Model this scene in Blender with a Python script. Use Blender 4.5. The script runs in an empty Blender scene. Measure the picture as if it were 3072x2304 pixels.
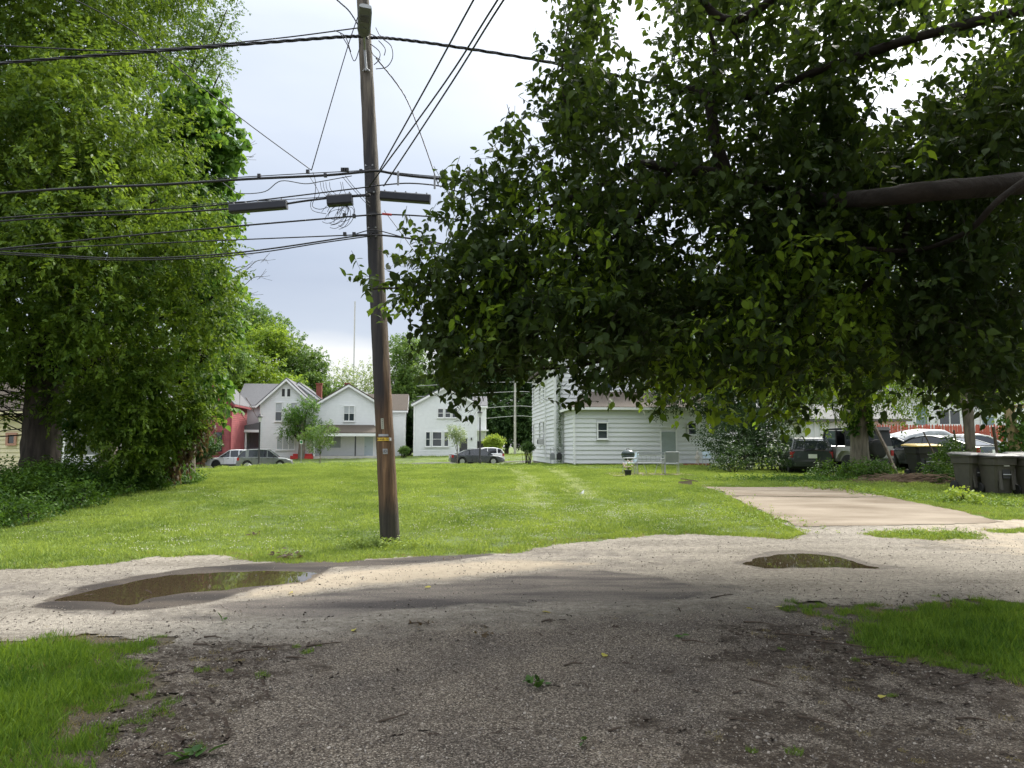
import bpy, math, random
import numpy as np
from mathutils import Vector, Matrix, Quaternion
R = math.radians
rng = np.random.default_rng(11)
random.seed(5)
sc = bpy.context.scene
col = sc.collection

# ------------------------------------------------------------------ camera
F = 2218.0; PITCH = math.atan(188 / F); CAMZ = 1.6
cam_d = bpy.data.cameras.new('camera'); cam_d.sensor_width = 36; cam_d.lens = 26.0
cam_d.clip_start = 0.05; cam_d.clip_end = 3000
cam = bpy.data.objects.new('camera', cam_d); col.objects.link(cam)
cam.location = (0, 0, CAMZ); cam.rotation_euler = (R(90) + PITCH, 0, 0); sc.camera = cam

def at(px, py, Y):
    """point at distance Y seen at photo pixel (px, py)"""
    a = (px - 1536) / F; b = (1152 - py) / F
    dy = math.cos(PITCH) - b * math.sin(PITCH); dz = math.sin(PITCH) + b * math.cos(PITCH)
    return Vector((a * Y / dy, Y, CAMZ + dz * Y / dy))

# ------------------------------------------------------------------ world + sun
SUN_AZ, SUN_EL = R(36), R(46)
SDIR = Vector((math.sin(SUN_AZ) * math.cos(SUN_EL), math.cos(SUN_AZ) * math.cos(SUN_EL), math.sin(SUN_EL)))
w = bpy.data.worlds.new('World'); sc.world = w; w.use_nodes = True
nt = w.node_tree; nt.nodes.clear()
def N(t, k, **kw):
    n = t.nodes.new(k)
    for a, b in kw.items():
        if hasattr(n, a): setattr(n, a, b)
        else: n.inputs[a].default_value = b
    return n
def L(t, a, b): t.links.new(a, b)
def mth(t, op, a, b=None, c=None):
    n = t.nodes.new('ShaderNodeMath'); n.operation = op
    for i, v in enumerate((a, b, c)):
        if v is None: continue
        if isinstance(v, (int, float)): n.inputs[i].default_value = v
        else: t.links.new(v, n.inputs[i])
    return n.outputs[0]
def ramp(t, fac, stops, interp='LINEAR'):
    n = t.nodes.new('ShaderNodeValToRGB'); n.color_ramp.interpolation = interp
    e = n.color_ramp.elements
    while len(e) < len(stops): e.new(0.5)
    for i, (p, c) in enumerate(stops):
        e[i].position = p; e[i].color = (c[0], c[1], c[2], 1) if hasattr(c, '__len__') else (c, c, c, 1)
    t.links.new(fac, n.inputs[0]); return n.outputs[0]
def mixc(t, fac, a, b, mode='MIX'):
    n = t.nodes.new('ShaderNodeMix'); n.data_type = 'RGBA'; n.blend_type = mode
    for i, v in ((0, fac), (6, a), (7, b)):
        if isinstance(v, (int, float)): n.inputs[i].default_value = v
        elif hasattr(v, '__len__'): n.inputs[i].default_value = (v[0], v[1], v[2], 1)
        else: t.links.new(v, n.inputs[i])
    return n.outputs[2]
tc = N(nt, 'ShaderNodeTexCoord')
sep = N(nt, 'ShaderNodeSeparateXYZ'); L(nt, tc.outputs['Generated'], sep.inputs[0])
el = sep.outputs[2]
mp = N(nt, 'ShaderNodeMapping'); mp.inputs['Scale'].default_value = (1, 1, 3.2); L(nt, tc.outputs['Generated'], mp.inputs[0])
nz = N(nt, 'ShaderNodeTexNoise'); nz.inputs['Scale'].default_value = 2.1; nz.inputs['Detail'].default_value = 5; nz.inputs['Roughness'].default_value = .5; L(nt, mp.outputs[0], nz.inputs[0])
nz2 = N(nt, 'ShaderNodeTexNoise'); nz2.inputs['Scale'].default_value = 6; nz2.inputs['Detail'].default_value = 4; L(nt, mp.outputs[0], nz2.inputs[0])
elw = mth(nt, 'ADD', el, mth(nt, 'MULTIPLY', mth(nt, 'SUBTRACT', nz2.outputs[0], .5), .035))
cloud = ramp(nt, elw, [(0.0, (.43, .44, .45)), (.125, (.45, .455, .46)), (.150, (.285, .315, .37)), (.21, (.255, .285, .345)), (.34, (.335, .37, .43)), (.50, (.40, .435, .49)), (.62, (.62, .66, .72)), (1.0, (1.55, 1.6, 1.68))])
cl2 = mixc(nt, 1.0, cloud, ramp(nt, nz.outputs[0], [(.3, (.90, .92, .95)), (.7, (1.10, 1.08, 1.05))]), 'MULTIPLY')
# bright thin cloud round the veiled sun
dotn = N(nt, 'ShaderNodeVectorMath', operation='DOT_PRODUCT'); L(nt, tc.outputs['Generated'], dotn.inputs[0]); dotn.inputs[1].default_value = SDIR
dv = mth(nt, 'MAXIMUM', dotn.outputs['Value'], 0.0)
glow = mth(nt, 'MULTIPLY', mth(nt, 'POWER', dv, 16.0), 2.2)
cl3 = mixc(nt, 1.0, cl2, mixc(nt, glow, (0, 0, 0), (1, .98, .94)), 'ADD')
sky = N(nt, 'ShaderNodeTexSky'); sky.sky_type = 'NISHITA'; sky.sun_disc = False; sky.sun_elevation = SUN_EL; sky.sun_rotation = SUN_AZ
sk = mixc(nt, 1.0, sky.outputs[0], (.1, .1, .1), 'MULTIPLY')
fin = mixc(nt, .93, sk, cl3)
bg = N(nt, 'ShaderNodeBackground'); L(nt, fin, bg.inputs[0]); bg.inputs[1].default_value = 1.0
wo = N(nt, 'ShaderNodeOutputWorld'); L(nt, bg.outputs[0], wo.inputs[0])
sd = bpy.data.lights.new('sun', 'SUN'); sd.energy = 2.9; sd.angle = R(18); sd.color = (1, .95, .86)
so = bpy.data.objects.new('sun', sd); col.objects.link(so); so.rotation_euler = SDIR.to_track_quat('Z', 'Y').to_euler()
so.location = SDIR * 60
vs = sc.view_settings; vs.view_transform = 'Standard'; vs.look = 'None'; vs.exposure = 1.12; vs.gamma = 1; vs.use_curve_mapping = False
sc.render.engine = 'CYCLES'
cy = sc.cycles; cy.max_bounces = 6; cy.diffuse_bounces = 3; cy.glossy_bounces = 3; cy.transmission_bounces = 4; cy.transparent_max_bounces = 6
cy.use_denoising = True; cy.use_adaptive_sampling = True; cy.adaptive_threshold = .02
cy.caustics_reflective = False; cy.caustics_refractive = False; cy.sample_clamp_indirect = 6

# ------------------------------------------------------------------ helpers
def new_mat(name):
    m = bpy.data.materials.new(name); m.use_nodes = True; t = m.node_tree; t.nodes.clear()
    o = t.nodes.new('ShaderNodeOutputMaterial'); return m, t, o
MATS = {}
def mat(name, c, rough=.6, var=.12, scale=4, bump=0, bscale=60, metal=0, stretch=(1, 1, 1), c2=None, spec=.5, detail=5):
    if name in MATS: return MATS[name]
    m, t, o = new_mat(name)
    p = N(t, 'ShaderNodeBsdfPrincipled'); L(t, p.outputs[0], o.inputs[0])
    tcn = N(t, 'ShaderNodeTexCoord'); mpn = N(t, 'ShaderNodeMapping'); L(t, tcn.outputs['Object'], mpn.inputs[0]); mpn.inputs['Scale'].default_value = stretch
    n = N(t, 'ShaderNodeTexNoise', Scale=scale, Detail=detail); L(t, mpn.outputs[0], n.inputs[0])
    a = tuple(v * (1 - var) for v in c); b = c2 or tuple(v * (1 + var) for v in c)
    L(t, ramp(t, n.outputs[0], [(.32, a), (.68, b)]), p.inputs['Base Color'])
    p.inputs['Roughness'].default_value = rough; p.inputs['Metallic'].default_value = metal; p.inputs['Specular IOR Level'].default_value = spec
    if bump:
        n2 = N(t, 'ShaderNodeTexNoise', Scale=bscale, Detail=4); L(t, mpn.outputs[0], n2.inputs[0])
        bn = N(t, 'ShaderNodeBump', Strength=bump, Distance=.02); L(t, n2.outputs[0], bn.inputs['Height']); L(t, bn.outputs[0], p.inputs['Normal'])
    MATS[name] = m; return m
def leaf_mat(name, dark, light, trans=.45, rough=.5, tr=None, patch=1.1, pamp=1.3):
    if name in MATS: return MATS[name]
    m, t, o = new_mat(name)
    at_ = N(t, 'ShaderNodeAttribute', attribute_name='tint'); oi = N(t, 'ShaderNodeObjectInfo')
    f = mth(t, 'FRACT', mth(t, 'ADD', at_.outputs['Fac'], mth(t, 'MULTIPLY', oi.outputs['Random'], .35)))
    f = mth(t, 'MINIMUM', mth(t, 'ADD', at_.outputs['Fac'], mth(t, 'MULTIPLY', oi.outputs['Random'], .15)), 1.0)
    ge = N(t, 'ShaderNodeNewGeometry'); pn = N(t, 'ShaderNodeTexNoise', Scale=patch, Detail=4); L(t, ge.outputs['Position'], pn.inputs[0])
    f = mth(t, 'MINIMUM', mth(t, 'MAXIMUM', mth(t, 'ADD', mth(t, 'MULTIPLY', f, .75), mth(t, 'MULTIPLY', mth(t, 'SUBTRACT', pn.outputs[0], .42), pamp)), 0.0), 1.0)
    c = mixc(t, f, dark, light)
    ct = mixc(t, f, tuple(v * 1.3 for v in dark), tr or (light[0] * 1.9, light[1] * 1.7, light[2] * 1.1))
    p = N(t, 'ShaderNodeBsdfPrincipled', Roughness=rough); L(t, c, p.inputs['Base Color']); p.inputs['Specular IOR Level'].default_value = .22
    tl = N(t, 'ShaderNodeBsdfTranslucent'); L(t, ct, tl.inputs[0])
    mx = N(t, 'ShaderNodeMixShader'); mx.inputs[0].default_value = trans
    L(t, p.outputs[0], mx.inputs[1]); L(t, tl.outputs[0], mx.inputs[2]); L(t, mx.outputs[0], o.inputs[0])
    MATS[name] = m; return m
def glass_mat(name, c=(.03, .04, .05), rough=.06):
    if name in MATS: return MATS[name]
    m, t, o = new_mat(name); p = N(t, 'ShaderNodeBsdfPrincipled', Roughness=rough)
    p.inputs['Base Color'].default_value = (*c, 1); p.inputs['Specular IOR Level'].default_value = .9; p.inputs['IOR'].default_value = 1.5
    L(t, p.outputs[0], o.inputs[0]); MATS[name] = m; return m

class MB:
    def __init__(s): s.v = []; s.f = []
    def add(s, vs_, fs_, M=None):
        o = len(s.v)
        s.v += [tuple(M @ Vector(p)) if M is not None else tuple(p) for p in vs_]
        s.f += [tuple(i + o for i in f) for f in fs_]; return s
    def box(s, c, d, rot=0, M=None):
        x, y, z = (q / 2 for q in d); vv = [(a * x, b * y, e * z) for a in (-1, 1) for b in (-1, 1) for e in (-1, 1)]
        ff = [(0, 1, 3, 2), (4, 6, 7, 5), (0, 4, 5, 1), (2, 3, 7, 6), (0, 2, 6, 4), (1, 5, 7, 3)]
        T = Matrix.Translation(c) @ (Matrix.Rotation(rot, 4, 'Z') if not isinstance(rot, Matrix) else rot)
        if M is not None: T = M @ T
        return s.add(vv, ff, T)
    def quad(s, *p): return s.add(p, [tuple(range(len(p)))])
    def tube(s, pts, rad, n=8, cap=True):
        pts = [Vector(p) for p in pts]; rr = rad if hasattr(rad, '__len__') else [rad] * len(pts)
        vv = []; ff = []; up = None
        for i, p in enumerate(pts):
            d = (pts[min(i + 1, len(pts) - 1)] - pts[max(i - 1, 0)]).normalized()
            if up is None: up = d.orthogonal().normalized()
            up = (up - d * up.dot(d)).normalized(); b = d.cross(up)
            for k in range(n):
                a = 2 * math.pi * k / n; vv.append(p + (up * math.cos(a) + b * math.sin(a)) * rr[i])
        for i in range(len(pts) - 1):
            for k in range(n):
                ff.append((i * n + k, i * n + (k + 1) % n, (i + 1) * n + (k + 1) % n, (i + 1) * n + k))
        if cap: ff += [tuple(range(n))[::-1], tuple(range((len(pts) - 1) * n, len(pts) * n))]
        return s.add(vv, ff)
    def lathe(s, prof, n=16, M=None):
        vv = []; ff = []
        for r, z in prof:
            for k in range(n): a = 2 * math.pi * k / n; vv.append((r * math.cos(a), r * math.sin(a), z))
        for i in range(len(prof) - 1):
            for k in range(n): ff.append((i * n + k, i * n + (k + 1) % n, (i + 1) * n + (k + 1) % n, (i + 1) * n + k))
        ff += [tuple(range(n))[::-1], tuple(range((len(prof) - 1) * n, len(prof) * n))]
        return s.add(vv, ff, M)
    def prism(s, poly, a, b, M=None):
        """poly in local xz, extruded along y from a to b"""
        n = len(poly); vv = [(x, a, z) for x, z in poly] + [(x, b, z) for x, z in poly]
        ff = [tuple(range(n)), tuple(range(n, 2 * n))[::-1]] + [(i, i + n, (i + 1) % n + n, (i + 1) % n) for i in range(n)]
        return s.add(vv, ff, M)
    def loft(s, rings, M=None, cap=True):
        n = len(rings[0]); vv = [p for r in rings for p in r]; ff = []
        for i in range(len(rings) - 1):
            for k in range(n): ff.append((i * n + k, i * n + (k + 1) % n, (i + 1) * n + (k + 1) % n, (i + 1) * n + k))
        if cap: ff += [tuple(range(n))[::-1], tuple(range((len(rings) - 1) * n, len(rings) * n))]
        return s.add(vv, ff, M)
    def mesh(s, name, smooth=False):
        m = bpy.data.meshes.new(name); m.from_pydata(s.v, [], s.f)
        import bmesh
        bm = bmesh.new(); bm.from_mesh(m); bmesh.ops.recalc_face_normals(bm, faces=bm.faces); bm.to_mesh(m); bm.free()
        if smooth: m.shade_smooth()
        return m
def link(name, data, m=None, parent=None, loc=None):
    o = bpy.data.objects.new(name, data); col.objects.link(o)
    if m is not None and not data.materials: data.materials.append(m)
    if parent is not None: o.parent = parent
    if loc is not None: o.location = loc
    return o
def ob(name, mb, m, parent=None, smooth=False, kind=None, label=None):
    o = link(name, mb.mesh(name, smooth), m, parent)
    if kind: o['kind'] = kind
    if label: o['label'] = label
    return o
def tag(o, label, cat, group=None, kind=None):
    o['label'] = label; o['category'] = cat
    if group: o['group'] = group
    if kind: o['kind'] = kind
    return o
def thing(name, label, cat, loc=(0, 0, 0), rz=0, group=None):
    o = bpy.data.objects.new(name, None); col.objects.link(o); o.location = loc; o.rotation_euler = (0, 0, rz)
    o.empty_display_size = .1
    return tag(o, label, cat, group)
def struct(o): o['kind'] = 'structure'; return o
def copy_tree(o, parent=None):
    c = o.copy(); col.objects.link(c); c.parent = parent
    for ch in [k for k in o.children]: copy_tree(ch, c)
    return c

# leaves as numpy arrays ------------------------------------------------------
DIAMOND = (np.array([(0, 0, 0), (.42, .27, .05), (1, 0, -.12), (.42, -.27, .05)], float), [(0, 1, 2), (0, 2, 3)])
OVATE = (np.array([(0, 0, 0), (.18, .24, .05), (.5, .29, .05), (.8, .13, -.02), (1, 0, -.12), (.8, -.13, -.02), (.5, -.29, .05), (.18, -.24, .05), (.45, 0, -.01)], float),
         [(0, 1, 8), (1, 2, 8), (2, 3, 8), (3, 4, 8), (4, 5, 8), (5, 6, 8), (6, 7, 8), (7, 0, 8)])
HEART = (np.array([(0, 0, 0), (.0, .3, .05), (.35, .42, .04), (.7, .24, -.02), (1, 0, -.15), (.7, -.24, -.02), (.35, -.42, .04), (.0, -.3, .05), (.4, 0, -.02)], float), OVATE[1])
LOBED = (np.array([(0, 0, 0), (.12, .16, .03), (.45, .42, .03), (.48, .16, .03), (1, 0, -.12), (.48, -.16, .03), (.45, -.42, .03), (.12, -.16, .03), (.4, 0, 0)], float), OVATE[1])
def unit(a): return a / np.maximum(np.linalg.norm(a, axis=-1, keepdims=True), 1e-9)
def rdir(n, r=None):
    r = r or rng; return unit(r.normal(size=(n, 3)))
def leaf_data(name, C, T, Nn, S, tint, tmpl):
    tv, tf = tmpl; k = len(tv); n = len(C)
    T = unit(T); Nn = unit(Nn - T * np.sum(T * Nn, 1, keepdims=True)); B = np.cross(Nn, T)
    V = C[:, None, :] + S[:, None, None] * (tv[None, :, 0:1] * T[:, None] + tv[None, :, 1:2] * B[:, None] + tv[None, :, 2:3] * Nn[:, None])
    V = V.reshape(-1, 3).astype(np.float32); fl = np.array(tf, np.int32); q = fl.shape[1]
    Fi = (fl[None] + (np.arange(n, dtype=np.int32) * k)[:, None, None]).reshape(-1)
    m = bpy.data.meshes.new(name); m.vertices.add(len(V)); m.vertices.foreach_set('co', V.ravel())
    m.loops.add(len(Fi)); m.loops.foreach_set('vertex_index', Fi)
    nf = len(Fi) // q; m.polygons.add(nf); m.polygons.foreach_set('loop_start', np.arange(nf, dtype=np.int32) * q)
    m.update(calc_edges=True)
    a = m.attributes.new('tint', 'FLOAT', 'POINT'); a.data.foreach_set('value', np.repeat(tint, k).astype(np.float32))
    return m
def sprig_leaves(O, D, Ln, k, size, droop=.5, r=None):
    """leaves set alternately along drooping sprigs -> C,T,N,S,tint (n*k)"""
    r = r or rng; n = len(O); t = np.linspace(.12, 1, k)[None, :, None] + r.normal(scale=.03, size=(n, k, 1))
    D = unit(D); side = unit(np.cross(D, r.normal(size=(n, 3))))[:, None, :]
    sag = np.zeros((n, k, 3)); sag[..., 2] = -droop * .45 * (t[..., 0] ** 2) * Ln[:, None]
    P = O[:, None] + D[:, None] * t * Ln[:, None, None] + sag
    sg = np.where(np.arange(k) % 2 == 0, 1, -1)[None, :, None]
    T = D[:, None] * .5 + side * sg * .8 + r.normal(scale=.3, size=(n, k, 3)); T[..., 2] -= droop
    Nn = r.normal(scale=.45, size=(n, k, 3)); Nn[..., 2] += .9
    S = size * r.uniform(.65, 1.25, size=(n, k))
    tint = np.clip(r.uniform(0, 1, size=(n, 1)) * .55 + r.uniform(0, .45, size=(n, k)), 0, 1)
    return [a.reshape(-1, *a.shape[2:]) for a in (P, T, Nn)] + [S.ravel(), tint.ravel()]
def blob_sprigs(blobs, n, r=None, shell=.55, zsq=.8):
    """n sprig origins and directions spread through ellipsoid blobs (x,y,z,rad)"""
    r = r or rng; Bq = np.array([b[:4] for b in blobs], float); wgt = Bq[:, 3] ** 2; wgt /= wgt.sum()
    idx = r.choice(len(Bq), n, p=wgt); u = rdir(n, r); rad = Bq[idx, 3] * (shell + (1.02 - shell) * r.uniform(0, 1, n) ** .7)
    off = u * rad[:, None]; off[:, 2] *= zsq
    O = Bq[idx, :3] + off
    D = u + r.normal(scale=.35, size=(n, 3)); D[:, 2] += .1
    return O, unit(D)
def subblobs(blobs, per=11, f=.42, seed=2, squash=.8):
    r = np.random.default_rng(seed); out = []
    for b in blobs:
        k = max(3, int(per * min(1.5, max(.35, b[3] / 2)))) ; u = rdir(k, r)
        for q in u: rr = b[3] * r.uniform(.45, .85); out.append((b[0] + q[0] * rr, b[1] + q[1] * rr, b[2] + q[2] * rr * squash, b[3] * f * r.uniform(.6, 1.15)))
        out.append((b[0], b[1], b[2], b[3] * .6))
    return out
def vec3(v): return np.array([v.x, v.y, v.z])
# ------------------------------------------------------------------ terrain
ST = R(12); SN = (-math.sin(ST), math.cos(ST)); SU = (math.cos(ST), math.sin(ST))
def sst(a, b, t): t = np.clip((t - a) / (b - a), 0, 1); return t * t * (3 - 2 * t)
def vst(x, y): return x * SN[0] + y * SN[1]
def street_z(x): return -.3 + .017 * np.clip(x + 21, -30, 60) * .9
def hz(x, y):
    x = np.asarray(x, float); y = np.asarray(y, float)
    v = vst(x, y)
    z = .45 * sst(10.5, 22, y) + .3 * sst(12, 20, x) * sst(16, 26, y) - .022 * np.clip(-x - 8, 0, 18) * sst(20, 44, y)
    z += .28 * np.exp(-((x + 11) / 5.5) ** 2) * sst(28, 44, v) * (1 - sst(48, 60, v)) + .02 * np.sin(x * .9 + y * .5) * sst(13, 20, y) * (1 - sst(44, 60, v))
    sz = street_z(x)
    a = sst(39, 62, v); z = z * (1 - a) + (sz + .13) * a
    z = np.where((v > 64.4) & (v < 73.4), sz, z)
    b = sst(73.4, 81, v); z = np.where(v >= 73.4, (sz + .13) * (1 - b) + b * (.62 + .012 * np.clip(x, -40, 30)), z)
    return z
def H(x, y): return float(hz(x, y))
def fnoise(x, y, s, seed=0):
    """cheap smooth noise from sines, about -1..1"""
    r = np.random.default_rng(seed); o = 0
    for i in range(6):
        a, b, c = r.uniform(-1, 1) * s * (1 + i * .7), r.uniform(-1, 1) * s * (1 + i * .7), r.uniform(0, 6.3)
        o = o + np.sin(x * a + y * b + c + 1.3 * np.sin(x * b * .7 - y * a * .6 + c)) / (1 + .5 * i)
    return o / 2.4
EX = np.array([-40, -12, -8.5, -6.8, -6.0, -5.2, -4.4, -3.6, -3.0, -1.7, 0, 1.5, 3.1, 4.7, 5.15])
EY = np.array([9.4, 9.6, 9.7, 9.8, 10.0, 10.8, 11.2, 10.6, 10.3, 10.9, 11.4, 12.7, 13.2, 12.7, 13.2])
def lawn_edge(x): return np.interp(x, EX, EY)
def in_poly(x, y, P):
    x = np.asarray(x, float); y = np.asarray(y, float); r = np.zeros(x.shape, bool); n = len(P)
    for i in range(n):
        x1, y1 = P[i]; x2, y2 = P[(i + 1) % n]
        c = ((y1 > y) != (y2 > y)); xi = (x2 - x1) * (y - y1) / ((y2 - y1) if y2 != y1 else 1e-9) + x1
        r ^= c & (x < xi)
    return r
def soft(P, x, y):
    best = np.full(np.shape(x), 9.)
    for i in range(len(P)):
        (x1, y1), (x2, y2) = P[i], P[(i + 1) % len(P)]; dx, dy = x2 - x1, y2 - y1
        tt = np.clip(((x - x1) * dx + (y - y1) * dy) / (dx * dx + dy * dy), 0, 1); best = np.minimum(best, np.hypot(x - x1 - tt * dx, y - y1 - tt * dy))
    return np.where(in_poly(x, y, P), best, -best)
SLAB = [(5.3, 13.9), (9.7, 14.5), (9.2, 21.6), (5.4, 21.4)]
def paved(x, y, nse=1.0):
    """how far inside the paved/gravel area (>0 inside), metres roughly"""
    n = nse * (.16 * fnoise(x, y, 3.1, 3) + .07 * fnoise(x, y, 11, 4)) * np.where(np.asarray(y) < 8.2, 1.9, 1.0)
    x = np.asarray(x, float); y = np.asarray(y, float)
    far = np.where(x < 5.15, lawn_edge(x), 14.6 + .08 * (x - 5.15))
    alley = np.minimum(far - y, y - np.where(x < 0, 6.25, np.interp(x, [0, 3, 6, 30], [6.0, 7.5, 7.95, 8.6])))
    lf = np.interp(y, [-6, 3.4, 4.8, 5.6, 6.3], [-2.3, -2.3, -2.4, -2.5, -2.9]); rt = np.interp(y, [-6, 2, 4.2, 5, 5.9, 7.5], [7, 6.0, 4.4, 3.4, 2.8, 3.1])
    drive = np.minimum(np.minimum(x - lf, rt - x), 7.6 - y)
    weeds = .55 - np.hypot((x - 7.2) / 1.5, (y - 13.1) / .9)     # weed islands in the apron
    weeds2 = .5 - np.hypot((x - 9.9) / 2.2, (y - 13.6) / .6)
    d = np.maximum(alley, drive)
    d = np.minimum(d, -np.maximum(weeds, weeds2) + .02 * 0)
    return d + n
def gpt(px, py):
    p = at(px, py, 10.); t = -CAMZ / (p.z - CAMZ); return (p.x * t, 10. * t)
PUDP = [[gpt(*q) for q in ((150, 1800), (240, 1772), (400, 1738), (500, 1722), (640, 1714), (760, 1710), (965, 1712), (910, 1744), (740, 1762), (640, 1772), (520, 1782), (430, 1800), (400, 1822), (330, 1806), (260, 1800))],
        [gpt(*q) for q in ((2215, 1690), (2300, 1660), (2400, 1652), (2500, 1662), (2600, 1692), (2700, 1702), (2640, 1708), (2520, 1700), (2380, 1702), (2290, 1706))]]
def pdip(x, y):
    d = 0
    for i, P in enumerate(PUDP):
        d = d - .03 * sst(-.24, .30, soft(P, x, y) + .05 * fnoise(x, y, 5, 9 + i) + .03 * fnoise(x, y, 14, 19 + i))
    return d

def grid_mesh(name, xs, ys, zf, keep=None, attrs=None, m=None):
    X, Y = np.meshgrid(xs, ys); Z = zf(X, Y); nx, ny = len(xs), len(ys)
    V = np.stack([X, Y, Z], -1).reshape(-1, 3).astype(np.float32)
    i = np.arange(nx * ny).reshape(ny, nx); Fq = np.stack([i[:-1, :-1], i[:-1, 1:], i[1:, 1:], i[1:, :-1]], -1).reshape(-1, 4)
    if keep is not None:
        k = keep(X, Y); kk = (k[:-1, :-1] & k[:-1, 1:] & k[1:, 1:] & k[1:, :-1]).ravel(); Fq = Fq[kk]
        used = np.unique(Fq); mp_ = np.full(len(V), -1); mp_[used] = np.arange(len(used)); V = V[used]; Fq = mp_[Fq]
    else: used = slice(None)
    me = bpy.data.meshes.new(name); me.vertices.add(len(V)); me.vertices.foreach_set('co', V.ravel())
    me.loops.add(Fq.size); me.loops.foreach_set('vertex_index', Fq.astype(np.int32).ravel()); me.polygons.add(len(Fq))
    me.polygons.foreach_set('loop_start', np.arange(len(Fq), dtype=np.int32) * 4); me.update(calc_edges=True); me.shade_smooth()
    for an, fn in (attrs or {}).items():
        a = me.attributes.new(an, 'FLOAT', 'POINT'); a.data.foreach_set('value', fn(X, Y).ravel()[used].astype(np.float32))
    return link(name, me, m)

# ground materials
def ground_material():
    m, t, o = new_mat('lawn_soil'); p = N(t, 'ShaderNodeBsdfPrincipled', Roughness=.95); L(t, p.outputs[0], o.inputs[0])
    g = N(t, 'ShaderNodeNewGeometry'); n1 = N(t, 'ShaderNodeTexNoise', Scale=.35, Detail=5); n2 = N(t, 'ShaderNodeTexNoise', Scale=9, Detail=6); n3 = N(t, 'ShaderNodeTexNoise', Scale=45, Detail=4)
    for n in (n1, n2, n3): L(t, g.outputs['Position'], n.inputs[0])
    c = ramp(t, n1.outputs[0], [(.35, (.07, .105, .022)), (.65, (.12, .165, .03))])
    sy = N(t, 'ShaderNodeSeparateXYZ'); L(t, g.outputs['Position'], sy.inputs[0]); c = mixc(t, ramp(t, mth(t, 'MULTIPLY', sy.outputs[1], .05), [(.42, 0.0), (.55, 1.0)]), (.075, .058, .035), c)
    c = mixc(t, 1, c, ramp(t, n2.outputs[0], [(.3, (.72, .75, .7)), (.7, (1.2, 1.15, 1.1))]), 'MULTIPLY')
    c = mixc(t, 1, c, ramp(t, n3.outputs[0], [(.35, (.6, .62, .6)), (.6, (1.2, 1.2, 1.2))]), 'MULTIPLY')
    L(t, c, p.inputs['Base Color']); b = N(t, 'ShaderNodeBump', Strength=.6, Distance=.03); L(t, n3.outputs[0], b.inputs['Height']); L(t, b.outputs[0], p.inputs['Normal'])
    return m
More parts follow.
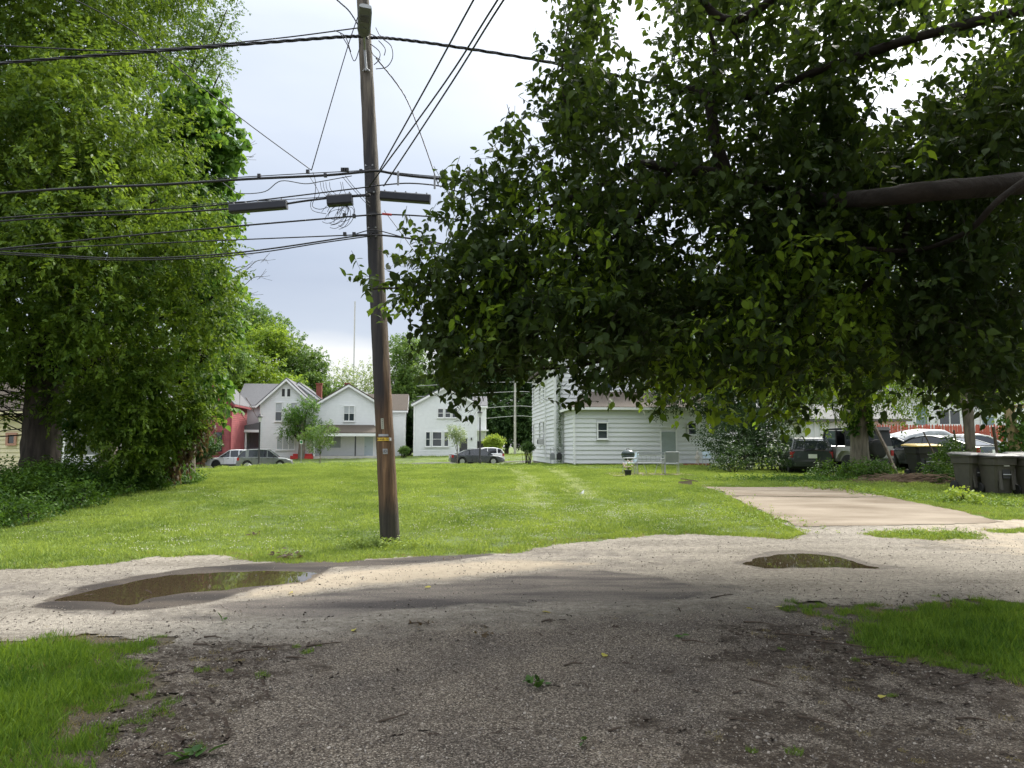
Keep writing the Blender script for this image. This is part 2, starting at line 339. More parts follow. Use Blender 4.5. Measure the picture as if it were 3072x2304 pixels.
def road_material():
    m, t, o = new_mat('worn_alley_paving'); p = N(t, 'ShaderNodeBsdfPrincipled'); L(t, p.outputs[0], o.inputs[0])
    g = N(t, 'ShaderNodeNewGeometry'); P = g.outputs['Position']
    def A(n): return N(t, 'ShaderNodeAttribute', attribute_name=n).outputs['Fac']
    def noise(s, d=5, st=None):
        n = N(t, 'ShaderNodeTexNoise', Scale=s, Detail=d)
        if st:
            q = N(t, 'ShaderNodeMapping'); q.inputs['Scale'].default_value = st; L(t, P, q.inputs[0]); L(t, q.outputs[0], n.inputs[0])
        else: L(t, P, n.inputs[0])
        return n.outputs[0]
    def vor(s, out='Color', rnd=1):
        v = N(t, 'ShaderNodeTexVoronoi', Scale=s); v.inputs['Randomness'].default_value = rnd; L(t, P, v.inputs[0]); return v.outputs[out]
    sp = N(t, 'ShaderNodeSeparateColor'); L(t, vor(115), sp.inputs[0]); sp2 = N(t, 'ShaderNodeSeparateColor'); L(t, vor(170), sp2.inputs[0])
    agg = ramp(t, sp.outputs[0], [(0, (.035, .028, .023)), (.3, (.10, .083, .068)), (.62, (.16, .138, .114)), (.86, (.25, .22, .185)), (1, (.42, .385, .33))])
    agg = mixc(t, 1, agg, ramp(t, sp2.outputs[1], [(0, (.62, .60, .58)), (1, (1.3, 1.3, 1.28))]), 'MULTIPLY')
    agg = mixc(t, 1, agg, ramp(t, vor(75, 'Distance'), [(.0, (1.15, 1.15, 1.15)), (.6, (.72, .7, .68))]), 'MULTIPLY')
    agg = mixc(t, 1, agg, ramp(t, noise(1.4, 6), [(.3, (.74, .73, .74)), (.7, (1.18, 1.16, 1.12))]), 'MULTIPLY')
    pale = mixc(t, ramp(t, mth(t, 'ADD', mth(t, 'MULTIPLY', noise(14, 6), .5), mth(t, 'MULTIPLY', noise(1.1, 6, (.35, 1.3, 1)), .5)), [(.36, 0.0), (.62, 1.0)]), (.135, .118, .095), (.305, .275, .228))
    pale = mixc(t, 1, pale, ramp(t, sp.outputs[1], [(0, (.55, .53, .5)), (.35, (.9, .9, .9)), (1, (1.15, 1.15, 1.15))]), 'MULTIPLY')
    asp = mixc(t, ramp(t, noise(1.5, 7, (.4, 1.7, 1)), [(.38, 0.0), (.62, 1.0)]), (.06, .052, .048), (.155, .135, .115))
    asp = mixc(t, 1, asp, ramp(t, sp2.outputs[0], [(0, (.6, .6, .6)), (.8, (1.1, 1.1, 1.1)), (1, (1.7, 1.65, 1.6))]), 'MULTIPLY')
    tan = mixc(t, noise(7, 6), (.25, .205, .15), (.42, .36, .27))
    nn = noise(3.2, 9)
    def edge(a, lo=.30, hi=.70, amp=1.3): return ramp(t, mth(t, 'ADD', a, mth(t, 'MULTIPLY', mth(t, 'SUBTRACT', nn, .5), amp)), [(lo, 0.0), (hi, 1.0)])
    c = mixc(t, edge(A('pale'), .3, .7, .9), agg, pale)
    c = mixc(t, edge(A('asph'), .38, .60, .55), c, asp)
    c = mixc(t, edge(A('tan'), .3, .75, .9), c, tan)
    mossc = mixc(t, noise(60, 3), (.011, .008, .0055), (.055, .040, .027))
    mf = mth(t, 'MULTIPLY', edge(A('moss'), .42, .58, 1.9), ramp(t, noise(22, 5), [(.34, .25), (.56, 1.0)]))
    c = mixc(t, mth(t, 'MULTIPLY', mf, .88), c, mixc(t, 1, mossc, ramp(t, sp2.outputs[2], [(0, (.5, .5, .5)), (1, (1.6, 1.5, 1.4))]), 'MULTIPLY'))
    damp = edge(A('damp'), .35, .6, .35)
    c = mixc(t, mth(t, 'MULTIPLY', damp, .85), c, mixc(t, 1, c, (.34, .30, .26), 'MULTIPLY'))
    p.inputs['Specular IOR Level'].default_value = .25
    L(t, c, p.inputs['Base Color'])
    L(t, mth(t, 'SUBTRACT', .94, mth(t, 'MULTIPLY', damp, .16)), p.inputs['Roughness'])
    crack = N(t, 'ShaderNodeTexVoronoi', Scale=.55); crack.feature = 'DISTANCE_TO_EDGE'
    wv = N(t, 'ShaderNodeVectorMath', operation='ADD'); nvn = N(t, 'ShaderNodeTexNoise', Scale=1.3, Detail=6); L(t, P, nvn.inputs[0]); L(t, P, wv.inputs[0]); L(t, nvn.outputs['Color'], wv.inputs[1]); L(t, wv.outputs[0], crack.inputs[0])
    hgt = mth(t, 'ADD', mth(t, 'MULTIPLY', vor(75, 'Distance'), mth(t, 'SUBTRACT', -.7, mth(t, 'MULTIPLY', A('asph'), -.55))), mth(t, 'MULTIPLY', noise(30, 5), .6))
    b = N(t, 'ShaderNodeBump', Strength=.85, Distance=.012); L(t, hgt, b.inputs['Height']); L(t, b.outputs[0], p.inputs['Normal'])
    return m
def nonu(a, b, fine0, fine1, fs, cs):
    l = list(np.arange(fine0, fine1 + 1e-6, fs)); s = fs; v = fine1
    while v < b: s = min(s * 1.18, cs); v += s; l.append(v)
    s = fs; v = fine0
    while v > a: s = min(s * 1.18, cs); v -= s; l.insert(0, v)
    return np.array(l)
MG = ground_material()
gx = nonu(-900, 900, -22, 22, .25, 60); gy = nonu(-60, 1500, -2, 30, .25, 60)
gy = np.array(sorted(set(list(gy[gy < 40]) + list(np.arange(40, 100, .8)) + list(gy[gy > 100]))))
def gz(x, y): return hz(x, y) - .05 * sst(.15, .7, paved(x, y, 0)) - .03 * sst(.1, .4, soft(SLAB, x, y)) - np.where((vst(x, y) > 64.9) & (vst(x, y) < 72.9), .1, 0)
ground = struct(grid_mesh('ground', gx, gy, gz, m=MG))
ASP = [(-6.3, 7.9), (-5.9, 8.9), (-4.2, 9.9), (-2.6, 10.6), (-.6, 11.3), (1.4, 11.6), (2.6, 11.0), (2.9, 9.9), (3.0, 8.5), (2.2, 7.8), (1.2, 7.6), (.1, 7.55), (-.8, 7.3), (-1.9, 6.9), (-3.2, 6.9), (-4.6, 7.1)]
ASP1 = [gpt(*q) for q in ((100, 1822), (180, 1788), (242, 1762), (399, 1730), (580, 1705), (720, 1694), (846, 1687), (1000, 1684), (1136, 1680), (1300, 1668), (1470, 1655), (1480, 1668), (1330, 1684), (1180, 1696), (1000, 1702), (955, 1723), (850, 1752), (774, 1765), (690, 1790), (629, 1808), (520, 1824), (423, 1834), (181, 1831))]
ASP2 = [gpt(*q) for q in ((600, 1822), (760, 1800), (900, 1790), (1100, 1766), (1300, 1752), (1536, 1728), (1700, 1708), (1838, 1714), (2020, 1738), (2135, 1768), (2056, 1800), (1800, 1806), (1536, 1808), (1400, 1812), (1161, 1834), (1000, 1852), (900, 1856), (760, 1846))]
def a_asph(x, y): return np.clip(.5 + np.maximum(np.where(soft(ASP, x, y) > 0, -.05 - .25 * (fnoise(x, y * 2, 1.2, 53) > .2), -1), np.maximum(soft(ASP1, x, y) / .35, soft(ASP2, x, y) / np.where(y > 8.2, .9, .35))), 0, 1)
def a_pale(x, y):
    v = .5 + (y - np.interp(x, [-8, -3, -.5, 2, 4, 8, 14], [5.6, 5.9, 7.0, 7.4, 7.7, 7.6, 7.8])) / 2.2
    return np.clip(v, 0, 1) * np.clip(1.15 - .35 * (fnoise(x, y, .8, 31) > .35), 0, 1)
TANP = [gpt(*q) for q in ((700, 1800), (790, 1762), (960, 1722), (1200, 1700), (1500, 1680), (1800, 1690), (1600, 1712), (1350, 1738), (1100, 1756), (880, 1784))]
def a_tan(x, y): return np.clip(.5 + soft(TANP, x, y) / .6, 0, 1) * .9 + np.clip((x - 5.5) / 4, 0, .6) * sst(10, 11.5, y)
def a_moss(x, y):
    r = .50 * sst(.3, 1.8, x + .15 * (5 - y)) * (1 - sst(6.6, 7.2, y)); l = .47 * (1 - sst(-2.0, -.7, x)) * (1 - sst(6.0, 6.5, y))
    return np.maximum(r, l) + .18 * fnoise(x, y, 2.2, 41) * (y < 6.6)
def a_damp(x, y): return np.clip(np.maximum(-pdip(x, y) / .03 * 2.0, .5 + soft(ASP1, x, y) / .3), 0, 1)
MR = road_material()
alley = struct(grid_mesh('alley', np.arange(-16, 16.01, .08), np.arange(-4, 15.4, .08), lambda x, y: hz(x, y) + .006 + pdip(x, y) + .004 * fnoise(x, y, 5, 77), keep=lambda x, y: paved(x, y) > -.05,
              attrs={'asph': a_asph, 'pale': a_pale, 'tan': a_tan, 'moss': a_moss, 'damp': a_damp}, m=MR))
# puddles
mw, t, o = new_mat('muddy_water'); p = N(t, 'ShaderNodeBsdfPrincipled', Roughness=.005); p.inputs['Base Color'].default_value = (.050, .036, .022, 1); p.inputs['IOR'].default_value = 1.33; p.inputs['Specular IOR Level'].default_value = .75
tn = N(t, 'ShaderNodeTexCoord'); wn = N(t, 'ShaderNodeTexNoise', Scale=5, Detail=2); L(t, tn.outputs['Object'], wn.inputs[0]); bb = N(t, 'ShaderNodeBump', Strength=.012, Distance=.02); L(t, wn.outputs[0], bb.inputs['Height']); L(t, bb.outputs[0], p.inputs['Normal']); L(t, p.outputs[0], o.inputs[0])
for i, P in enumerate(PUDP):
    xs_, ys_ = zip(*P); cx, cy = (min(xs_) + max(xs_)) / 2, (min(ys_) + max(ys_)) / 2; a, b = (max(xs_) - min(xs_)) / 2 + .3, (max(ys_) - min(ys_)) / 2 + .3
    mb = MB(); mb.quad(*[(cx + 1.15 * a * math.cos(q), cy + 1.2 * b * math.sin(q), -.0105) for q in np.linspace(0, 2 * math.pi, 40, endpoint=False)])
    tag(ob('puddle', mb, mw), ['long shallow puddle in dark asphalt mirroring trees, left of the pole', 'small brown muddy puddle in pale gravel below the concrete slab'][i], 'puddle', kind='stuff')
# concrete slab
MC = mat('stained_concrete', (.125, .086, .046), .9, .12, 1.1, .3, 40, c2=(.235, .19, .135), stretch=(.5, 1.4, 1), detail=9)
sl = grid_mesh('parking_slab', np.arange(5, 10, .05), np.arange(13.5, 22, .06), lambda x, y: hz(x, y) + .014, keep=lambda x, y: (soft(SLAB, x, y) + .13 * fnoise(x, y, 3, 71) + .05 * fnoise(x, y, 13, 72) > 0) & (np.abs(y - 18.4 - .02 * x) > .031), m=MC); struct(sl)
# second slab pieces at the right edge, lower and cracked
# street, kerbs, sidewalk
def strip(name, v0, v1, u0, u1, dz, m, du=1.5):
    us = np.arange(u0, u1, du); mb = MB(); vv = []; ff = []
    for u in us:
        for v in (v0, v1):
            x = u * SU[0] + v * SN[0]; y = u * SU[1] + v * SN[1]; vv.append((x, y, 0))
    vv = [(x, y, (float(street_z(x)) if dz[0] == 's' else max(H(x, y), 0 * 1 + H(x, y))) + dz[1]) for x, y, _ in vv]
    for i in range(len(us) - 1): ff.append((2 * i, 2 * i + 1, 2 * i + 3, 2 * i + 2))
    mb.add(vv, ff); return struct(ob(name, mb, m))
MAS = mat('street_asphalt', (.075, .073, .07), .9, .2, 2, .3, 60)
MSW = mat('sidewalk_concrete', (.50, .47, .42), .9, .12, 2, .2, 40)
strip('street', 64.55, 73.25, -120, 120, ('s', .01), MAS)
strip('sidewalk', 60.0, 61.4, -120, 120, ('g', .03), MSW)
for v0, nm in ((64.4, 'kerb'), (73.25, 'kerb')):
    mb = MB()
    for u in np.arange(-110, 110, 3.0):
        u1 = u + 2.985; c = [(q * SU[0] + v * SN[0], q * SU[1] + v * SN[1]) for q in (u, u1) for v in (v0, v0 + .15)]
        zt = [float(street_z(x)) + .14 for x, y in c]
        P_ = [(c[k][0], c[k][1], zt[k]) for k in (0, 1, 3, 2)] + [(c[k][0], c[k][1], zt[k] - .4) for k in (0, 1, 3, 2)]
        mb.add(P_, [(0, 1, 2, 3), (0, 4, 5, 1), (1, 5, 6, 2), (2, 6, 7, 3), (3, 7, 4, 0)])
    struct(ob(nm, mb, MSW))

# ------------------------------------------------------------------ grass fields (instanced tufts)
def field(name, pts, variants, scl, label, cat='grass', idx=None, tilt=.12):
    pts = np.asarray(pts, float); me = bpy.data.meshes.new(name); me.vertices.add(len(pts)); me.vertices.foreach_set('co', pts.astype(np.float32).ravel())
    def A(n, ty, v):
        a = me.attributes.new(n, ty, 'POINT'); a.data.foreach_set('value' if ty != 'FLOAT_VECTOR' else 'vector', v.ravel())
    n = len(pts); A('scl', 'FLOAT', np.asarray(scl, np.float32) * np.ones(n, np.float32)); rt = np.stack([rng.normal(scale=tilt, size=n), rng.normal(scale=tilt, size=n), rng.uniform(0, 6.28, n)], 1).astype(np.float32)
    A('rot', 'FLOAT_VECTOR', rt); A('idx', 'INT', (rng.integers(0, len(variants), n) if idx is None else idx).astype(np.int32))
    o = link(name, me); tag(o, label, cat, kind='stuff')
    c = bpy.data.collections.new(name + '_kinds')
    for v in variants: c.objects.link(v)
    g = bpy.data.node_groups.new(name, 'GeometryNodeTree'); g.interface.new_socket('Geometry', in_out='INPUT', socket_type='NodeSocketGeometry'); g.interface.new_socket('Geometry', in_out='OUTPUT', socket_type='NodeSocketGeometry')
    gi = g.nodes.new('NodeGroupInput'); go = g.nodes.new('NodeGroupOutput'); ip = g.nodes.new('GeometryNodeInstanceOnPoints'); ci = g.nodes.new('GeometryNodeCollectionInfo')
    ci.inputs[0].default_value = c; ci.inputs[1].default_value = True; ci.inputs[2].default_value = True
    def na(n, ty): q = g.nodes.new('GeometryNodeInputNamedAttribute'); q.data_type = ty; q.inputs[0].default_value = n; return q.outputs[0]
    g.links.new(gi.outputs[0], ip.inputs['Points']); g.links.new(ci.outputs[0], ip.inputs['Instance']); ip.inputs['Pick Instance'].default_value = True
    g.links.new(na('idx', 'INT'), ip.inputs['Instance Index']); g.links.new(na('scl', 'FLOAT'), ip.inputs['Scale'])
    er = g.nodes.new('FunctionNodeEulerToRotation'); g.links.new(na('rot', 'FLOAT_VECTOR'), er.inputs[0]); g.links.new(er.outputs[0], ip.inputs['Rotation'])
    g.links.new(ip.outputs[0], go.inputs[0]); md = o.modifiers.new('scatter', 'NODES'); md.node_group = g
    return o
def tuft(name, n, rad, h, wd, m, lean=.5, seed=0):
    r = np.random.default_rng(seed); a = r.uniform(0, 6.28, n); q = rad * np.sqrt(r.uniform(0, 1, n)); C = np.stack([q * np.cos(a), q * np.sin(a), np.full(n, -.01)], 1)
    T = np.stack([r.normal(scale=lean, size=n), r.normal(scale=lean, size=n), np.ones(n)], 1); Nn = rdir(n, r); Nn[:, 2] *= .2
    S = h * r.uniform(.5, 1.15, n); k = wd / h
    tm = (np.array([(0, k / 2, 0), (0, -k / 2, 0), (.6, -k * .35, .04), (1, 0, .16), (.6, k * .35, .04)], float), [(0, 1, 2), (0, 2, 4), (4, 2, 3)])
    me = leaf_data(name, C, T, Nn, S, r.uniform(0, 1, n), tm); me.materials.append(m); return bpy.data.objects.new(name, me)
GL = leaf_mat('lawn_blades', (.10, .17, .026), (.30, .385, .085), .3, .6, patch=.55, pamp=1.5)
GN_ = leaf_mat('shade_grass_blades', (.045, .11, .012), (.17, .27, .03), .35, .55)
GP = leaf_mat('worn_track_blades', (.26, .32, .13), (.46, .51, .27), .3, .6)
GD = leaf_mat('dry_blades', (.14, .12, .045), (.30, .25, .11), .3, .7)
gA = [tuft('lawn_tuft', 260, .30, .055, .009, GL, .55, s) for s in range(4)] + [tuft('lawn_tuft', 200, .30, .045, .010, GP, .6, 9)]
gB = [tuft('edge_tuft', 60, .10, .06, .007, GL, .6, s + 20) for s in range(3)] + [tuft('edge_tuft', 30, .09, .05, .006, GD, .9, 33)]
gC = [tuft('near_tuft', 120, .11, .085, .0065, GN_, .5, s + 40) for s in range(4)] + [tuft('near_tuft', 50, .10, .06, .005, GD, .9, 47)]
gF = [tuft('far_tuft', 170, .55, .07, .022, GL, .6, s + 60) for s in range(3)]
def jgrid(x0, x1, y0, y1, s):
    X, Y = np.meshgrid(np.arange(x0, x1, s), np.arange(y0, y1, s)); X = X + rng.uniform(-.45, .45, X.shape) * s; Y = Y + rng.uniform(-.45, .45, Y.shape) * s; return X.ravel(), Y.ravel()
def view_ok(x, y, m=1.5): return np.abs(x) < y * .70 + m
def not_slab(x, y, d=0): return soft(SLAB, x, y) < -d
def bedmask(x, y): return soft([(-40, 12.3), (-9.9, 12.6), (-9.5, 14.5), (-9.8, 20), (-9.9, 23.5), (-11.5, 24.5), (-40, 26)], x, y) > 0
TR1 = [(.6, 16.6), (.42, 18.5), (.53, 21.5), (.49, 27.7), (0, 42)]; TR2 = [(1.8, 18.6), (1.99, 22.5), (2.09, 29.3), (1.97, 42)]
def trackd(x, y): return np.minimum(np.abs(-soft(TR1 + TR1[-2:0:-1], x, y)), np.abs(-soft(TR2 + TR2[-2:0:-1], x, y)))
x, y = jgrid(-26, 27, 10, 38, .27); k = (paved(x, y) < -.3) & not_slab(x, y, .3) & view_ok(x, y) & (np.hypot(x + 2, y - 12.2) > .3); x, y = x[k], y[k]
ix = rng.integers(0, 4, len(x)); ix[(trackd(x, y) < .2) & (y > 15)] = 4
field('lawn_grass', np.stack([x, y, hz(x, y)], 1), gA, rng.uniform(.85, 1.25, len(x)) * (1 + .25 * fnoise(x, y, 1.2, 5)), 'mown bright green lawn filling the vacant lot', idx=ix)
x, y = jgrid(-26, 27, 36, 64, .7); k = view_ok(x, y, 3) & (vst(x, y) < 59.8); x, y = x[k], y[k]
x2, y2 = jgrid(-45, 60, 60, 96, .9); v2 = vst(x2, y2); k = view_ok(x2, y2, 3) & (((v2 > 61.6) & (v2 < 64.2)) | ((v2 > 73.8) & (v2 < 76.2)) | (v2 > 78)); x = np.r_[x, x2[k]]; y = np.r_[y, y2[k]]
field('far_lawn_grass', np.stack([x, y, hz(x, y)], 1), gF, rng.uniform(.8, 1.2, len(x)), 'green lawn and verges along the far street')
x, y = jgrid(-20, 18, 9, 23, .10); pv = paved(x, y); k = (((pv > -.45) & (pv < .05)) | ((soft(SLAB, x, y) > -.45) & (soft(SLAB, x, y) < -.02) & (pv < .05))) & not_slab(x, y, .02) & view_ok(x, y) & (rng.uniform(0, 1, len(x)) < .9 - .8 * np.clip(pv + .1, 0, 1)) & (np.hypot(x + 2, y - 12.2) > .2)
x, y = x[k], y[k]; ix = rng.integers(0, 3, len(x)); ix[rng.uniform(0, 1, len(x)) < .18] = 3
field('lawn_edge_grass', np.stack([x, y, hz(x, y) + .004], 1), gB, rng.uniform(.6, 1.35, len(x)), 'ragged grass along the gravel edge of the lot', idx=ix)
x, y = jgrid(-9, 9.5, 1.5, 8.8, .085); pv = paved(x, y); k = (pv < .42) & (y < 8.6) & view_ok(x, y, 1) & ~((x > -2.9) & (x < 2.7) & (y > 5.6) & (y < 7)) & (rng.uniform(0, 1, len(x)) < np.clip(.35 - pv * 1.6, .03, 1))
x, y, pv = x[k], y[k], pv[k]; ix = rng.integers(0, 4, len(x)); ix[rng.uniform(0, 1, len(x)) < np.clip(.32 + .9 * (pv + .25) + .25 * fnoise(x, y, 2.5, 16), .10, .8)] = 4
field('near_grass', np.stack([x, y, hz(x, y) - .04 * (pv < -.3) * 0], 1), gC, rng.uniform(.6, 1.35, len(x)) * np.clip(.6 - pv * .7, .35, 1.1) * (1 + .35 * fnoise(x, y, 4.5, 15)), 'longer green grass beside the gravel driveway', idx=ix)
# sparse sprigs of grass in the gravel near both verges
x, y = jgrid(-3.3, 5.5, 2.6, 7.4, .13); pv = paved(x, y); mo = a_moss(x, y); k = (pv > .1) & (rng.uniform(0, 1, len(x)) < np.clip((mo - .32) * np.where(x < 0, 1.6, .6), 0, .35)); x, y = x[k], y[k]
ix = np.where(rng.uniform(0, 1, len(x)) < .88, 4, 0)
field('gravel_weeds', np.stack([x, y, hz(x, y) + .008], 1), gC, rng.uniform(.25, .55, len(x)), 'thin dry weeds growing through the gravel', idx=ix)
# clover flowers
def flower_proto():
    mb = MB()
    for k_ in range(5):
        a = k_ * 2.4; q = .12 * math.sqrt(k_ / 5 + .1); mb.lathe([(.003, .0), (.011, .006), (.009, .014), (.002, .019)], 6, Matrix.Translation((q * math.cos(a), q * math.sin(a), .045 + .008 * (k_ % 3))))
    me = mb.mesh('clover_flower'); me.materials.append(mat('clover_petals', (.55, .55, .38), .8, .1)); return bpy.data.objects.new('clover_flower', me)
x, y = jgrid(-9, 8, 11, 26, .2); d = np.exp(-((x - 1.6) / 2.6) ** 2 - ((y - 15.2) / 1.9) ** 2) + .25 * np.exp(-((x + 4) / 4) ** 2 - ((y - 13) / 2) ** 2) * .6 + .05
k = (paved(x, y) < -.15) & not_slab(x, y, .1) & (rng.uniform(0, 1, len(x)) < d * .95 * (1 + fnoise(x, y, 1.5, 66))); x, y = x[k], y[k]
field('clover_flowers', np.stack([x, y, hz(x, y)], 1), [flower_proto()], rng.uniform(.5, .95, len(x)), 'white clover flowers dotting the lawn', 'flowers', tilt=.1)
# loose stones on drive and alley
def stone(seed, m):
    r = np.random.default_rng(seed); mb = MB(); import itertools
    vv = unit(np.array(list(itertools.product((-1, 1), repeat=3)), float)) * r.uniform(.6, 1.1, (8, 1)) * np.array([1, .8, .5]); mb.add([tuple(v) for v in vv], [(0, 1, 3, 2), (4, 6, 7, 5), (0, 4, 5, 1), (2, 3, 7, 6), (0, 2, 6, 4), (1, 5, 7, 3)])
    me = mb.mesh('stone'); me.materials.append(m); return bpy.data.objects.new('stone', me)
ms = [mat('stone_grey', (.2, .175, .15), .9, .2, 30), mat('stone_tan', (.24, .20, .155), .9, .2, 30), mat('stone_pale', (.36, .32, .27), .9, .2, 30), mat('stone_dark', (.09, .075, .062), .9, .2, 30)]
sts = [stone(i, ms[i % 4]) for i in range(8)]
n = 52000; y = 2.4 + 12 * rng.uniform(0, 1, n) ** 1.6; x = rng.uniform(-1, 1, n) * (y * .72 + .5); k = (paved(x, y) > .0) & (a_asph(x, y) < .5 + rng.uniform(-.1, .7, n)) & (pdip(x, y) > -.012); x, y = x[k], y[k]
field('gravel', np.stack([x, y, hz(x, y) + pdip(x, y) + .009], 1), sts, np.clip(rng.lognormal(-5.25, .5, len(x)), .002, .019), 'loose gravel over the driveway and alley', 'gravel', tilt=.4)

# small dead leaf and stick litter
LTD = mat('litter_brown', (.045, .03, .02), .9, .4, 30); lit = []
for k_ in range(6):
    mb = MB(); r5 = np.random.default_rng(k_ + 80)
    if k_ < 3:
        a = r5.uniform(0, 6.28); P = [Vector((0, 0, 0)), Vector((.5 * math.cos(a), .5 * math.sin(a), .06)), Vector((math.cos(a + .3), math.sin(a + .3), .02))]; mb.tube(P, [.035, .03, .015], 4, False)
    else:
        for q in range(2): c = r5.normal(0, .3, 3) * [1, 1, .2]; mb.add([tuple(c), tuple(c + [.5, .25, .12]), tuple(c + [1, 0, .05]), tuple(c + [.5, -.25, .15])], [(0, 1, 2), (0, 2, 3)])
    me = mb.mesh('litter'); me.materials.append(LTD); lit.append(bpy.data.objects.new('litter', me))
n = 26000; y = 2.3 + 7 * rng.uniform(0, 1, n) ** 1.3; x = rng.uniform(-1, 1, n) * (y * .72 + .5); pr = .10 + .75 * (a_moss(x, y) > .42) * (y < 6.8) + .25 * (np.abs(paved(x, y)) < .5); k = (paved(x, y) > -.1) & (y < 8.5) & (rng.uniform(0, 1, n) < pr * np.clip(.5 + fnoise(x, y, 2.4, 90), .05, 1)); x, y = x[k], y[k]
field('leaf_litter', np.stack([x, y, hz(x, y) + .010], 1), lit, rng.uniform(.012, .055, len(x)), 'dark bits of dead leaves and sticks on the driveway', 'litter', tilt=.3)
# ------------------------------------------------------------------ materials for built things
WSID = mat('white_siding', (.80, .81, .81), .6, .03, 3)
WTRIM = mat('white_trim', (.84, .84, .83), .5, .03, 3)
BSID = mat('weathered_white_siding', (.74, .745, .75), .65, .08, 1.5, stretch=(1, 1, 3))
SHG = mat('grey_shingles', (.12, .12, .125), .9, .3, 30, .4, 60)
SHB = mat('brown_shingles', (.085, .068, .052), .9, .3, 30, .4, 60)
REDB = mat('red_brick', (.24, .075, .05), .9, .3, 18, .4, 40)
GLS = glass_mat('window_glass'); CURT = mat('lace_curtain', (.45, .47, .48), .8, .2, 20)
DARK = mat('dark_trim', (.03, .03, .032), .6, .2, 10)
PINK = mat('red_painted_siding', (.33, .085, .09), .7, .15, 2); PINKT = mat('red_trim', (.24, .05, .055), .7, .1, 3)
CREAM = mat('cream_siding', (.80, .70, .48), .65, .05, 2); PURP = mat('mauve_porch_wall', (.38, .31, .36), .7, .06, 3)
FND = mat('stone_foundation', (.23, .20, .17), .95, .25, 6, .4, 20)

def clad(mb, P, U, z0, lim, course, top, proud=.045, out=None):
    """clapboard courses: P origin (x,y), U unit dir along wall, lim(z)->(u0,u1), out = outward normal"""
    z = z0
    while z < top - .02:
        zt = min(z + course, top); a0, b0 = lim(z); a1, b1 = lim(zt)
        if b0 - a0 > .02:
            def q(u, zz, k): return (P[0] + U[0] * u + out[0] * k, P[1] + U[1] * u + out[1] * k, zz)
            if b1 < a1: a1 = b1 = (a1 + b1) / 2
            mb.add([q(a0, z, proud), q(b0, z, proud), q(b1, zt, .004), q(a1, zt, .004), q(a0, z, 0), q(b0, z, 0)], [(0, 1, 2, 3), (4, 5, 1, 0), (0, 3, 4), (1, 5, 2)])
        z = zt
def window(parent, x, z, wd, h, yw, frame=.09, m=None, sash=True, n=1, curtain=False, glass=None, sill=True, name='window'):
    """front facing window on plane y=yw (outward -y), local frame"""
    m = m or WTRIM; mb = MB(); f = frame; y0 = yw - .10
    mb.box((x, y0, z + h + f / 2), (wd + 2 * f + .04, .075, f)); mb.box((x, y0, z - f / 2), (wd + 2 * f, .06, f))
    for s in (-1, 1): mb.box((x + s * (wd / 2 + f / 2), y0, z + h / 2), (f, .06, h))
    for i in range(1, n): mb.box((x - wd / 2 + wd * i / n, y0, z + h / 2), (f * .8, .055, h))
    if sash: mb.box((x, y0 + .005, z + h / 2), (wd, .04, .05))
    o = ob(name, mb, m, parent)
    for i in range(n):
        pw = wd / n; px_ = x - wd / 2 + pw * (i + .5)
        for zz, hh, cu in (((z, h / 2, False), (z + h / 2, h / 2, curtain)) if sash else ((z, h, curtain),)):
            ob('pane', MB().box((px_, y0 + .03, zz + hh / 2), (pw - .01, .012, hh - .01)), glass or (CURT if cu else GLS), o)
    if sill: ob('sill', MB().box((x, yw - .12, z - f - .02), (wd + 2 * f + .1, .13, .04)), m, o)
    return o
def lerp_lim(pts):
    zs = [p[0] for p in pts]; a = [p[1] for p in pts]; b = [p[2] for p in pts]
    return lambda z: (float(np.interp(z, zs, a)), float(np.interp(z, zs, b)))
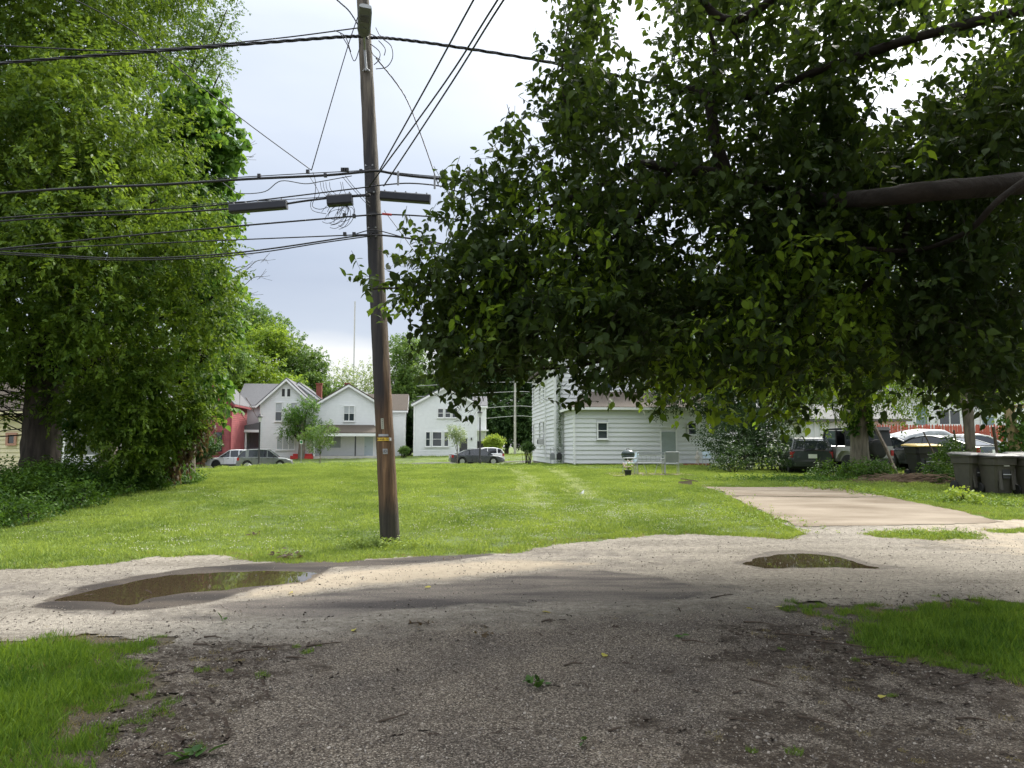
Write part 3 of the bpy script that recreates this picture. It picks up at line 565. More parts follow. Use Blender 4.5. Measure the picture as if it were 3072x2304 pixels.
def gable_block(parent, x0, x1, y0, y1, z0, ze, za, wallm, roofm, ridge='y', over=.35, course=.2, trim=None, wname='wall', rname='roof', cl=True):
    """a wall box with gable roof; ridge along y => gable faces front"""
    trim = trim or WTRIM; xm = (x0 + x1) / 2; ym = (y0 + y1) / 2; mb = MB(); e = .0
    if ridge == 'y': poly = [(x0, z0), (x1, z0), (x1, ze), (xm, za), (x0, ze)]; mb.prism(poly, y0, y1)
    else: mb.prism([(y0, z0), (y1, z0), (y1, ze), (ym, za), (y0, ze)], x0, x1, Matrix(((0, 1, 0, 0), (1, 0, 0, 0), (0, 0, 1, 0), (0, 0, 0, 1))))
    if cl:
        if ridge == 'y':
            clad(mb, (0, y0), (1, 0), z0 + .3, lerp_lim([(z0, x0, x1), (ze, x0, x1), (za, xm, xm)]), course, za, out=(0, -1))
            for xx, s in ((x0, -1), (x1, 1)): clad(mb, (xx, 0), (0, 1), z0 + .3, lambda z: (y0, y1), course, ze, out=(s, 0))
        else:
            clad(mb, (0, y0), (1, 0), z0 + .3, lambda z: (x0, x1), course, ze, out=(0, -1))
            for xx, s in ((x0, -1), (x1, 1)): clad(mb, (xx, 0), (0, 1), z0 + .3, lerp_lim([(z0, y0, y1), (ze, y0, y1), (za, ym, ym)]), course, za, out=(s, 0))
    w_ = ob(wname, mb, wallm, parent)
    for xx in (x0, x1): ob('corner_board', MB().box((xx, y0 - .035, (z0 + ze) / 2), (.15, .11, ze - z0)), trim, parent)
    rb = MB(); th = .14; fb = MB()
    if ridge == 'y':
        k = (za - ze) / (xm - x0); o2 = over
        for s in (-1, 1):
            xe = xm + s * ((x1 - x0) / 2 + o2); zz = ze - k * o2
            poly = [(xm, za + .03), (xe, zz + .03), (xe, zz + .03 + th), (xm, za + .03 + th)]; rb.prism(poly, y0 - o2, y1 + o2)
            fb.prism([(xm, za - .22), (xe, zz - .22), (xe, zz + .02), (xm, za + .02)], y0 - o2 - .03, y0 - o2 + .02)
            fb.box((xe + s * .02, ym, zz + .0), (.04, y1 - y0 + 2 * o2, .2))
    else:
        k = (za - ze) / (ym - y0); Mx = Matrix(((0, 1, 0, 0), (1, 0, 0, 0), (0, 0, 1, 0), (0, 0, 0, 1)))
        for s in (-1, 1):
            ye = ym + s * ((y1 - y0) / 2 + over); zz = ze - k * over
            rb.prism([(ym, za + .03), (ye, zz + .03), (ye, zz + .03 + th), (ym, za + .03 + th)], x0 - over, x1 + over, Mx)
            for xx in (x0 - over, x1 + over): fb.prism([(ym, za - .22), (ye, zz - .22), (ye, zz + .02), (ym, za + .02)], xx - .02, xx + .02, Mx)
            fb.box((xm, ye + s * .02, zz + .0), (x1 - x0 + 2 * over, .04, .2))
    r_ = ob(rname, rb, roofm, parent); ob('fascia', fb, trim, r_)
    return w_, r_
def chimney(parent, x, y, z0, z1, s=.6):
    c = ob('chimney', MB().box((x, y, (z0 + z1) / 2), (s, s, z1 - z0)), REDB, parent)
    ob('chimney_cap', MB().box((x, y, z1 + .04), (s + .14, s + .14, .12)), REDB, c)
def place(px, py_, Y, zoff=0):
    p = at(px, py_, Y); return (p.x, Y, H(p.x, Y) + zoff)
# scale helper: metres per photo pixel at distance
def mpp(Y): return Y / F

# ---- house one: left white gabled house with cross gable and side porch
Y1 = 78.; s = mpp(Y1); g0 = H(at(857, 1300, Y1).x, Y1)
h = thing('gabled_house', 'white two storey house with steep front gable, twin attic vents and side porch', 'house', (at(857, 1300, Y1).x, Y1, g0), ST * .6)
def zz(py_, Y, g): return at(1536, py_, Y).z - g
za, ze = zz(1138, Y1, g0), zz(1208, Y1, g0); hw = 74 * s
gable_block(h, -hw, hw, 0, 6.5, -.6, ze, za, WSID, SHG, over=.45, course=.19)
gable_block(h, -hw - 2.7, .2, 2.2, 9.5, -.6, zz(1211, Y1, g0), zz(1143, Y1, g0), WSID, SHG, ridge='x', over=.35, course=.19, wname='wing_wall', rname='wing_roof')
gable_block(h, -2.2, 3.7, 3.2, 9.5, -.6, zz(1206, Y1, g0), zz(1143, Y1, g0), WSID, SHG, over=.3, course=.19, wname='rear_wall', rname='rear_roof')
for dx in (-.55, .55): ob('attic_vent', MB().box((dx * .5 - .05, -.05, zz(1190, Y1, g0) + .42), (.3, .05, .8)), DARK, h)
ob('vent_surround', MB().box((-.05, -.035, zz(1190, Y1, g0) + .42), (1.05, .04, 1.05)), WTRIM, h)
window(h, -.75, zz(1262, Y1, g0), .62, 1.85, 0, curtain=True); window(h, .82, zz(1262, Y1, g0), .62, 1.85, 0, curtain=True)
window(h, .05, zz(1348, Y1, g0), 1.75, 1.35, 0, sash=False, glass=CURT, n=3); window(h, -hw - .35, zz(1262, Y1, g0), .38, 1.7, 2.2)
chimney(h, hw + .1, 5, 5.5, zz(1140, Y1, g0))
# side porch on the left
pz = zz(1290, Y1, g0); ob('porch_roof', MB().prism([(-hw - 2.9, pz - .1), (-hw, pz - .1), (-hw, pz + .75), (-hw - .2, pz + .75), (-hw - 2.9, pz + .12)], -.3, 2.2), SHG, h)
ob('porch_fascia', MB().box((-hw - 1.45, -.33, pz - .12), (2.95, .07, .26)), WTRIM, h)
for xx in (-hw - 2.55, -hw - 1.4): ob('porch_post', MB().box((xx, -.1, (pz - .2) / 2 + .2), (.16, .16, pz - .5)), WTRIM, h)
ob('porch_wall', MB().box((-hw - .75, 1.9, pz / 2), (1.4, .1, pz)), PURP, h)
ob('porch_floor', MB().box((-hw - 1.4, .95, .2), (2.7, 2.5, .4)), PINKT, h)
ob('front_steps', MB().box((1.9, -.8, .16), (2.3, 1.2, .32)).box((1.9, -.5, .42), (1.9, .8, .2)), mat('red_paint', (.45, .03, .025), .6, .1), h)
# ---- house two: white house with low front gable and full porch
Y2 = 80.; s = mpp(Y2); cx2 = at(1045, 1300, Y2).x; g0 = H(cx2, Y2)
h = thing('porch_house', 'white house with wide low gable and shingled porch roof directly behind the pole', 'house', (cx2, Y2, g0), ST * .5)
za, ze = zz(1155, Y2, g0), zz(1215, Y2, g0); hw = 100 * s
gable_block(h, -hw, hw, 0, 8, -.6, ze, za, WSID, SHB, over=.35, course=.18)
gable_block(h, -1.0, hw + 2.2, 6.5, 12, -.6, zz(1220, Y2, g0), zz(1168, Y2, g0), WSID, SHB, ridge='x', over=.3, course=.18, wname='rear_wall', rname='rear_roof')
window(h, .05, zz(1262, Y2, g0), 1.05, 1.55, 0, n=2, curtain=True)
pz = zz(1302, Y2, g0)
ob('porch_roof', MB().loft([[(-hw + .3, -2.3, pz), (hw + .1, -2.3, pz), (hw + .1, 0, pz), (-hw + .3, 0, pz)], [(-hw + .3, -2.3, pz + .12), (hw + .1, -2.3, pz + .12), (hw - .9, 0, pz + 1.0), (-hw + .3, 0, pz + 1.0)]]), SHB, h)
ob('porch_fascia', MB().box((.2, -2.32, pz - .12), (2 * hw - .1, .08, .3)), WTRIM, h)
for xx in (-hw + .4, 1.0): ob('porch_post', MB().box((xx, -2.2, pz / 2 - .05), (.13, .13, pz - .3)), DARK if xx > 0 else WTRIM, h)
ob('porch_floor', MB().box((.1, -1.2, .0), (2 * hw, 2.5, .42)), MSW, h)
window(h, -1.35, zz(1343, Y2, g0), 1.15, 1.35, 0, sash=False, glass=mat('closed_blind', (.33, .36, .36), .6, .05))
d = ob('door', MB().box((2.2, -.05, .21 + 1.02), (.92, .06, 2.04)), mat('pale_door', (.52, .60, .64), .5, .04), h); ob('door_frame', MB().box((1.69, -.05, 1.25), (.09, .08, 2.1)).box((2.71, -.05, 1.25), (.09, .08, 2.1)).box((2.2, -.05, 2.32), (1.1, .08, .1)), WTRIM, d); ob('door_handle', MB().box((1.85, -.1, 1.2), (.05, .06, .05)), DARK, d)
ob('mailbox', MB().box((3.2, -.1, 1.45), (.42, .12, .17)), DARK, h)
chimney(h, -.9, 6, 5, zz(1138, Y2, g0), .5)
# ---- house three: white two storey behind the parked sedan
Y3 = 84.; s = mpp(Y3); cx3 = at(1336, 1300, Y3).x; g0 = H(cx3, Y3)
h = thing('corner_house', 'white two storey house with triple windows behind the parked dark sedan', 'house', (cx3, Y3, g0), ST * .3)
ze, za = zz(1210, Y3, g0), zz(1160, Y3, g0); hw = 93 * s
gable_block(h, -hw, hw, 0, 9, -.4, ze, za, WSID, SHG, over=.3, course=.17)
gable_block(h, hw - .2, hw + 1.1, 2.0, 7, -.4, zz(1215, Y3, g0), zz(1185, Y3, g0), WSID, SHG, ridge='x', over=.2, wname='wing_wall', rname='wing_roof', course=.17)
for dx in (-.4, .42, 1.22): window(h, dx - .15, zz(1252, Y3, g0), .55, .95, 0)
for dx, wd in ((-1.95, .42), (-.92, .95), (.12, .42)): window(h, dx, zz(1338, Y3, g0), wd, 1.55, 0, frame=.11)
d = ob('door', MB().box((2.05, -.05, .95), (.9, .06, 2.1)), mat('storm_door', (.05, .05, .055), .4, .3, 8), h); ob('door_frame', MB().box((1.55, -.05, .98), (.1, .08, 2.16)).box((2.55, -.05, .98), (.1, .08, 2.16)), WTRIM, d)
ob('porch_lamp', MB().box((2.95, -.12, 1.95), (.13, .16, .28)), DARK, h); ob('side_porch_shade', MB().box((hw + .55, 1.93, .75), (.85, .05, 1.9)), DARK, h)  # flat dark panel stands in for the shade inside the side porch
ob('porch_hood', MB().box((hw + .6, 1.6, zz(1290, Y3, g0)), (1.6, 1.1, .16)), WTRIM, h)
# ---- red house far left
Y4 = 72.; cx4 = at(632, 1300, Y4).x; g0 = H(cx4, Y4)
h = thing('red_house', 'faded red two storey house half hidden by the hanging tree branches', 'house', (cx4, Y4, g0), ST * .5)
gable_block(h, -3.9, 1.3, .8, 9, -.6, 6.3, 8.6, PINK, SHG, course=.2, trim=PINKT); gable_block(h, -1.2, 1.9, 0, 6, -.6, 6.1, 7.9, PINK, SHG, course=.2, trim=PINKT, wname='bay_wall', rname='bay_roof')
window(h, .75, 1.2, .8, 1.9, 0, m=PINKT); window(h, -.5, 4.0, .7, 1.4, 0, m=PINKT); window(h, -2.6, 3.9, .8, 1.4, .8, m=WTRIM)
# ---- porch of a white house behind the big left tree
Y5 = 60.; cx5 = at(250, 1360, Y5).x; g0 = H(cx5, Y5)
h = thing('white_porch_house', 'white house with railed front porch behind the big left tree trunk', 'house', (cx5, Y5, g0), ST * .4)
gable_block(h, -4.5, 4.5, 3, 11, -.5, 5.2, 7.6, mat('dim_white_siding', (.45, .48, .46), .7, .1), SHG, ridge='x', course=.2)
ob('porch_floor', MB().box((0, 1.5, .25), (9, 3, .5)), WTRIM, h)
rl = ob('railing', MB().box((0, .05, 1.42), (9, .09, .07)).box((0, .05, .72), (9, .06, .05)), WTRIM, h)
bm_ = MB().box((0, 0, 0), (.05, .05, .66)).mesh('baluster'); bm_.materials.append(WTRIM)
for i in range(60): q = link('baluster', bm_, None, rl, (-4.4 + i * .149, .05, 1.07))
for xx in (-4.4, -1.5, 1.5, 4.4): ob('porch_post', MB().box((xx, .05, 1.75), (.18, .18, 2.5)), WTRIM, h)
ob('porch_roof', MB().prism([(-4.8, 3.0), (4.8, 3.0), (4.8, 3.3), (-4.8, 3.3)], -.3, 3), SHG, h)
window(h, -1.8, 1.2, .9, 1.4, 3); window(h, 2.2, 1.2, .9, 1.4, 3); ob('door', MB().box((.3, 2.95, 1.5), (.95, .08, 2.05)), DARK, h)
# ---- cream house at the far left edge
Y6 = 37.; xr = at(76, 1300, Y6).x; g0 = H(xr, Y6)
h = thing('cream_house', 'pale cream sided house with small red framed window at the left edge', 'house', (xr, Y6, g0), 0)
gable_block(h, -9, 0, 0, 2.6, -.4, 3.4, 4.6, CREAM, SHB, ridge='x', course=.21, trim=CREAM)
window(h, -.62, zz(1330, Y6, g0), .30, .42, 0, frame=.11, m=mat('faded_red_frame', (.50, .26, .20), .7, .1), sash=False, sill=False)
# ---- big right house (near), rear lean-to with individual boards
Y7 = 47.0; c7 = at(1722, 1350, Y7); g0 = .42
h = thing('clapboard_house', 'pale blue-white clapboard house with one storey rear addition behind the patio', 'house', (c7.x, Y7, g0), R(5))
lz = zz(1224, Y7, g0)          # eave of rear addition
LW = 10.2                      # lean-to width
ub = MB().box((0, 0, 0), (1, 1, 1)).mesh('siding_board')
def board_mesh(c, tp=.02):
    m_ = MB().add([(-.5, -tp - .012, 0), (.5, -tp - .012, 0), (.5, -.004, c), (-.5, -.004, c), (-.5, .0, 0), (.5, .0, 0), (.5, .0, c), (-.5, .0, c)], [(0, 1, 2, 3), (4, 5, 1, 0), (0, 3, 7, 4), (1, 5, 6, 2), (3, 2, 6, 7)]).mesh('siding_board'); m_.materials.append(BSID); return m_
bw = {}
def boards(parent, x, y, rz, x0, x1, z0, z1, c, skip=()):
    me = bw.setdefault(c, board_mesh(c, .045)); z = z0; M0 = Matrix.Translation((x, y, 0)) @ Matrix.Rotation(rz, 4, 'Z')
    while z < z1 - .05:
        segs = [(x0, x1)]
        for sx0, sx1, sz0, sz1 in skip:
            if z < sz1 and z + c > sz0:
                segs = [q for a, b in segs for q in ((a, min(b, sx0)), (max(a, sx1), b)) if q[1] - q[0] > .03]
        for a, b in segs:
            o = link('siding_board', me, None, parent); o.matrix_local = M0 @ Matrix.Translation(((a + b) / 2, 0, z)) @ Matrix.Diagonal((b - a, 1, 1, 1))
        z += c
core = MB().box((LW / 2, 2.0, lz / 2 + .1), (LW - .02, 3.96, lz - .2))
ob('wall', core, BSID, h); ob('foundation', MB().box((LW / 2, 2, -.35), (LW - .1, 3.9, 1.0)), FND, h)
wx = at(1808, 1300, Y7).x - c7.x; dxr = at(2005, 1300, Y7 + .6).x - c7.x; w2x = at(2075, 1300, Y7 + .8).x - c7.x
boards(h, 0, 0, 0, 0.06, LW, .12, lz - .1, .285, [(wx - .38, wx + .38, 1.65, 2.75), (dxr - .5, dxr + .5, 0, 2.25), (w2x - .4, w2x + .4, 1.9, 2.75)])
boards(h, 0, 4, -math.pi / 2, 0.0, 3.94, .12, lz - .1, .285)
window(h, wx, 1.72, .56, .95, 0.0, frame=.08); window(h, w2x, 1.98, .5, .7, 0, frame=.07, m=BSID)
d = ob('door', MB().box((dxr, -.02, 1.08), (.92, .06, 2.1)), mat('grey_green_door', (.33, .38, .36), .5, .05), h); ob('door_frame', MB().box((dxr - .51, -.03, 1.12), (.09, .09, 2.24)).box((dxr + .51, -.03, 1.12), (.09, .09, 2.24)), WTRIM, d)
ob('door_step', MB().box((dxr, -.5, -.05), (1.5, .8, .3)), MSW, h)
for xx in (.02,): ob('corner_board', MB().box((xx, -.03, lz / 2), (.13, .1, lz - .1)), WTRIM, h)
ob('lean_to_roof', MB().loft([[(-.3, -.35, lz - .02), (LW + .3, -.35, lz - .02), (LW + .3, 4.1, lz + .0), (-.3, 4.1, lz)], [(-.3, -.35, lz + .08), (LW + .3, -.35, lz + .08), (LW - 1.0, 3.9, lz + 1.35), (1.9, 3.9, lz + 1.35)]]), SHB, h)
ob('fascia', MB().box((LW / 2, -.37, lz - .04), (LW + .6, .05, .16)).box((-.32, 1.8, lz - .04), (.05, 4.3, .16)), WTRIM, h)
# main two storey body, behind the addition and sticking out to the left
mx0 = -.62; mz = 7.0; MY = 4.0; ml = 13.5; MWd = 9.2
ob('main_wall', MB().prism([(mx0, 0), (mx0 + MWd, 0), (mx0 + MWd, mz), (mx0 + MWd / 2, mz + 2.6), (mx0, mz)], MY, MY + ml), WSID, h)
boards(h, mx0, MY + ml, -math.pi / 2, 0, ml, .4, mz - .1, .30, [(1.0, 1.9, 1.3, 3.1), (5.2, 6.1, 1.3, 3.1), (7.6, 8.5, 1.3, 3.1)])
boards(h, mx0, MY, 0, 0, MWd, lz + .05, mz - .1, .285, [(3.05, 4.15, 5.0, 6.3)])
ob('main_foundation', MB().box((mx0 + MWd / 2, MY + ml / 2, -.1), (MWd - .1, ml - .1, .9)), FND, h)
wlf = MB()
for yy in (MY + ml - 1.45, MY + ml - 5.65, MY + ml - 8.05):
    wn_ = ob('window', MB().box((mx0 - .04, yy - .45, 2.2), (.1, .1, 1.9)).box((mx0 - .04, yy + .45, 2.2), (.1, .1, 1.9)).box((mx0 - .04, yy, 3.12), (.1, 1.0, .12)).box((mx0 - .04, yy, 1.28), (.13, 1.05, .08)).box((mx0 - .04, yy, 2.2), (.07, .8, .06)), WTRIM, h)
    ob('pane', MB().box((mx0 - .01, yy, 2.2), (.03, .8, 1.76)), GLS, wn_)
    w2 = ob('window', MB().box((mx0 - .04, yy - .45, 5.5), (.1, .1, 1.5)).box((mx0 - .04, yy + .45, 5.5), (.1, .1, 1.5)).box((mx0 - .04, yy, 6.25), (.1, 1.0, .1)).box((mx0 - .04, yy, 4.75), (.13, 1.05, .08)), WTRIM, h)
    ob('pane', MB().box((mx0 - .03, yy, 5.5), (.02, .8, 1.4)), GLS, w2)
window(h, mx0 + 3.6, 5.05, .8, 1.15, MY, frame=.1)
ob('main_corner_board', MB().box((mx0, MY - .03, mz / 2 + .2), (.16, .12, mz - .4)), WTRIM, h)
ob('main_roof', MB().prism([(mx0 - .4, mz - .1), (mx0 + MWd / 2, mz + 2.65), (mx0 + MWd + .4, mz - .1), (mx0 + MWd + .4, mz + .05), (mx0 + MWd / 2, mz + 2.85), (mx0 - .4, mz + .05)], MY - .3, MY + ml + .3), SHB, h)
ob('downspout', MB().tube([(mx0 + .3, MY - .12, mz - .3), (mx0 + .3, MY - .12, lz), (mx0 + .32, MY - .14, .2)], .045, 8), WTRIM, h); ob('downspout', MB().tube([(mx0 - .12, MY + 4.2, mz - .2), (mx0 - .12, MY + 4.2, .2)], .05, 8), WTRIM, h)
ac = ob('window_air_conditioner', MB().box((mx0 - .28, MY + ml - 8.05 - .0, 1.55), (.5, .6, .42)), mat('ac_metal', (.5, .5, .48), .5, .1), h); ob('grille', MB().box((mx0 - .54, MY + ml - 8.05, 1.55), (.02, .5, .32)), DARK, ac)
HOUSE7 = h
hM = Matrix.Translation((c7.x, Y7, g0)) @ Matrix.Rotation(R(5), 4, 'Z')
MTL = mat('grey_metal', (.30, .31, .32), .5, .1, metal=.4); BLK = mat('black_plastic', (.02, .02, .022), .5, .2)
for i, (u, v, hh, lb) in enumerate(((mx0 - .35, 2.9, 1.15, 'grey gas meter with looped pipe against the clapboard house'), (mx0 - .15, 1.2, .95, 'dark utility meter beside the downspout of the clapboard house'))):
    P_ = hM @ Vector((u, v, 0)); t_ = thing('gas_meter', lb, 'meter', (P_.x, P_.y, H(P_.x, P_.y)), R(5))
    ob('meter_body', MB().box((0, 0, .55), (.32, .22, .38)).lathe([(.1, .74), (.1, .8), (.04, .84)], 12), MTL if i == 0 else BLK, t_)
    ob('pipe', MB().tube([(-.1, .02, 0), (-.1, .02, hh), (.08, .02, hh + .02), (.12, .02, hh - .1), (.12, .02, .5)], .022, 6).tube([(.12, .0, 0), (.12, 0, .4)], .022, 6), MTL, t_)
# ------------------------------------------------------------------ buildings on the right
Y8 = 52.; xl = at(2560, 1300, Y8).x; g0 = H(24, Y8)
h = thing('long_white_house', 'long white sided building with small windows behind the red picket fence', 'house', (xl, Y8, g0), R(3))
gable_block(h, 0, 24, 0, 9, -.5, zz(1178, Y8, g0), zz(1120, Y8, g0) + .6, WSID, SHG, ridge='x', course=.2)
for px_, wd, n_ in ((2662, .9, 1), (2768, .85, 1), (2855, 1.5, 2), (2975, .9, 1)):
    window(h, (at(px_, 1250, Y8).x - xl), zz(1272 if n_ == 2 else 1276, Y8, g0), wd, .95 if n_ == 2 else 1.3, 0, n=n_, sash=(n_ == 1), glass=mat('bluish_glass', (.18, .25, .27), .15, .1) if n_ == 1 else None)
Y9 = 43.; xs = at(2420, 1300, Y9).x; g0 = H(xs + 2, Y9)
h = thing('metal_shed', 'low white ribbed metal shed with grey roof behind the open-top utility vehicle', 'shed', (xs, Y9, g0), 0)
sh = zz(1262, Y9, g0); mb = MB().box((2.9, 2.5, sh / 2 - .1), (5.8, 5, sh + .2)); ob('wall', mb, WSID, h)
rbm = MB().box((0, 0, 0), (.05, .05, sh - .2)).mesh('rib'); rbm.materials.append(WTRIM)
for i in range(19): link('rib', rbm, None, h, (.15 + i * .31, -.02, sh / 2))
ob('roof', MB().prism([(-.2, sh - .05), (6.0, sh - .05), (6.0, sh + .1), (-.2, sh + .1)], -.25, 0).loft([[(-.2, 0, sh), (6, 0, sh), (6, 5.2, sh), (-.2, 5.2, sh)], [(-.2, -.2, sh + .1), (6, -.2, sh + .1), (6, 2.6, sh + 1.1), (-.2, 2.6, sh + 1.1)]]), mat('shed_roof', (.13, .13, .125), .9, .15), h)
# red picket fence
Y10 = 40.5; f0 = at(2625, 1300, Y10).x; fz = H(f0 + 3, Y10); ft = at(1536, 1273, Y10).z - fz
fen = thing('picket_fence', 'faded red wooden picket fence with dog-eared tops behind the parked cars', 'fence', (f0, Y10, fz), R(2))
RW = mat('red_fence_wood', (.42, .10, .065), .8, .3, 3, .3, 30, stretch=(3, 3, .4)); RW2 = mat('orange_red_fence_wood', (.50, .17, .09), .8, .3, 3, .3, 30, stretch=(3, 3, .4))
pms = []
for k_, m_ in enumerate((RW, RW, RW2)):
    q = MB().prism([(-.06, 0), (.06, 0), (.06, ft - .14), (.018, ft), (-.018, ft), (-.06, ft - .14)], -.012, .012).mesh('picket'); q.materials.append(m_); pms.append(q)
for i in range(96):
    o = link('picket', pms[int(rng.integers(0, 3))] if i > 40 else pms[0], None, fen, (i * .152, rng.normal(0, .004), rng.normal(0, .015))); o.rotation_euler = (0, rng.normal(0, .012), 0)
for zz_ in (.4, ft - .45): ob('rail', MB().box((7.3, .05, zz_), (14.7, .05, .09)), RW, fen)
for i in range(6): ob('post', MB().box((i * 2.9 + .05, .1, ft / 2), (.1, .1, ft)), RW, fen)

# ------------------------------------------------------------------ utility pole
PB = at(1171, 1632, 12.2); PT = at(1089, 0, 12.35)
pole_dir = (PT - PB).normalized(); PB = PB - pole_dir * .25; top = PT + pole_dir * 2.4
def wood_pole_mat():
    m, t, o = new_mat('weathered_pole_wood'); p = N(t, 'ShaderNodeBsdfPrincipled', Roughness=.85); L(t, p.outputs[0], o.inputs[0])
    tcn = N(t, 'ShaderNodeTexCoord'); q = N(t, 'ShaderNodeMapping'); q.inputs['Scale'].default_value = (9, 9, .5); L(t, tcn.outputs['Object'], q.inputs[0])
    n1 = N(t, 'ShaderNodeTexNoise', Scale=1.6, Detail=8, Roughness=.65); L(t, q.outputs[0], n1.inputs[0]); n2 = N(t, 'ShaderNodeTexNoise', Scale=1.2, Detail=3); L(t, tcn.outputs['Object'], n2.inputs[0])
    sx = N(t, 'ShaderNodeSeparateXYZ'); L(t, tcn.outputs['Object'], sx.inputs[0])
    br = ramp(t, n1.outputs[0], [(.34, (.02, .012, .009)), (.46, (.11, .066, .038)), (.58, (.17, .10, .055)), (.72, (.34, .21, .11))])
    gr = ramp(t, n1.outputs[0], [(.36, (.03, .026, .022)), (.46, (.11, .095, .075)), (.56, (.17, .145, .115)), (.72, (.29, .25, .19))])
    lo = ramp(t, n1.outputs[0], [(.3, (.02, .018, .015)), (.7, (.075, .062, .048))])
    c = mixc(t, ramp(t, mth(t, 'ADD', mth(t, 'MULTIPLY', sx.outputs[2], .1), mth(t, 'MULTIPLY', n2.outputs[0], .15)), [(.33, 0.0), (.55, 1.0)]), br, gr)
    left_x = mth(t, 'ADD', mth(t, 'ADD', mth(t, 'MULTIPLY', sx.outputs[0], 1.0), mth(t, 'MULTIPLY', sx.outputs[2], .065)), mth(t, 'MULTIPLY', mth(t, 'SUBTRACT', n1.outputs[0], .5), .10))
    left_dark = mth(t, 'MULTIPLY', ramp(t, left_x, [(.03, 1.0), (.07, 0.0)]), ramp(t, mth(t, 'ADD', mth(t, 'MULTIPLY', sx.outputs[2], .1), mth(t, 'MULTIPLY', n1.outputs[0], .06)), [(.24, 0.0), (.30, 1.0), (.70, 1.0), (.85, .0)]))  # darker streak down the left side, over the middle of the shaft
    c = mixc(t, mth(t, 'MULTIPLY', left_dark, .85), c, (.022, .024, .03))
    c = mixc(t, ramp(t, mth(t, 'ADD', mth(t, 'MULTIPLY', sx.outputs[2], .5), mth(t, 'MULTIPLY', n2.outputs[0], .2)), [(.45, 1.0), (.62, 0.0)]), c, lo)
    L(t, c, p.inputs['Base Color']); b = N(t, 'ShaderNodeBump', Strength=1, Distance=.035); L(t, n1.outputs[0], b.inputs['Height']); L(t, b.outputs[0], p.inputs['Normal']); return m
pole = thing('utility_pole', 'tall weathered wooden utility pole with yellow number strip, leaning left in the lawn edge', 'utility pole', tuple(PB))
def pp(t_): return pole_dir * t_
TL = (top - PB).length
nseg = 60; mb = MB(); rr = [.158 - .0052 * (TL * i / nseg) + (.008 * math.exp(-(TL * i / nseg) / .6)) + .0025 * math.sin(i * 2.1) for i in range(nseg + 1)]
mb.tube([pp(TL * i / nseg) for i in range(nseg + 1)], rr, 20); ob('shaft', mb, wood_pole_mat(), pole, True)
def pole_at_py(py_): # distance along pole whose picture row is py_
    lo_, hi_ = 0, TL
    for _ in range(40):
        m_ = (lo_ + hi_) / 2; P = PB + pp(m_); d_ = P - Vector((0, 0, CAMZ)); b_ = (d_.z * math.cos(PITCH) - d_.y * math.sin(PITCH)) / (d_.y * math.cos(PITCH) + d_.z * math.sin(PITCH))
        if 1152 - b_ * F > py_: lo_ = m_
        else: hi_ = m_
    return lo_
def prad(t_): return .158 - .0052 * t_
def on_pole(t_, ang, dr=0):  # ang 0 = towards camera(-y), positive to the right
    r_ = prad(t_) + dr; return pp(t_) + Vector((math.sin(ang) * r_, -math.cos(ang) * r_, 0))
def plate(name, t_, ang, wd, hh, m, dr=.01, seg=5, label=None):
    rr_ = prad(t_) + dr; mbp = MB(); vv = []
    for i in range(seg + 1):
        a = ang + (i / seg - .5) * wd / rr_
        for dz in (-.5, .5):
            for e in (0, -.006): vv.append(pp(t_ + dz * hh) + Vector((math.sin(a) * (rr_ + e), -math.cos(a) * (rr_ + e), 0)))
    for i in range(seg):
        k_ = i * 4; mbp.f += [(k_, k_ + 4, k_ + 6, k_ + 2), (k_ + 1, k_ + 3, k_ + 7, k_ + 5), (k_, k_ + 1, k_ + 5, k_ + 4), (k_ + 2, k_ + 6, k_ + 7, k_ + 3)]
    mbp.f += [(0, 2, 3, 1), (seg * 4, seg * 4 + 1, seg * 4 + 3, seg * 4 + 2)]; mbp.v = [tuple(v) for v in vv]
    return ob(name, mbp, m, pole, label=label)
t1 = pole_at_py(1318); YEL = mat('yellow_plate', (.80, .55, .06), .45, .1, 20); ALU = mat('dull_aluminium', (.42, .43, .44), .45, .1, metal=.5)
plate('number_plate', t1, .02, .235, .052, YEL, .012); plate('number_plate_end', t1 + .002, .72, .045, .05, WTRIM, .0125)
plate('metal_strip', pole_at_py(1306), -.0, .17, .036, ALU); plate('number_tag', pole_at_py(1272), -.02, .045, .175, mat('pale_tag', (.45, .47, .38), .5, .1), .01)
plate('square_tag', pole_at_py(1354), .12, .078, .085, mat('grey_tag', (.38, .39, .40), .5, .2, 40), .008)
TXT = []
def text_on(name, body, size, t_, ang, m, vertical=False, dr=.016):
    fc = bpy.data.curves.new(name, 'FONT'); fc.body = body; fc.size = size; fc.align_x = 'CENTER'; fc.align_y = 'CENTER'; fc.extrude = .0015; fc.materials.append(m)
    o = bpy.data.objects.new(name, fc); col.objects.link(o); o.parent = pole; P_ = on_pole(t_, ang, dr)
    o.location = P_; o.rotation_euler = (R(90), R(90) if vertical else 0, ang); TXT.append(o); return o
for i, ch in enumerate('B-44B-762'): text_on('numeral', ch, .042, t1, -.62 + i * .155, BLK)
for i, ch in enumerate('48321'): text_on('tag_numeral', ch, .030, pole_at_py(1272) + .065 - i * .032, -.02, BLK)
text_on('tag_lettering', 'ID', .06, pole_at_py(1354), .12, DARK, dr=.013)
bpy.context.view_layer.update(); dg_ = bpy.context.evaluated_depsgraph_get()
for o in TXT:
    me = bpy.data.meshes.new_from_object(o.evaluated_get(dg_)); nm = o.name; q = bpy.data.objects.new(nm, me); col.objects.link(q); q.parent = pole; q.location = o.location; q.rotation_euler = o.rotation_euler
for o in TXT: bpy.data.objects.remove(o)
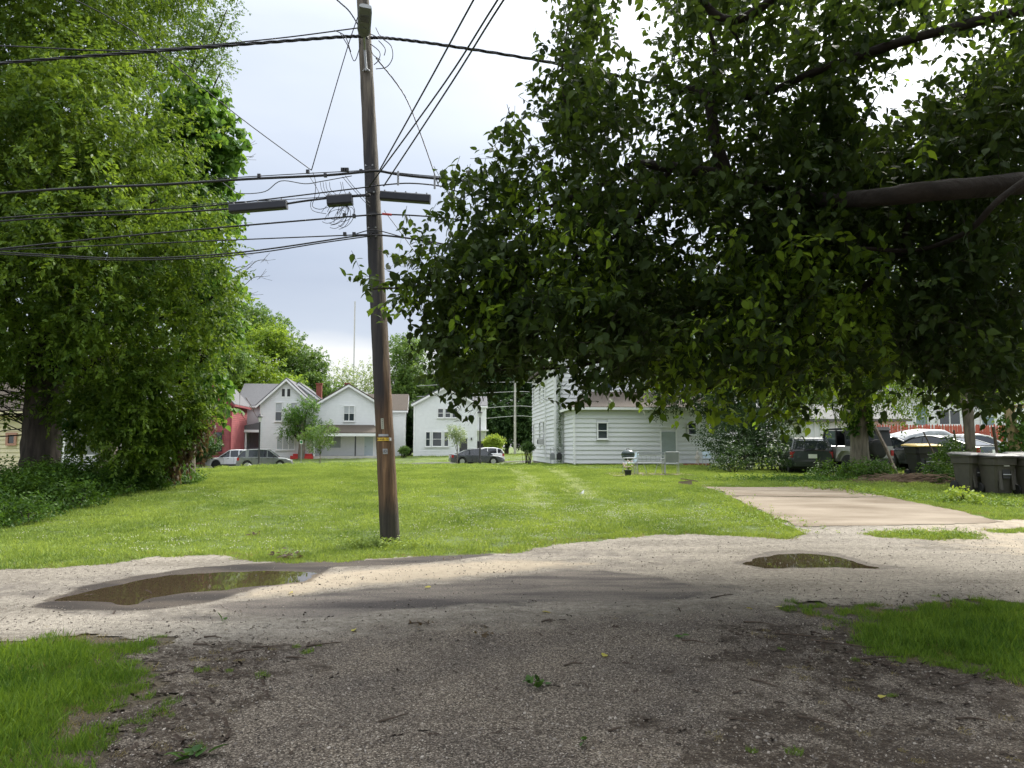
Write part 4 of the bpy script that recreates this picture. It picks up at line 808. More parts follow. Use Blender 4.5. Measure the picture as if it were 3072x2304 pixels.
for py_ in (505, 585, 712, 1430 / 2, 690): t_ = pole_at_py(py_); ob('bolt', MB().tube([on_pole(t_, -.5, -.02), on_pole(t_, -.5, .035)], .014, 6).tube([on_pole(t_, .3, -.02), on_pole(t_, .3, .035)], .014, 6), ALU, pole)
for py_ in (512, 582, 648, 702): 
    t_ = pole_at_py(py_); plate('cable_bracket', t_, -.1, .19, .05, DARK, .02)
# street light on the pole, seen from below
lt = pole_at_py(60); LB = PB + pp(lt)
lamp = thing('pole_street_light', 'flat grey street light head bolted near the top of the wooden pole', 'street light', tuple(LB))
G1 = mat('lamp_grey', (.15, .165, .16), .5, .1)
Hd = (PB + pp(pole_at_py(95))); c0 = at(1092, 90, 11.75); cc = at(1097, 10, 11.35); ax = (cc - c0).normalized(); sd_ = Vector((1, .0, 0)); nn_ = ax.cross(sd_).normalized(); sd_ = nn_.cross(ax).normalized()
ring = []
for q, wv_ in ((-.10, .055), (-.06, .09), (.0, .108), (.15, .112), (.34, .112), (.42, .10)):
    ring.append([tuple(c0 + ax * q + sd_ * (wv_ * a) + nn_ * (b * .05) - LB) for a, b in ((-1, -.4), (-.8, -1), (.8, -1), (1, -.4), (.9, .6), (.4, 1.1), (-.4, 1.1), (-.9, .6))])
ob('housing', MB().loft(ring), G1, lamp)
for i in range(6): 
    cq = c0 + ax * (.17 + i * .022) - nn_ * .056 - LB; ob('cooling_fin', MB().tube([cq - sd_ * .07, cq + sd_ * .07], .006, 5), mat('fin_grey', (.16, .17, .16), .5, .1), lamp)
ob('lens', MB().tube([c0 + ax * .02 - nn_ * .052 - LB, c0 + ax * .02 - nn_ * .062 - LB], .055, 16), mat('lamp_lens', (.14, .15, .14), .2, .1), lamp)
b0 = PB + pp(pole_at_py(225)) + Vector((.02, -prad(7) - .02, 0)); ob('bracket_arm', MB().tube([b0 - LB, b0 + pole_dir * .35 + Vector((0, -.05, 0)) - LB, c0 - LB], .022, 8).tube([b0 - LB + Vector((-.06, .01, 0)), b0 - LB + Vector((0, 0, .05)), b0 - LB + Vector((.06, .01, 0))], .012, 6), ALU, lamp)

# ------------------------------------------------------------------ wires (photo pixel coordinates of the 2212 px view, distance)
K = 3072 / 2212
CAB = mat('black_cable', (.012, .012, .014), .55, .2); CABG = mat('grey_cable', (.10, .11, .12), .55, .2)
def smooth(P, n=6):
    out = []
    for i in range(len(P) - 1):
        p0, p1, p2, p3 = P[max(i - 1, 0)], P[i], P[i + 1], P[min(i + 2, len(P) - 1)]
        for k_ in range(n):
            u = k_ / n; out.append(.5 * ((2 * p1) + (p2 - p0) * u + (2 * p0 - 5 * p1 + 4 * p2 - p3) * u * u + (3 * p1 - p0 - 3 * p2 + p3) * u ** 3))
    return out + [P[-1]]
def wire(label, pts, r_=.008, Y=12.1, m=CAB, name='cable', parent=None, n=6, group=None, twist=None):
    r_ = r_ * 1.25
    P = smooth([at(p[0] * K, p[1] * K, p[2] if len(p) > 2 else Y) for p in pts], n)
    if twist:
        mb = MB(); P = smooth(P, 4)
        for ph in range(3):
            Q = []
            for i, q in enumerate(P): a = i * .55 + ph * 2.09; Q.append(q + Vector((0, math.cos(a), math.sin(a))) * r_ * .8)
            mb.tube(Q, r_ * .62, 5)
    else: mb = MB().tube(P, r_, 6)
    if parent is not None:
        mb.v = [tuple(Vector(v) - parent.location) for v in mb.v]; return ob(name, mb, m, parent, True)
    o = ob(name, mb, m, None, True); tag(o, label, 'cable', group); return o
Yc = 12.0
wire('thick twisted black cable, topmost on the left, ending at the pole top', [(-900, 230), (-300, 170), (0, 137), (347, 110), (590, 91), (755, 79), (795, 82)], .017, Yc, twist=1)
wire('thin black wire crossing the topmost twisted cable on the left', [(-900, 60), (0, 99), (208, 109), (347, 106), (590, 84), (755, 63), (792, 58)], .009, Yc)
wire('thick twisted black cable running right from the pole top into the tree', [(800, 82), (840, 83), (960, 98), (1188, 135), (1500, 200), (2100, 340), (3200, 600)], .016, Yc, twist=1)
wire('heavy telephone cable attached halfway up the pole, left side', [(-900, 500), (0, 418), (347, 399), (534, 387), (700, 379), (800, 370)], .017, Yc - .05)
wire('thin steel strand just above the heavy left telephone cable', [(468, 386), (620, 377), (755, 370), (800, 367)], .006, Yc - .05)
wire('heavy telephone cable curving right from halfway up the pole', [(795, 370), (822, 370), (884, 380), (1079, 399), (1400, 440), (2100, 560), (3200, 800)], .017, Yc - .05)
wire('thin strand above the heavy right telephone cable', [(800, 367), (884, 376), (1079, 395), (1400, 436), (2100, 556)], .006, Yc - .05)
wire('second left cable rising to the pole above the splice boxes', [(-900, 550), (0, 471), (347, 452), (496, 440), (755, 409), (800, 403)], .009, Yc)
wire('lower right cable hung from spacers beside the pole', [(800, 403), (825, 400), (884, 396), (950, 402), (995, 415), (1200, 455), (2100, 660)], .009, Yc)
wire('left cable feeding the long splice box', [(-900, 560), (0, 478), (347, 461), (500, 451)], .012, Yc)
wire('short cable linking the two left splice boxes', [(615, 441), (660, 434), (712, 428), (800, 422)], .014, Yc)
wire('thin strand above the long splice box', [(347, 449), (500, 437), (620, 431), (800, 419)], .005, Yc)
wire('fibre cable on the left just below the splice boxes', [(-900, 640), (0, 538), (347, 503), (755, 468), (800, 465)], .011, Yc)
wire('fibre cable with red sleeve running right from the pole', [(800, 464), (825, 463), (900, 466), (988, 474), (1200, 505), (2100, 700)], .010, Yc)
wire('thin straight cable, third from the bottom on the left', [(-900, 575), (0, 540), (347, 525), (755, 508), (800, 506)], .008, Yc)
wire('lowest sagging cable pair on the left, upper strand', [(-900, 500), (0, 545), (277, 558), (520, 545), (755, 512), (800, 509)], .010, Yc)
wire('lowest sagging cable pair on the left, lower strand', [(-900, 505), (0, 549), (277, 562), (520, 550), (700, 524), (800, 510)], .008, Yc + .05)
wire('lowest cable to the right of the pole passing into the leaves', [(800, 509), (822, 508), (898, 517), (1000, 536), (1300, 600), (2100, 820)], .012, Yc)
wire('thin looped cable bowed over the lowest bracket', [(770, 505), (800, 497), (822, 499), (870, 512), (950, 530), (1100, 565)], .007, Yc)
wire('dangling grey drop wire waving below the left telephone cable', [(482, 395), (500, 408), (520, 418), (572, 414), (607, 391), (659, 397), (694, 392), (760, 380)], .006, Yc, CABG)
wire('straight service wire rising steeply right, nearest the pole', [(820, 368, 12.1), (925, 180, 9.9), (1023, 0, 7.8), (1300, -500, 4.4)], .009)
wire('service wire rising right, middle of three', [(797, 404, 12.0), (960, 180, 9.6), (1075, 0, 7.6), (1400, -500, 4.3)], .009)
wire('service wire rising right, farthest from the pole', [(829, 402, 12.1), (975, 180, 9.6), (1088, 0, 7.5), (1430, -500, 4.2)], .009)
wire('twisted drop wire slanting down right from the pole top', [(812, 125), (870, 200), (905, 280), (947, 400)], .009, Yc, twist=1)
wire('thin wire from the pole top down to the left telephone cable', [(787, 0, 12.3), (750, 105, 12.2), (673, 368, 12.0)], .007)
wire('long thin wire slanting down from the upper left to the telephone cable', [(-700, -380, 9), (163, 0, 10.6), (347, 118, 11.1), (520, 255, 11.6), (673, 368, 12.0)], .006)
wire('twisted wire entering from the top left of the pole', [(640, -80, 11.5), (728, 0, 11.8), (755, 25, 12), (778, 62, 12.2)], .009, Yc, twist=1)
wire('pair of pale thin wires slanting down right behind the leaves', [(830, 455), (900, 550), (1000, 700)], .005, Yc + .4, CABG)
loops = thing('coiled_wires', 'tangle of coiled wires hanging from the small splice box', 'cable', tuple(at(735 * K, 455 * K, Yc)), group=None)
lr = np.random.default_rng(3)
for i in range(9):
    cx, cy, rx, ry = lr.uniform(712, 752), lr.uniform(448, 466), lr.uniform(12, 26), lr.uniform(14, 28)
    a0 = lr.uniform(-2.6, -1.9); wire('', [(cx + rx * math.cos(a0 + 5.2 * q / 9), cy - ry * math.sin(a0 + 5.2 * q / 9 + .4) + 8) for q in range(10)], .0035, Yc + lr.uniform(-.05, .05), CAB, 'wire_loop', loops, 4)
for x0, x1 in ((692, 706), (698, 712), (704, 722), (735, 728), (740, 752), (712, 735)): wire('', [(x0, 393), (x0 + 3, 410), (x1, 426)], .0035, Yc, CAB, 'wire_loop', loops, 4)
wire('', [(740, 382), (762, 408), (790, 438), (800, 446)], .004, Yc, CAB, 'wire_loop', loops, 4); wire('', [(746, 380), (768, 408), (800, 440)], .004, Yc, CAB, 'wire_loop', loops, 4)
wire('', [(676, 372), (682, 395), (680, 425), (675, 445), (690, 452), (708, 448)], .0045, Yc, CAB, 'wire_loop', loops, 5); wire('', [(668, 380), (690, 420), (672, 436), (676, 455), (705, 462)], .004, Yc, CAB, 'wire_loop', loops, 5)
loops2 = thing('wire_drip_loops', 'loose drip loops of black wire round the pole top below the street light', 'cable', tuple(at(800 * K, 110 * K, Yc)))
for pts in ([(828, 85), (845, 100), (848, 125), (835, 145), (812, 149)], [(800, 95), (820, 112), (818, 130), (808, 140)], [(818, 88), (832, 105), (830, 120)], [(735, 72), (752, 100), (765, 132), (775, 110), (780, 85)], [(722, 66), (745, 78), (758, 112)], [(838, 84), (822, 78), (812, 60)], [(790, 70), (806, 76), (822, 84), (836, 82)], [(800, 100), (806, 118), (822, 130)]):
    wire('', pts, .006, Yc - .1, CAB, 'wire_loop', loops2, 5)
def splice(label, x0, x1, y0, y1, hh, m=None):
    a, b = at(x0 * K, y0 * K, Yc - .03), at(x1 * K, y1 * K, Yc - .03); hh = hh * K * Yc / F; ax_ = (b - a).normalized(); up_ = Vector((0, 0, 1)); up_ = (up_ - ax_ * up_.dot(ax_)).normalized(); sd2 = ax_.cross(up_)
    L_ = (b - a).length; Mx = Matrix((( *ax_, 0), (*sd2, 0), (*up_, 0), (0, 0, 0, 1))).transposed(); Mx.translation = (a + b) / 2
    t_ = thing('splice_box', label, 'splice box', tuple((a + b) / 2)); Mx.translation = (0, 0, 0)
    oct_ = [(-.5, -.35), (-.35, -.5), (.35, -.5), (.5, -.35), (.5, .35), (.35, .5), (-.35, .5), (-.5, .35)]
    ob('casing', MB().loft([[(x, p_[0] * hh, p_[1] * hh) for p_ in oct_] for x in (-L_ / 2, L_ / 2)], Mx), m or mat('splice_black', (.016, .018, .026), .5, .2), t_)
    for x in np.linspace(-L_ * .42, L_ * .42, 2 if L_ < .5 else 5): ob('clamp', MB().box((x, 0, hh * .5), (.02, hh * .6, hh * .35), M=Mx), MTL, t_)
splice('long black splice box hanging on the cable left of the pole', 497, 620, 452, 442, 19); splice('small square black splice box with coiled wires beneath it', 708, 761, 435, 431, 23); splice('black splice box against the right side of the pole, partly behind leaves', 822, 930, 423, 431, 19)
rs = MB().tube([at(826 * K, 462 * K, Yc - .02), at(846 * K, 464 * K, Yc - .02)], .02, 8); tag(ob('cable_sleeve', rs, mat('red_plastic', (.5, .05, .04), .5, .1)), 'short red plastic sleeve on the cable right of the pole', 'cable sleeve')
for x_, y_, q in ((860, 376, 'left'), (939, 384, 'right')):
    tag(ob('cable_spacer', MB().tube([at(x_ * K, (y_ - 6) * K, Yc - .08), at(x_ * K, (y_ + 24) * K, Yc - .08)], .017, 8), MTL), 'grey vertical spacer on the right cables, %s one' % ('nearer the pole' if q == 'left' else 'nearer the leaves'), 'spacer')
CLB = {(665, 371): 'black clamp where two thin wires meet the left telephone cable', (703, 379): 'tall black clamp on the telephone cable right of the wire junction', (740, 367): 'left clamp of three close together above the small splice box', (745, 367): 'middle clamp of three close together above the small splice box', (750, 367): 'right clamp of three close together above the small splice box', (780, 370): 'black clamp on the telephone cable nearest the pole', (744, 465): 'black clamp on the fibre cable under the coiled wires', (765, 467): 'black clamp on the fibre cable nearest the pole', (745, 506): 'left of two clamps on the lowest left cables', (765, 506): 'right of two clamps on the lowest left cables', (560, 380): 'lone clamp on the telephone cable above the long splice box'}
for x_, y_ in ((665, 371), (703, 379), (740, 367), (745, 367), (750, 367), (780, 370), (744, 452 + 13), (765, 467), (745, 506), (765, 506), (560, 380)):
    tag(ob('cable_clamp', MB().box(tuple(at(x_ * K, y_ * K, Yc - .05)), (.05, .05, .06)), BLK), CLB[(x_, y_)], 'clamp', 'small black clamps on the left cables')

# far wooden pole with pale wires
FP = at(1545, 1338, 92.); t_ = thing('distant_pole', 'slim pale utility pole standing before dark trees beyond the street', 'utility pole', (FP.x, 92., H(FP.x, 92.)))
ob('shaft', MB().tube([(0, 0, -.3), (0, 0, 9.2)], [.16, .12], 10), mat('pale_pole_wood', (.42, .41, .36), .8, .15), t_)
PCL = iter(['topmost pale cable at the distant pole', 'second pale cable from the top at the distant pole', 'third pale cable down the distant pole, above the lowest', 'lowest pale cable at the distant pole, nearest the hatchback'])
for y0, y1, y2 in ((1140, 1146, 1150), (1172, 1175, 1178), (1218, 1218, 1222), (1250, 1248, 1252)):
    tag(ob('distant_cable', MB().tube(smooth([at(1250, y0 + 18, 91), at(1400, y0 + 10, 91), at(1545, y1, 91.6), at(1620, y2, 91.6), at(1900, y2 + 20, 91)], 5), .028, 5), mat('pale_cable', (.5, .5, .48), .5, .1)), next(PCL), 'cable', 'pale cables at the distant pole')  # light grey cable colour
# radio mast
tm = at(1062, 1080, 420); t_ = thing('radio_mast', 'very thin tall radio mast far beyond the roofs', 'mast', (tm.x, 420, H(tm.x, 420)))
zt = at(1062, 905, 420).z; ob('mast', MB().tube([(0, 0, 0), (0, 0, zt)], .42, 6), mat('pale_mast', (.62, .58, .60), .6, .05), t_)
# ------------------------------------------------------------------ vehicles
def paint(name, c, rough=.28, metal=0.0):
    m, t, o = new_mat(name); p = N(t, 'ShaderNodeBsdfPrincipled', Roughness=rough, Metallic=metal); tcn = N(t, 'ShaderNodeTexCoord'); n = N(t, 'ShaderNodeTexNoise', Scale=6, Detail=5); L(t, tcn.outputs['Object'], n.inputs[0])
    L(t, ramp(t, n.outputs[0], [(.3, tuple(v * .88 for v in c)), (.7, c)]), p.inputs['Base Color']); p.inputs['Coat Weight'].default_value = .5; L(t, ramp(t, n.outputs[0], [(.3, rough + .12), (.7, rough)]), p.inputs['Roughness']); L(t, p.outputs[0], o.inputs[0]); return m
TYRE = mat('tyre_rubber', (.022, .022, .022), .85, .2, 20); RIM = mat('alloy_rim', (.45, .46, .47), .35, .1, metal=.8); REDL = mat('tail_lamp_red', (.35, .015, .015), .25, .1); HEADL = mat('head_lamp', (.55, .56, .56), .15, .1)
CGL = glass_mat('car_glass', (.018, .022, .028), .04)
def wheel(parent, x, y, r_, side, spokes=5, wide=.21, rim=None):
    w_ = thing_part('wheel', parent, (x, y, r_)); w_.rotation_euler = (0, 0, 0)
    Rx = Matrix.Rotation(R(90), 4, 'X'); hw = wide / 2
    ob('tyre', MB().lathe([(r_ * .66, -hw), (r_ * .9, -hw), (r_ * .985, -hw * .75), (r_, 0), (r_ * .985, hw * .75), (r_ * .9, hw), (r_ * .66, hw), (r_ * .64, 0)], 24, Rx), TYRE, w_, True)
    mb = MB(); so_ = -side * hw * .55
    mb.lathe([(r_ * .55, so_ - .02), (r_ * .67, so_ - .03), (r_ * .67, so_ + .03), (r_ * .58, so_ + .03)], 24, Rx); mb.lathe([(r_ * .16, so_ - .03), (r_ * .16, so_ + .03)], 10, Rx)
    for k_ in range(spokes): mb.box((0, 0, 0), (r_ * .13, .03, r_ * .52), M=Matrix.Rotation(2 * math.pi * k_ / spokes, 4, 'Y') @ Matrix.Translation((0, -so_ * 1.0, r_ * .36)))
    mb.v = [(a, b if abs(b) < 10 else b, c) for a, b, c in mb.v]; ob('rim', mb, rim or RIM, w_)
    ob('brake_disc', MB().lathe([(r_ * .45, -.01), (r_ * .45, .01)], 16, Rx), DARK, w_); return w_
def thing_part(name, parent, loc):
    o = bpy.data.objects.new(name, None); col.objects.link(o); o.parent = parent; o.location = loc; o.empty_display_size = .1; return o
def car(label, cat, loc, rz, paintm, Ln, W, body, roof, wr, wx_, glass=CGL, cladm=None, sill=.22, dividers=(), roof_m=None, name='parked_car', spokes=5, group=None):
    """body: [(x,z)] shoulder line rear->front ; roof: [(x,z)] greenhouse line; x along +x forward"""
    c = thing(name, label, cat, loc, rz, group); hw = W / 2; xs = np.array(sorted(set(list(np.linspace(0, Ln, 45)) + [wx_[0] - wr * 1.12, wx_[0] + wr * 1.12, wx_[1] - wr * 1.12, wx_[1] + wr * 1.12])))
    bx, bz = zip(*body); rx, rz_ = zip(*roof); cxo = Ln / 2; rings = []; arch = wr * 1.13
    for x in xs:
        zt = float(np.interp(x, bx, bz)); e = min(x, Ln - x); pl = 1 - .16 * max(0, 1 - e / .5) ** 2; wv_ = hw * pl; zb = sill + .1 * max(0, 1 - e / .25)
        for q in wx_:
            if abs(x - q) < arch: zb = max(zb, wr + math.sqrt(max(arch ** 2 - (x - q) ** 2, 0)))
        zb = min(zb, zt - .08); zm = zb + (zt - zb) * .55
        rings.append([(x - cxo, s_ * a, z_) for s_, lst in ((-1, [(wv_ * .86, zb), (wv_ * .985, zb + .03), (wv_, zm), (wv_ * .97, zt - .05), (wv_ * .86, zt)]), (1, [(wv_ * .86, zt), (wv_ * .97, zt - .05), (wv_, zm), (wv_ * .985, zb + .03), (wv_ * .86, zb)])) for a, z_ in lst])
    b_ = ob('body', MB().loft(rings), paintm, c, True); b_.data.shade_smooth()
    try: b_.data.set_sharp_from_angle(angle=R(38))
    except Exception: pass
    ob('underbody', MB().box((0, 0, sill + .12), (Ln - .35, W * .82, .22)), BLK, c)
    for q in wx_: ob('wheel_well', MB().tube([(q - cxo, -hw + .24, wr), (q - cxo, hw - .24, wr)], wr * 1.1, 18), BLK, c)
    # greenhouse
    gr = []; xr = np.linspace(rx[0], rx[-1], 26)
    for x in xr:
        zt = float(np.interp(x, rx, rz_)); zb = float(np.interp(x, bx, bz)) - .02; f_ = max(0, min(1, (zt - zb) / (max(rz_) - zb)))
        wb, wt = hw * .90, hw * (.90 - .20 * f_); gr.append([(x - cxo, -wb, zb), (x - cxo, -wt, zt - .03), (x - cxo, -wt * .86, zt), (x - cxo, wt * .86, zt), (x - cxo, wt, zt - .03), (x - cxo, wb, zb)])
    g_ = ob('windows', MB().loft(gr), glass, c); top = max(rz_)
    pm = roof_m or paintm; mb = MB(); sel = [i for i, x in enumerate(xr) if np.interp(x, rx, rz_) > top - .075]
    rr_ = [[(p[0], p[1] * 1.02, p[2] + d) for p, d in ((gr[i][1], -.035), (gr[i][1], .012), (gr[i][2], .016), (gr[i][3], .016), (gr[i][4], .012), (gr[i][4], -.035))] for i in sel]
    mb.loft(rr_)
    for s_ in (-1, 1):   # pillars follow the window outline
        def edge(x, top_=True):
            zt = float(np.interp(x, rx, rz_)); zb = float(np.interp(x, bx, bz)) - .02; f_ = max(0, min(1, (zt - zb) / (top - zb))); return (x - cxo, s_ * hw * (.905 - .20 * f_), zt - .02), (x - cxo, s_ * hw * .908, zb)
        mb.tube([edge(x)[0] for x in xr[:sel[0] + 1]], .035, 5); mb.tube([edge(x)[0] for x in xr[sel[-1]:]], .035, 5)
        for dvd, wd in dividers:
            a, b = edge(dvd); mb.quad(*[(p[0] + q, p[1] * 1.006, p[2]) for p, q in ((a, -wd / 2), (a, wd / 2), (b, wd / 2), (b, -wd / 2))])
    ob('roof', mb, pm, c)
    for s_ in (-1, 1):
        for q in wx_: wheel(c, q - cxo, s_ * (hw - .13), wr, s_, spokes)
        xm = rx[-1] - .35; zm = float(np.interp(xm, bx, bz)) + .06
        ob('wing_mirror', MB().box((xm - cxo, s_ * (hw + .09), zm + .03), (.13, .2, .13)).box((xm - cxo, s_ * (hw - .01), zm), (.06, .12, .04)), BLK if cladm else paintm, c)
        zf = float(np.interp(Ln - .25, bx, bz)); ob('headlight', MB().box((Ln - .28 - cxo, s_ * hw * .80, zf - .13), (.34, .22, .13), rot=-s_ * .35), HEADL, c)
        zr = float(np.interp(.2, bx, bz)); ob('tail_light', MB().box((.17 - cxo, s_ * hw * .82, zr - .16), (.2, .2, .24), rot=s_ * .25), REDL, c)
        mid = (wx_[0] + wx_[1]) / 2; 
        for q in (mid + .35, mid - .55): zd = float(np.interp(q, bx, bz)); ob('door_handle', MB().box((q - cxo, s_ * (hw * .995), zd - .14), (.16, .03, .03)), BLK if cladm else paintm, c)
        for q in (mid + .75, mid - .15, mid - .95): zd = float(np.interp(q, bx, bz)); ob('door_seam', MB().box((q - cxo, s_ * hw * .998, (zd + sill) / 2 + .05), (.012, .012, zd - sill - .2)), BLK, c)
        if cladm: ob('sill_cladding', MB().box((mid - cxo, s_ * (hw * .992), sill + .09), (wx_[1] - wx_[0] - 2 * arch, .05, .16)), cladm, c)
    ob('front_bumper', MB().box((Ln - .1 - cxo, 0, sill + .18), (.22, W * .84, .2)), cladm or paintm, c); ob('rear_bumper', MB().box((.08 - cxo, 0, sill + .2), (.2, W * .84, .2)), cladm or paintm, c)
    ob('licence_plate', MB().box((-.035 - cxo, 0, sill + .52), (.02, .34, .17)), WTRIM, c)
    return c
SUVB = [(0, .70), (.05, 1.0), (.5, 1.06), (1.5, 1.05), (3.2, 1.02), (3.45, 1.0), (4.1, .92), (4.45, .80), (4.62, .6)]; SUVR = [(.12, 1.08), (.5, 1.52), (1.0, 1.66), (2.0, 1.69), (2.6, 1.65), (3.45, 1.04)]
SEDB = [(0, .62), (.06, .93), (.6, .96), (1.4, .92), (3.3, .90), (3.7, .88), (4.3, .80), (4.65, .68), (4.82, .5)]; SEDR = [(.55, .98), (1.35, 1.30), (1.9, 1.42), (2.5, 1.44), (3.0, 1.36), (3.75, .92)]
HATB = [(0, .66), (.05, .95), (.5, 1.0), (1.5, .98), (2.9, .95), (3.2, .93), (3.75, .85), (4.05, .72), (4.15, .5)]; HATR = [(.1, 1.02), (.35, 1.40), (1.0, 1.52), (1.9, 1.52), (2.4, 1.42), (3.2, .97)]
COUB = [(0, .6), (.06, .94), (.5, .97), (1.3, .93), (3.0, .88), (3.5, .86), (4.2, .78), (4.55, .64), (4.7, .48)]; COUR = [(.45, 1.0), (1.2, 1.26), (1.9, 1.38), (2.4, 1.40), (2.9, 1.30), (3.6, .90)]
def gpx(px, v):   # point on street line v seen at photo column px
    a = (px - 1536) / F; y = v / (SN[0] * a + SN[1]); return a * y, y
def street_spot(px, v): x, y = gpx(px, v); return (x, y, float(street_z(x)) + .01)
car('white crossover parked on the far side, facing left, behind the grey one', 'car', street_spot(705, 71.9), ST + math.pi, paint('pearl_white', (.72, .73, .74)), 4.62, 1.84, SUVB, SUVR, .36, (.92, 3.68), cladm=BLK, dividers=((1.0, .1), (1.75, .08), (2.5, .06)), group='cars parked along the street')
car('grey-green estate crossover with roof rails, parked nearest beside the left lamp post', 'car', street_spot(800, 65.7), ST, paint('sage_grey', (.17, .185, .17), .3, .3), 4.45, 1.82, [(a * .965, b) for a, b in SUVB], [(a * .965, b) for a, b in SUVR], .35, (.88, 3.5), cladm=mat('grey_cladding', (.13, .14, .13), .6, .1), dividers=((.85, .25), (1.75, .08), (2.45, .06)), group='cars parked along the street')
car('dark grey sedan parked in front of the white two storey house', 'car', street_spot(1430, 65.9), ST, paint('gunmetal', (.085, .09, .10), .25, .5), 4.82, 1.83, SEDB, SEDR, .33, (1.0, 3.8), dividers=((1.15, .08), (2.1, .07)), group='cars parked along the street')
car('white hatchback parked across the street behind the dark sedan', 'car', street_spot(1448, 72.3), ST + math.pi, paint('plain_white', (.76, .76, .75)), 4.15, 1.76, HATB, HATR, .31, (.75, 3.3), dividers=((.75, .1), (1.7, .07)), group='cars parked along the street')
# right hand yard
def spot(px, Y, z=0): x = at(px, 1300, Y).x; return (x, Y, H(x, Y) + z)
DG = paint('dark_green_grey', (.045, .058, .052), .22, .3)
car('dark green-grey coupe with rounded roof behind the rubbish carts', 'car', spot(2800, 30.5), R(118), DG, 4.7, 1.86, COUB, COUR, .35, (.95, 3.75), dividers=((1.3, .1), (2.4, .06)), spokes=10, group='cars parked in the side yard')
car('dark car with broken front beside the leaning beam, mostly behind the tree trunk', 'car', spot(2640, 33.5), R(-35), paint('dull_black', (.03, .033, .034), .3, .2), 4.6, 1.84, SEDB, SEDR, .35, (1.0, 3.7), dividers=((1.15, .08), (2.1, .07)), spokes=10, group='cars parked in the side yard')
car('red-tailed dark car in deep shade left of the white utility vehicle', 'car', spot(2408, 33.0), R(78), paint('deep_green', (.03, .04, .035), .3, .2), 4.3, 1.8, HATB, HATR, .33, (.75, 3.3), group='cars parked in the side yard')
car('white car parked behind the coupe by the red fence', 'car', spot(2905, 36.5), R(10), paint('bright_white', (.78, .78, .78)), 4.7, 1.84, COUB, [(a, b + .05) for a, b in COUR], .34, (.95, 3.75), group='cars parked in the side yard')
# tarp covered car
tx, ty, tz = spot(2762, 35.5); tp = thing('tarp_covered_car', 'car under a silvery grey tarpaulin in front of the red fence', 'car', (tx, ty, tz), R(8), 'cars parked in the side yard')
nu, nv = 70, 26; vv = []; ff = []
for i in range(nu):
    for j in range(nv):
        u = i / (nu - 1) * 4.6 - 2.3; a = (j / (nv - 1) * 2 - 1); prof = float(np.interp(u, [-2.3, -1.9, -1.2, -.2, .6, 1.5, 2.1, 2.3], [.75, 1.05, 1.5, 1.72, 1.70, 1.25, 1.0, .65])); yy = .98 * np.sign(a) * min(1, abs(a) * 1.55) ** .8
        fall = max(0, abs(a) - .55) / .45; z_ = prof * (1 - .06 * abs(a)) * (1 - fall ** 1.3 * .72); wr_ = .035 * math.sin(u * 9 + 4 * fall + math.sin(u * 4) * 2) * (fall + .15) + .02 * math.sin(u * 23 + a * 5) * fall
        vv.append((u, yy * (1 + .5 * wr_) + wr_ * .9 * (1 if a > 0 else -1), z_ + wr_ * .3)); 
for i in range(nu - 1):
    for j in range(nv - 1): ff.append((i * nv + j, (i + 1) * nv + j, (i + 1) * nv + j + 1, i * nv + j + 1))
ob('tarpaulin', MB().add(vv, ff), mat('silver_tarp', (.29, .31, .32), .45, .25, 3, .5, 9), tp, True)
for sx in (-1.4, 1.4):
    for sy in (-.75, .75): wheel(tp, sx, sy, .34, -1 if sy < 0 else 1)
ob('car_under_tarp', MB().box((0, 0, .55), (4.3, 1.6, .6)).box((-.1, 0, 1.0), (2.2, 1.4, .6)), BLK, tp)
# boxy open-top style utility vehicle
JW = paint('jeep_white', (.42, .42, .40), .35); jx, jy, jz = spot(2532, 31.6)
J = thing('utility_vehicle', 'boxy white off-road vehicle with black hard top behind the ivy covered trunk', 'car', (jx, jy, jz), R(103), 'cars parked in the side yard')
ob('body', MB().prism([(-1.95, .62), (-1.95, 1.12), (.55, 1.12), (.62, 1.16), (1.75, 1.08), (1.9, 1.02), (1.9, .6), (1.1, .55), (.75, .5), (-1.0, .5)], -.76, .76), JW, J)
ob('door_panel', MB().box((.05, .765, .83), (.95, .03, .56)).box((.05, -.765, .83), (.95, .03, .56)), JW, J)
ob('hard_top', MB().prism([(-1.93, 1.12), (-1.78, 1.84), (-.35, 1.86), (-.35, 1.80), (-1.0, 1.78), (-1.0, 1.12)], -.74, .74).prism([(-1.9, 1.76), (.12, 1.80), (.18, 1.86), (-1.8, 1.9)], -.73, .73), mat('black_hardtop', (.02, .022, .022), .6, .2), J)
ob('windscreen', MB().prism([(.50, 1.14), (.22, 1.78), (.18, 1.78), (.46, 1.14)], -.68, .68), CGL, J)
ob('windscreen_frame', MB().prism([(.56, 1.12), (.28, 1.84), (.18, 1.84), (.46, 1.12)], -.76, -.68).prism([(.56, 1.12), (.28, 1.84), (.18, 1.84), (.46, 1.12)], .68, .76), BLK, J)
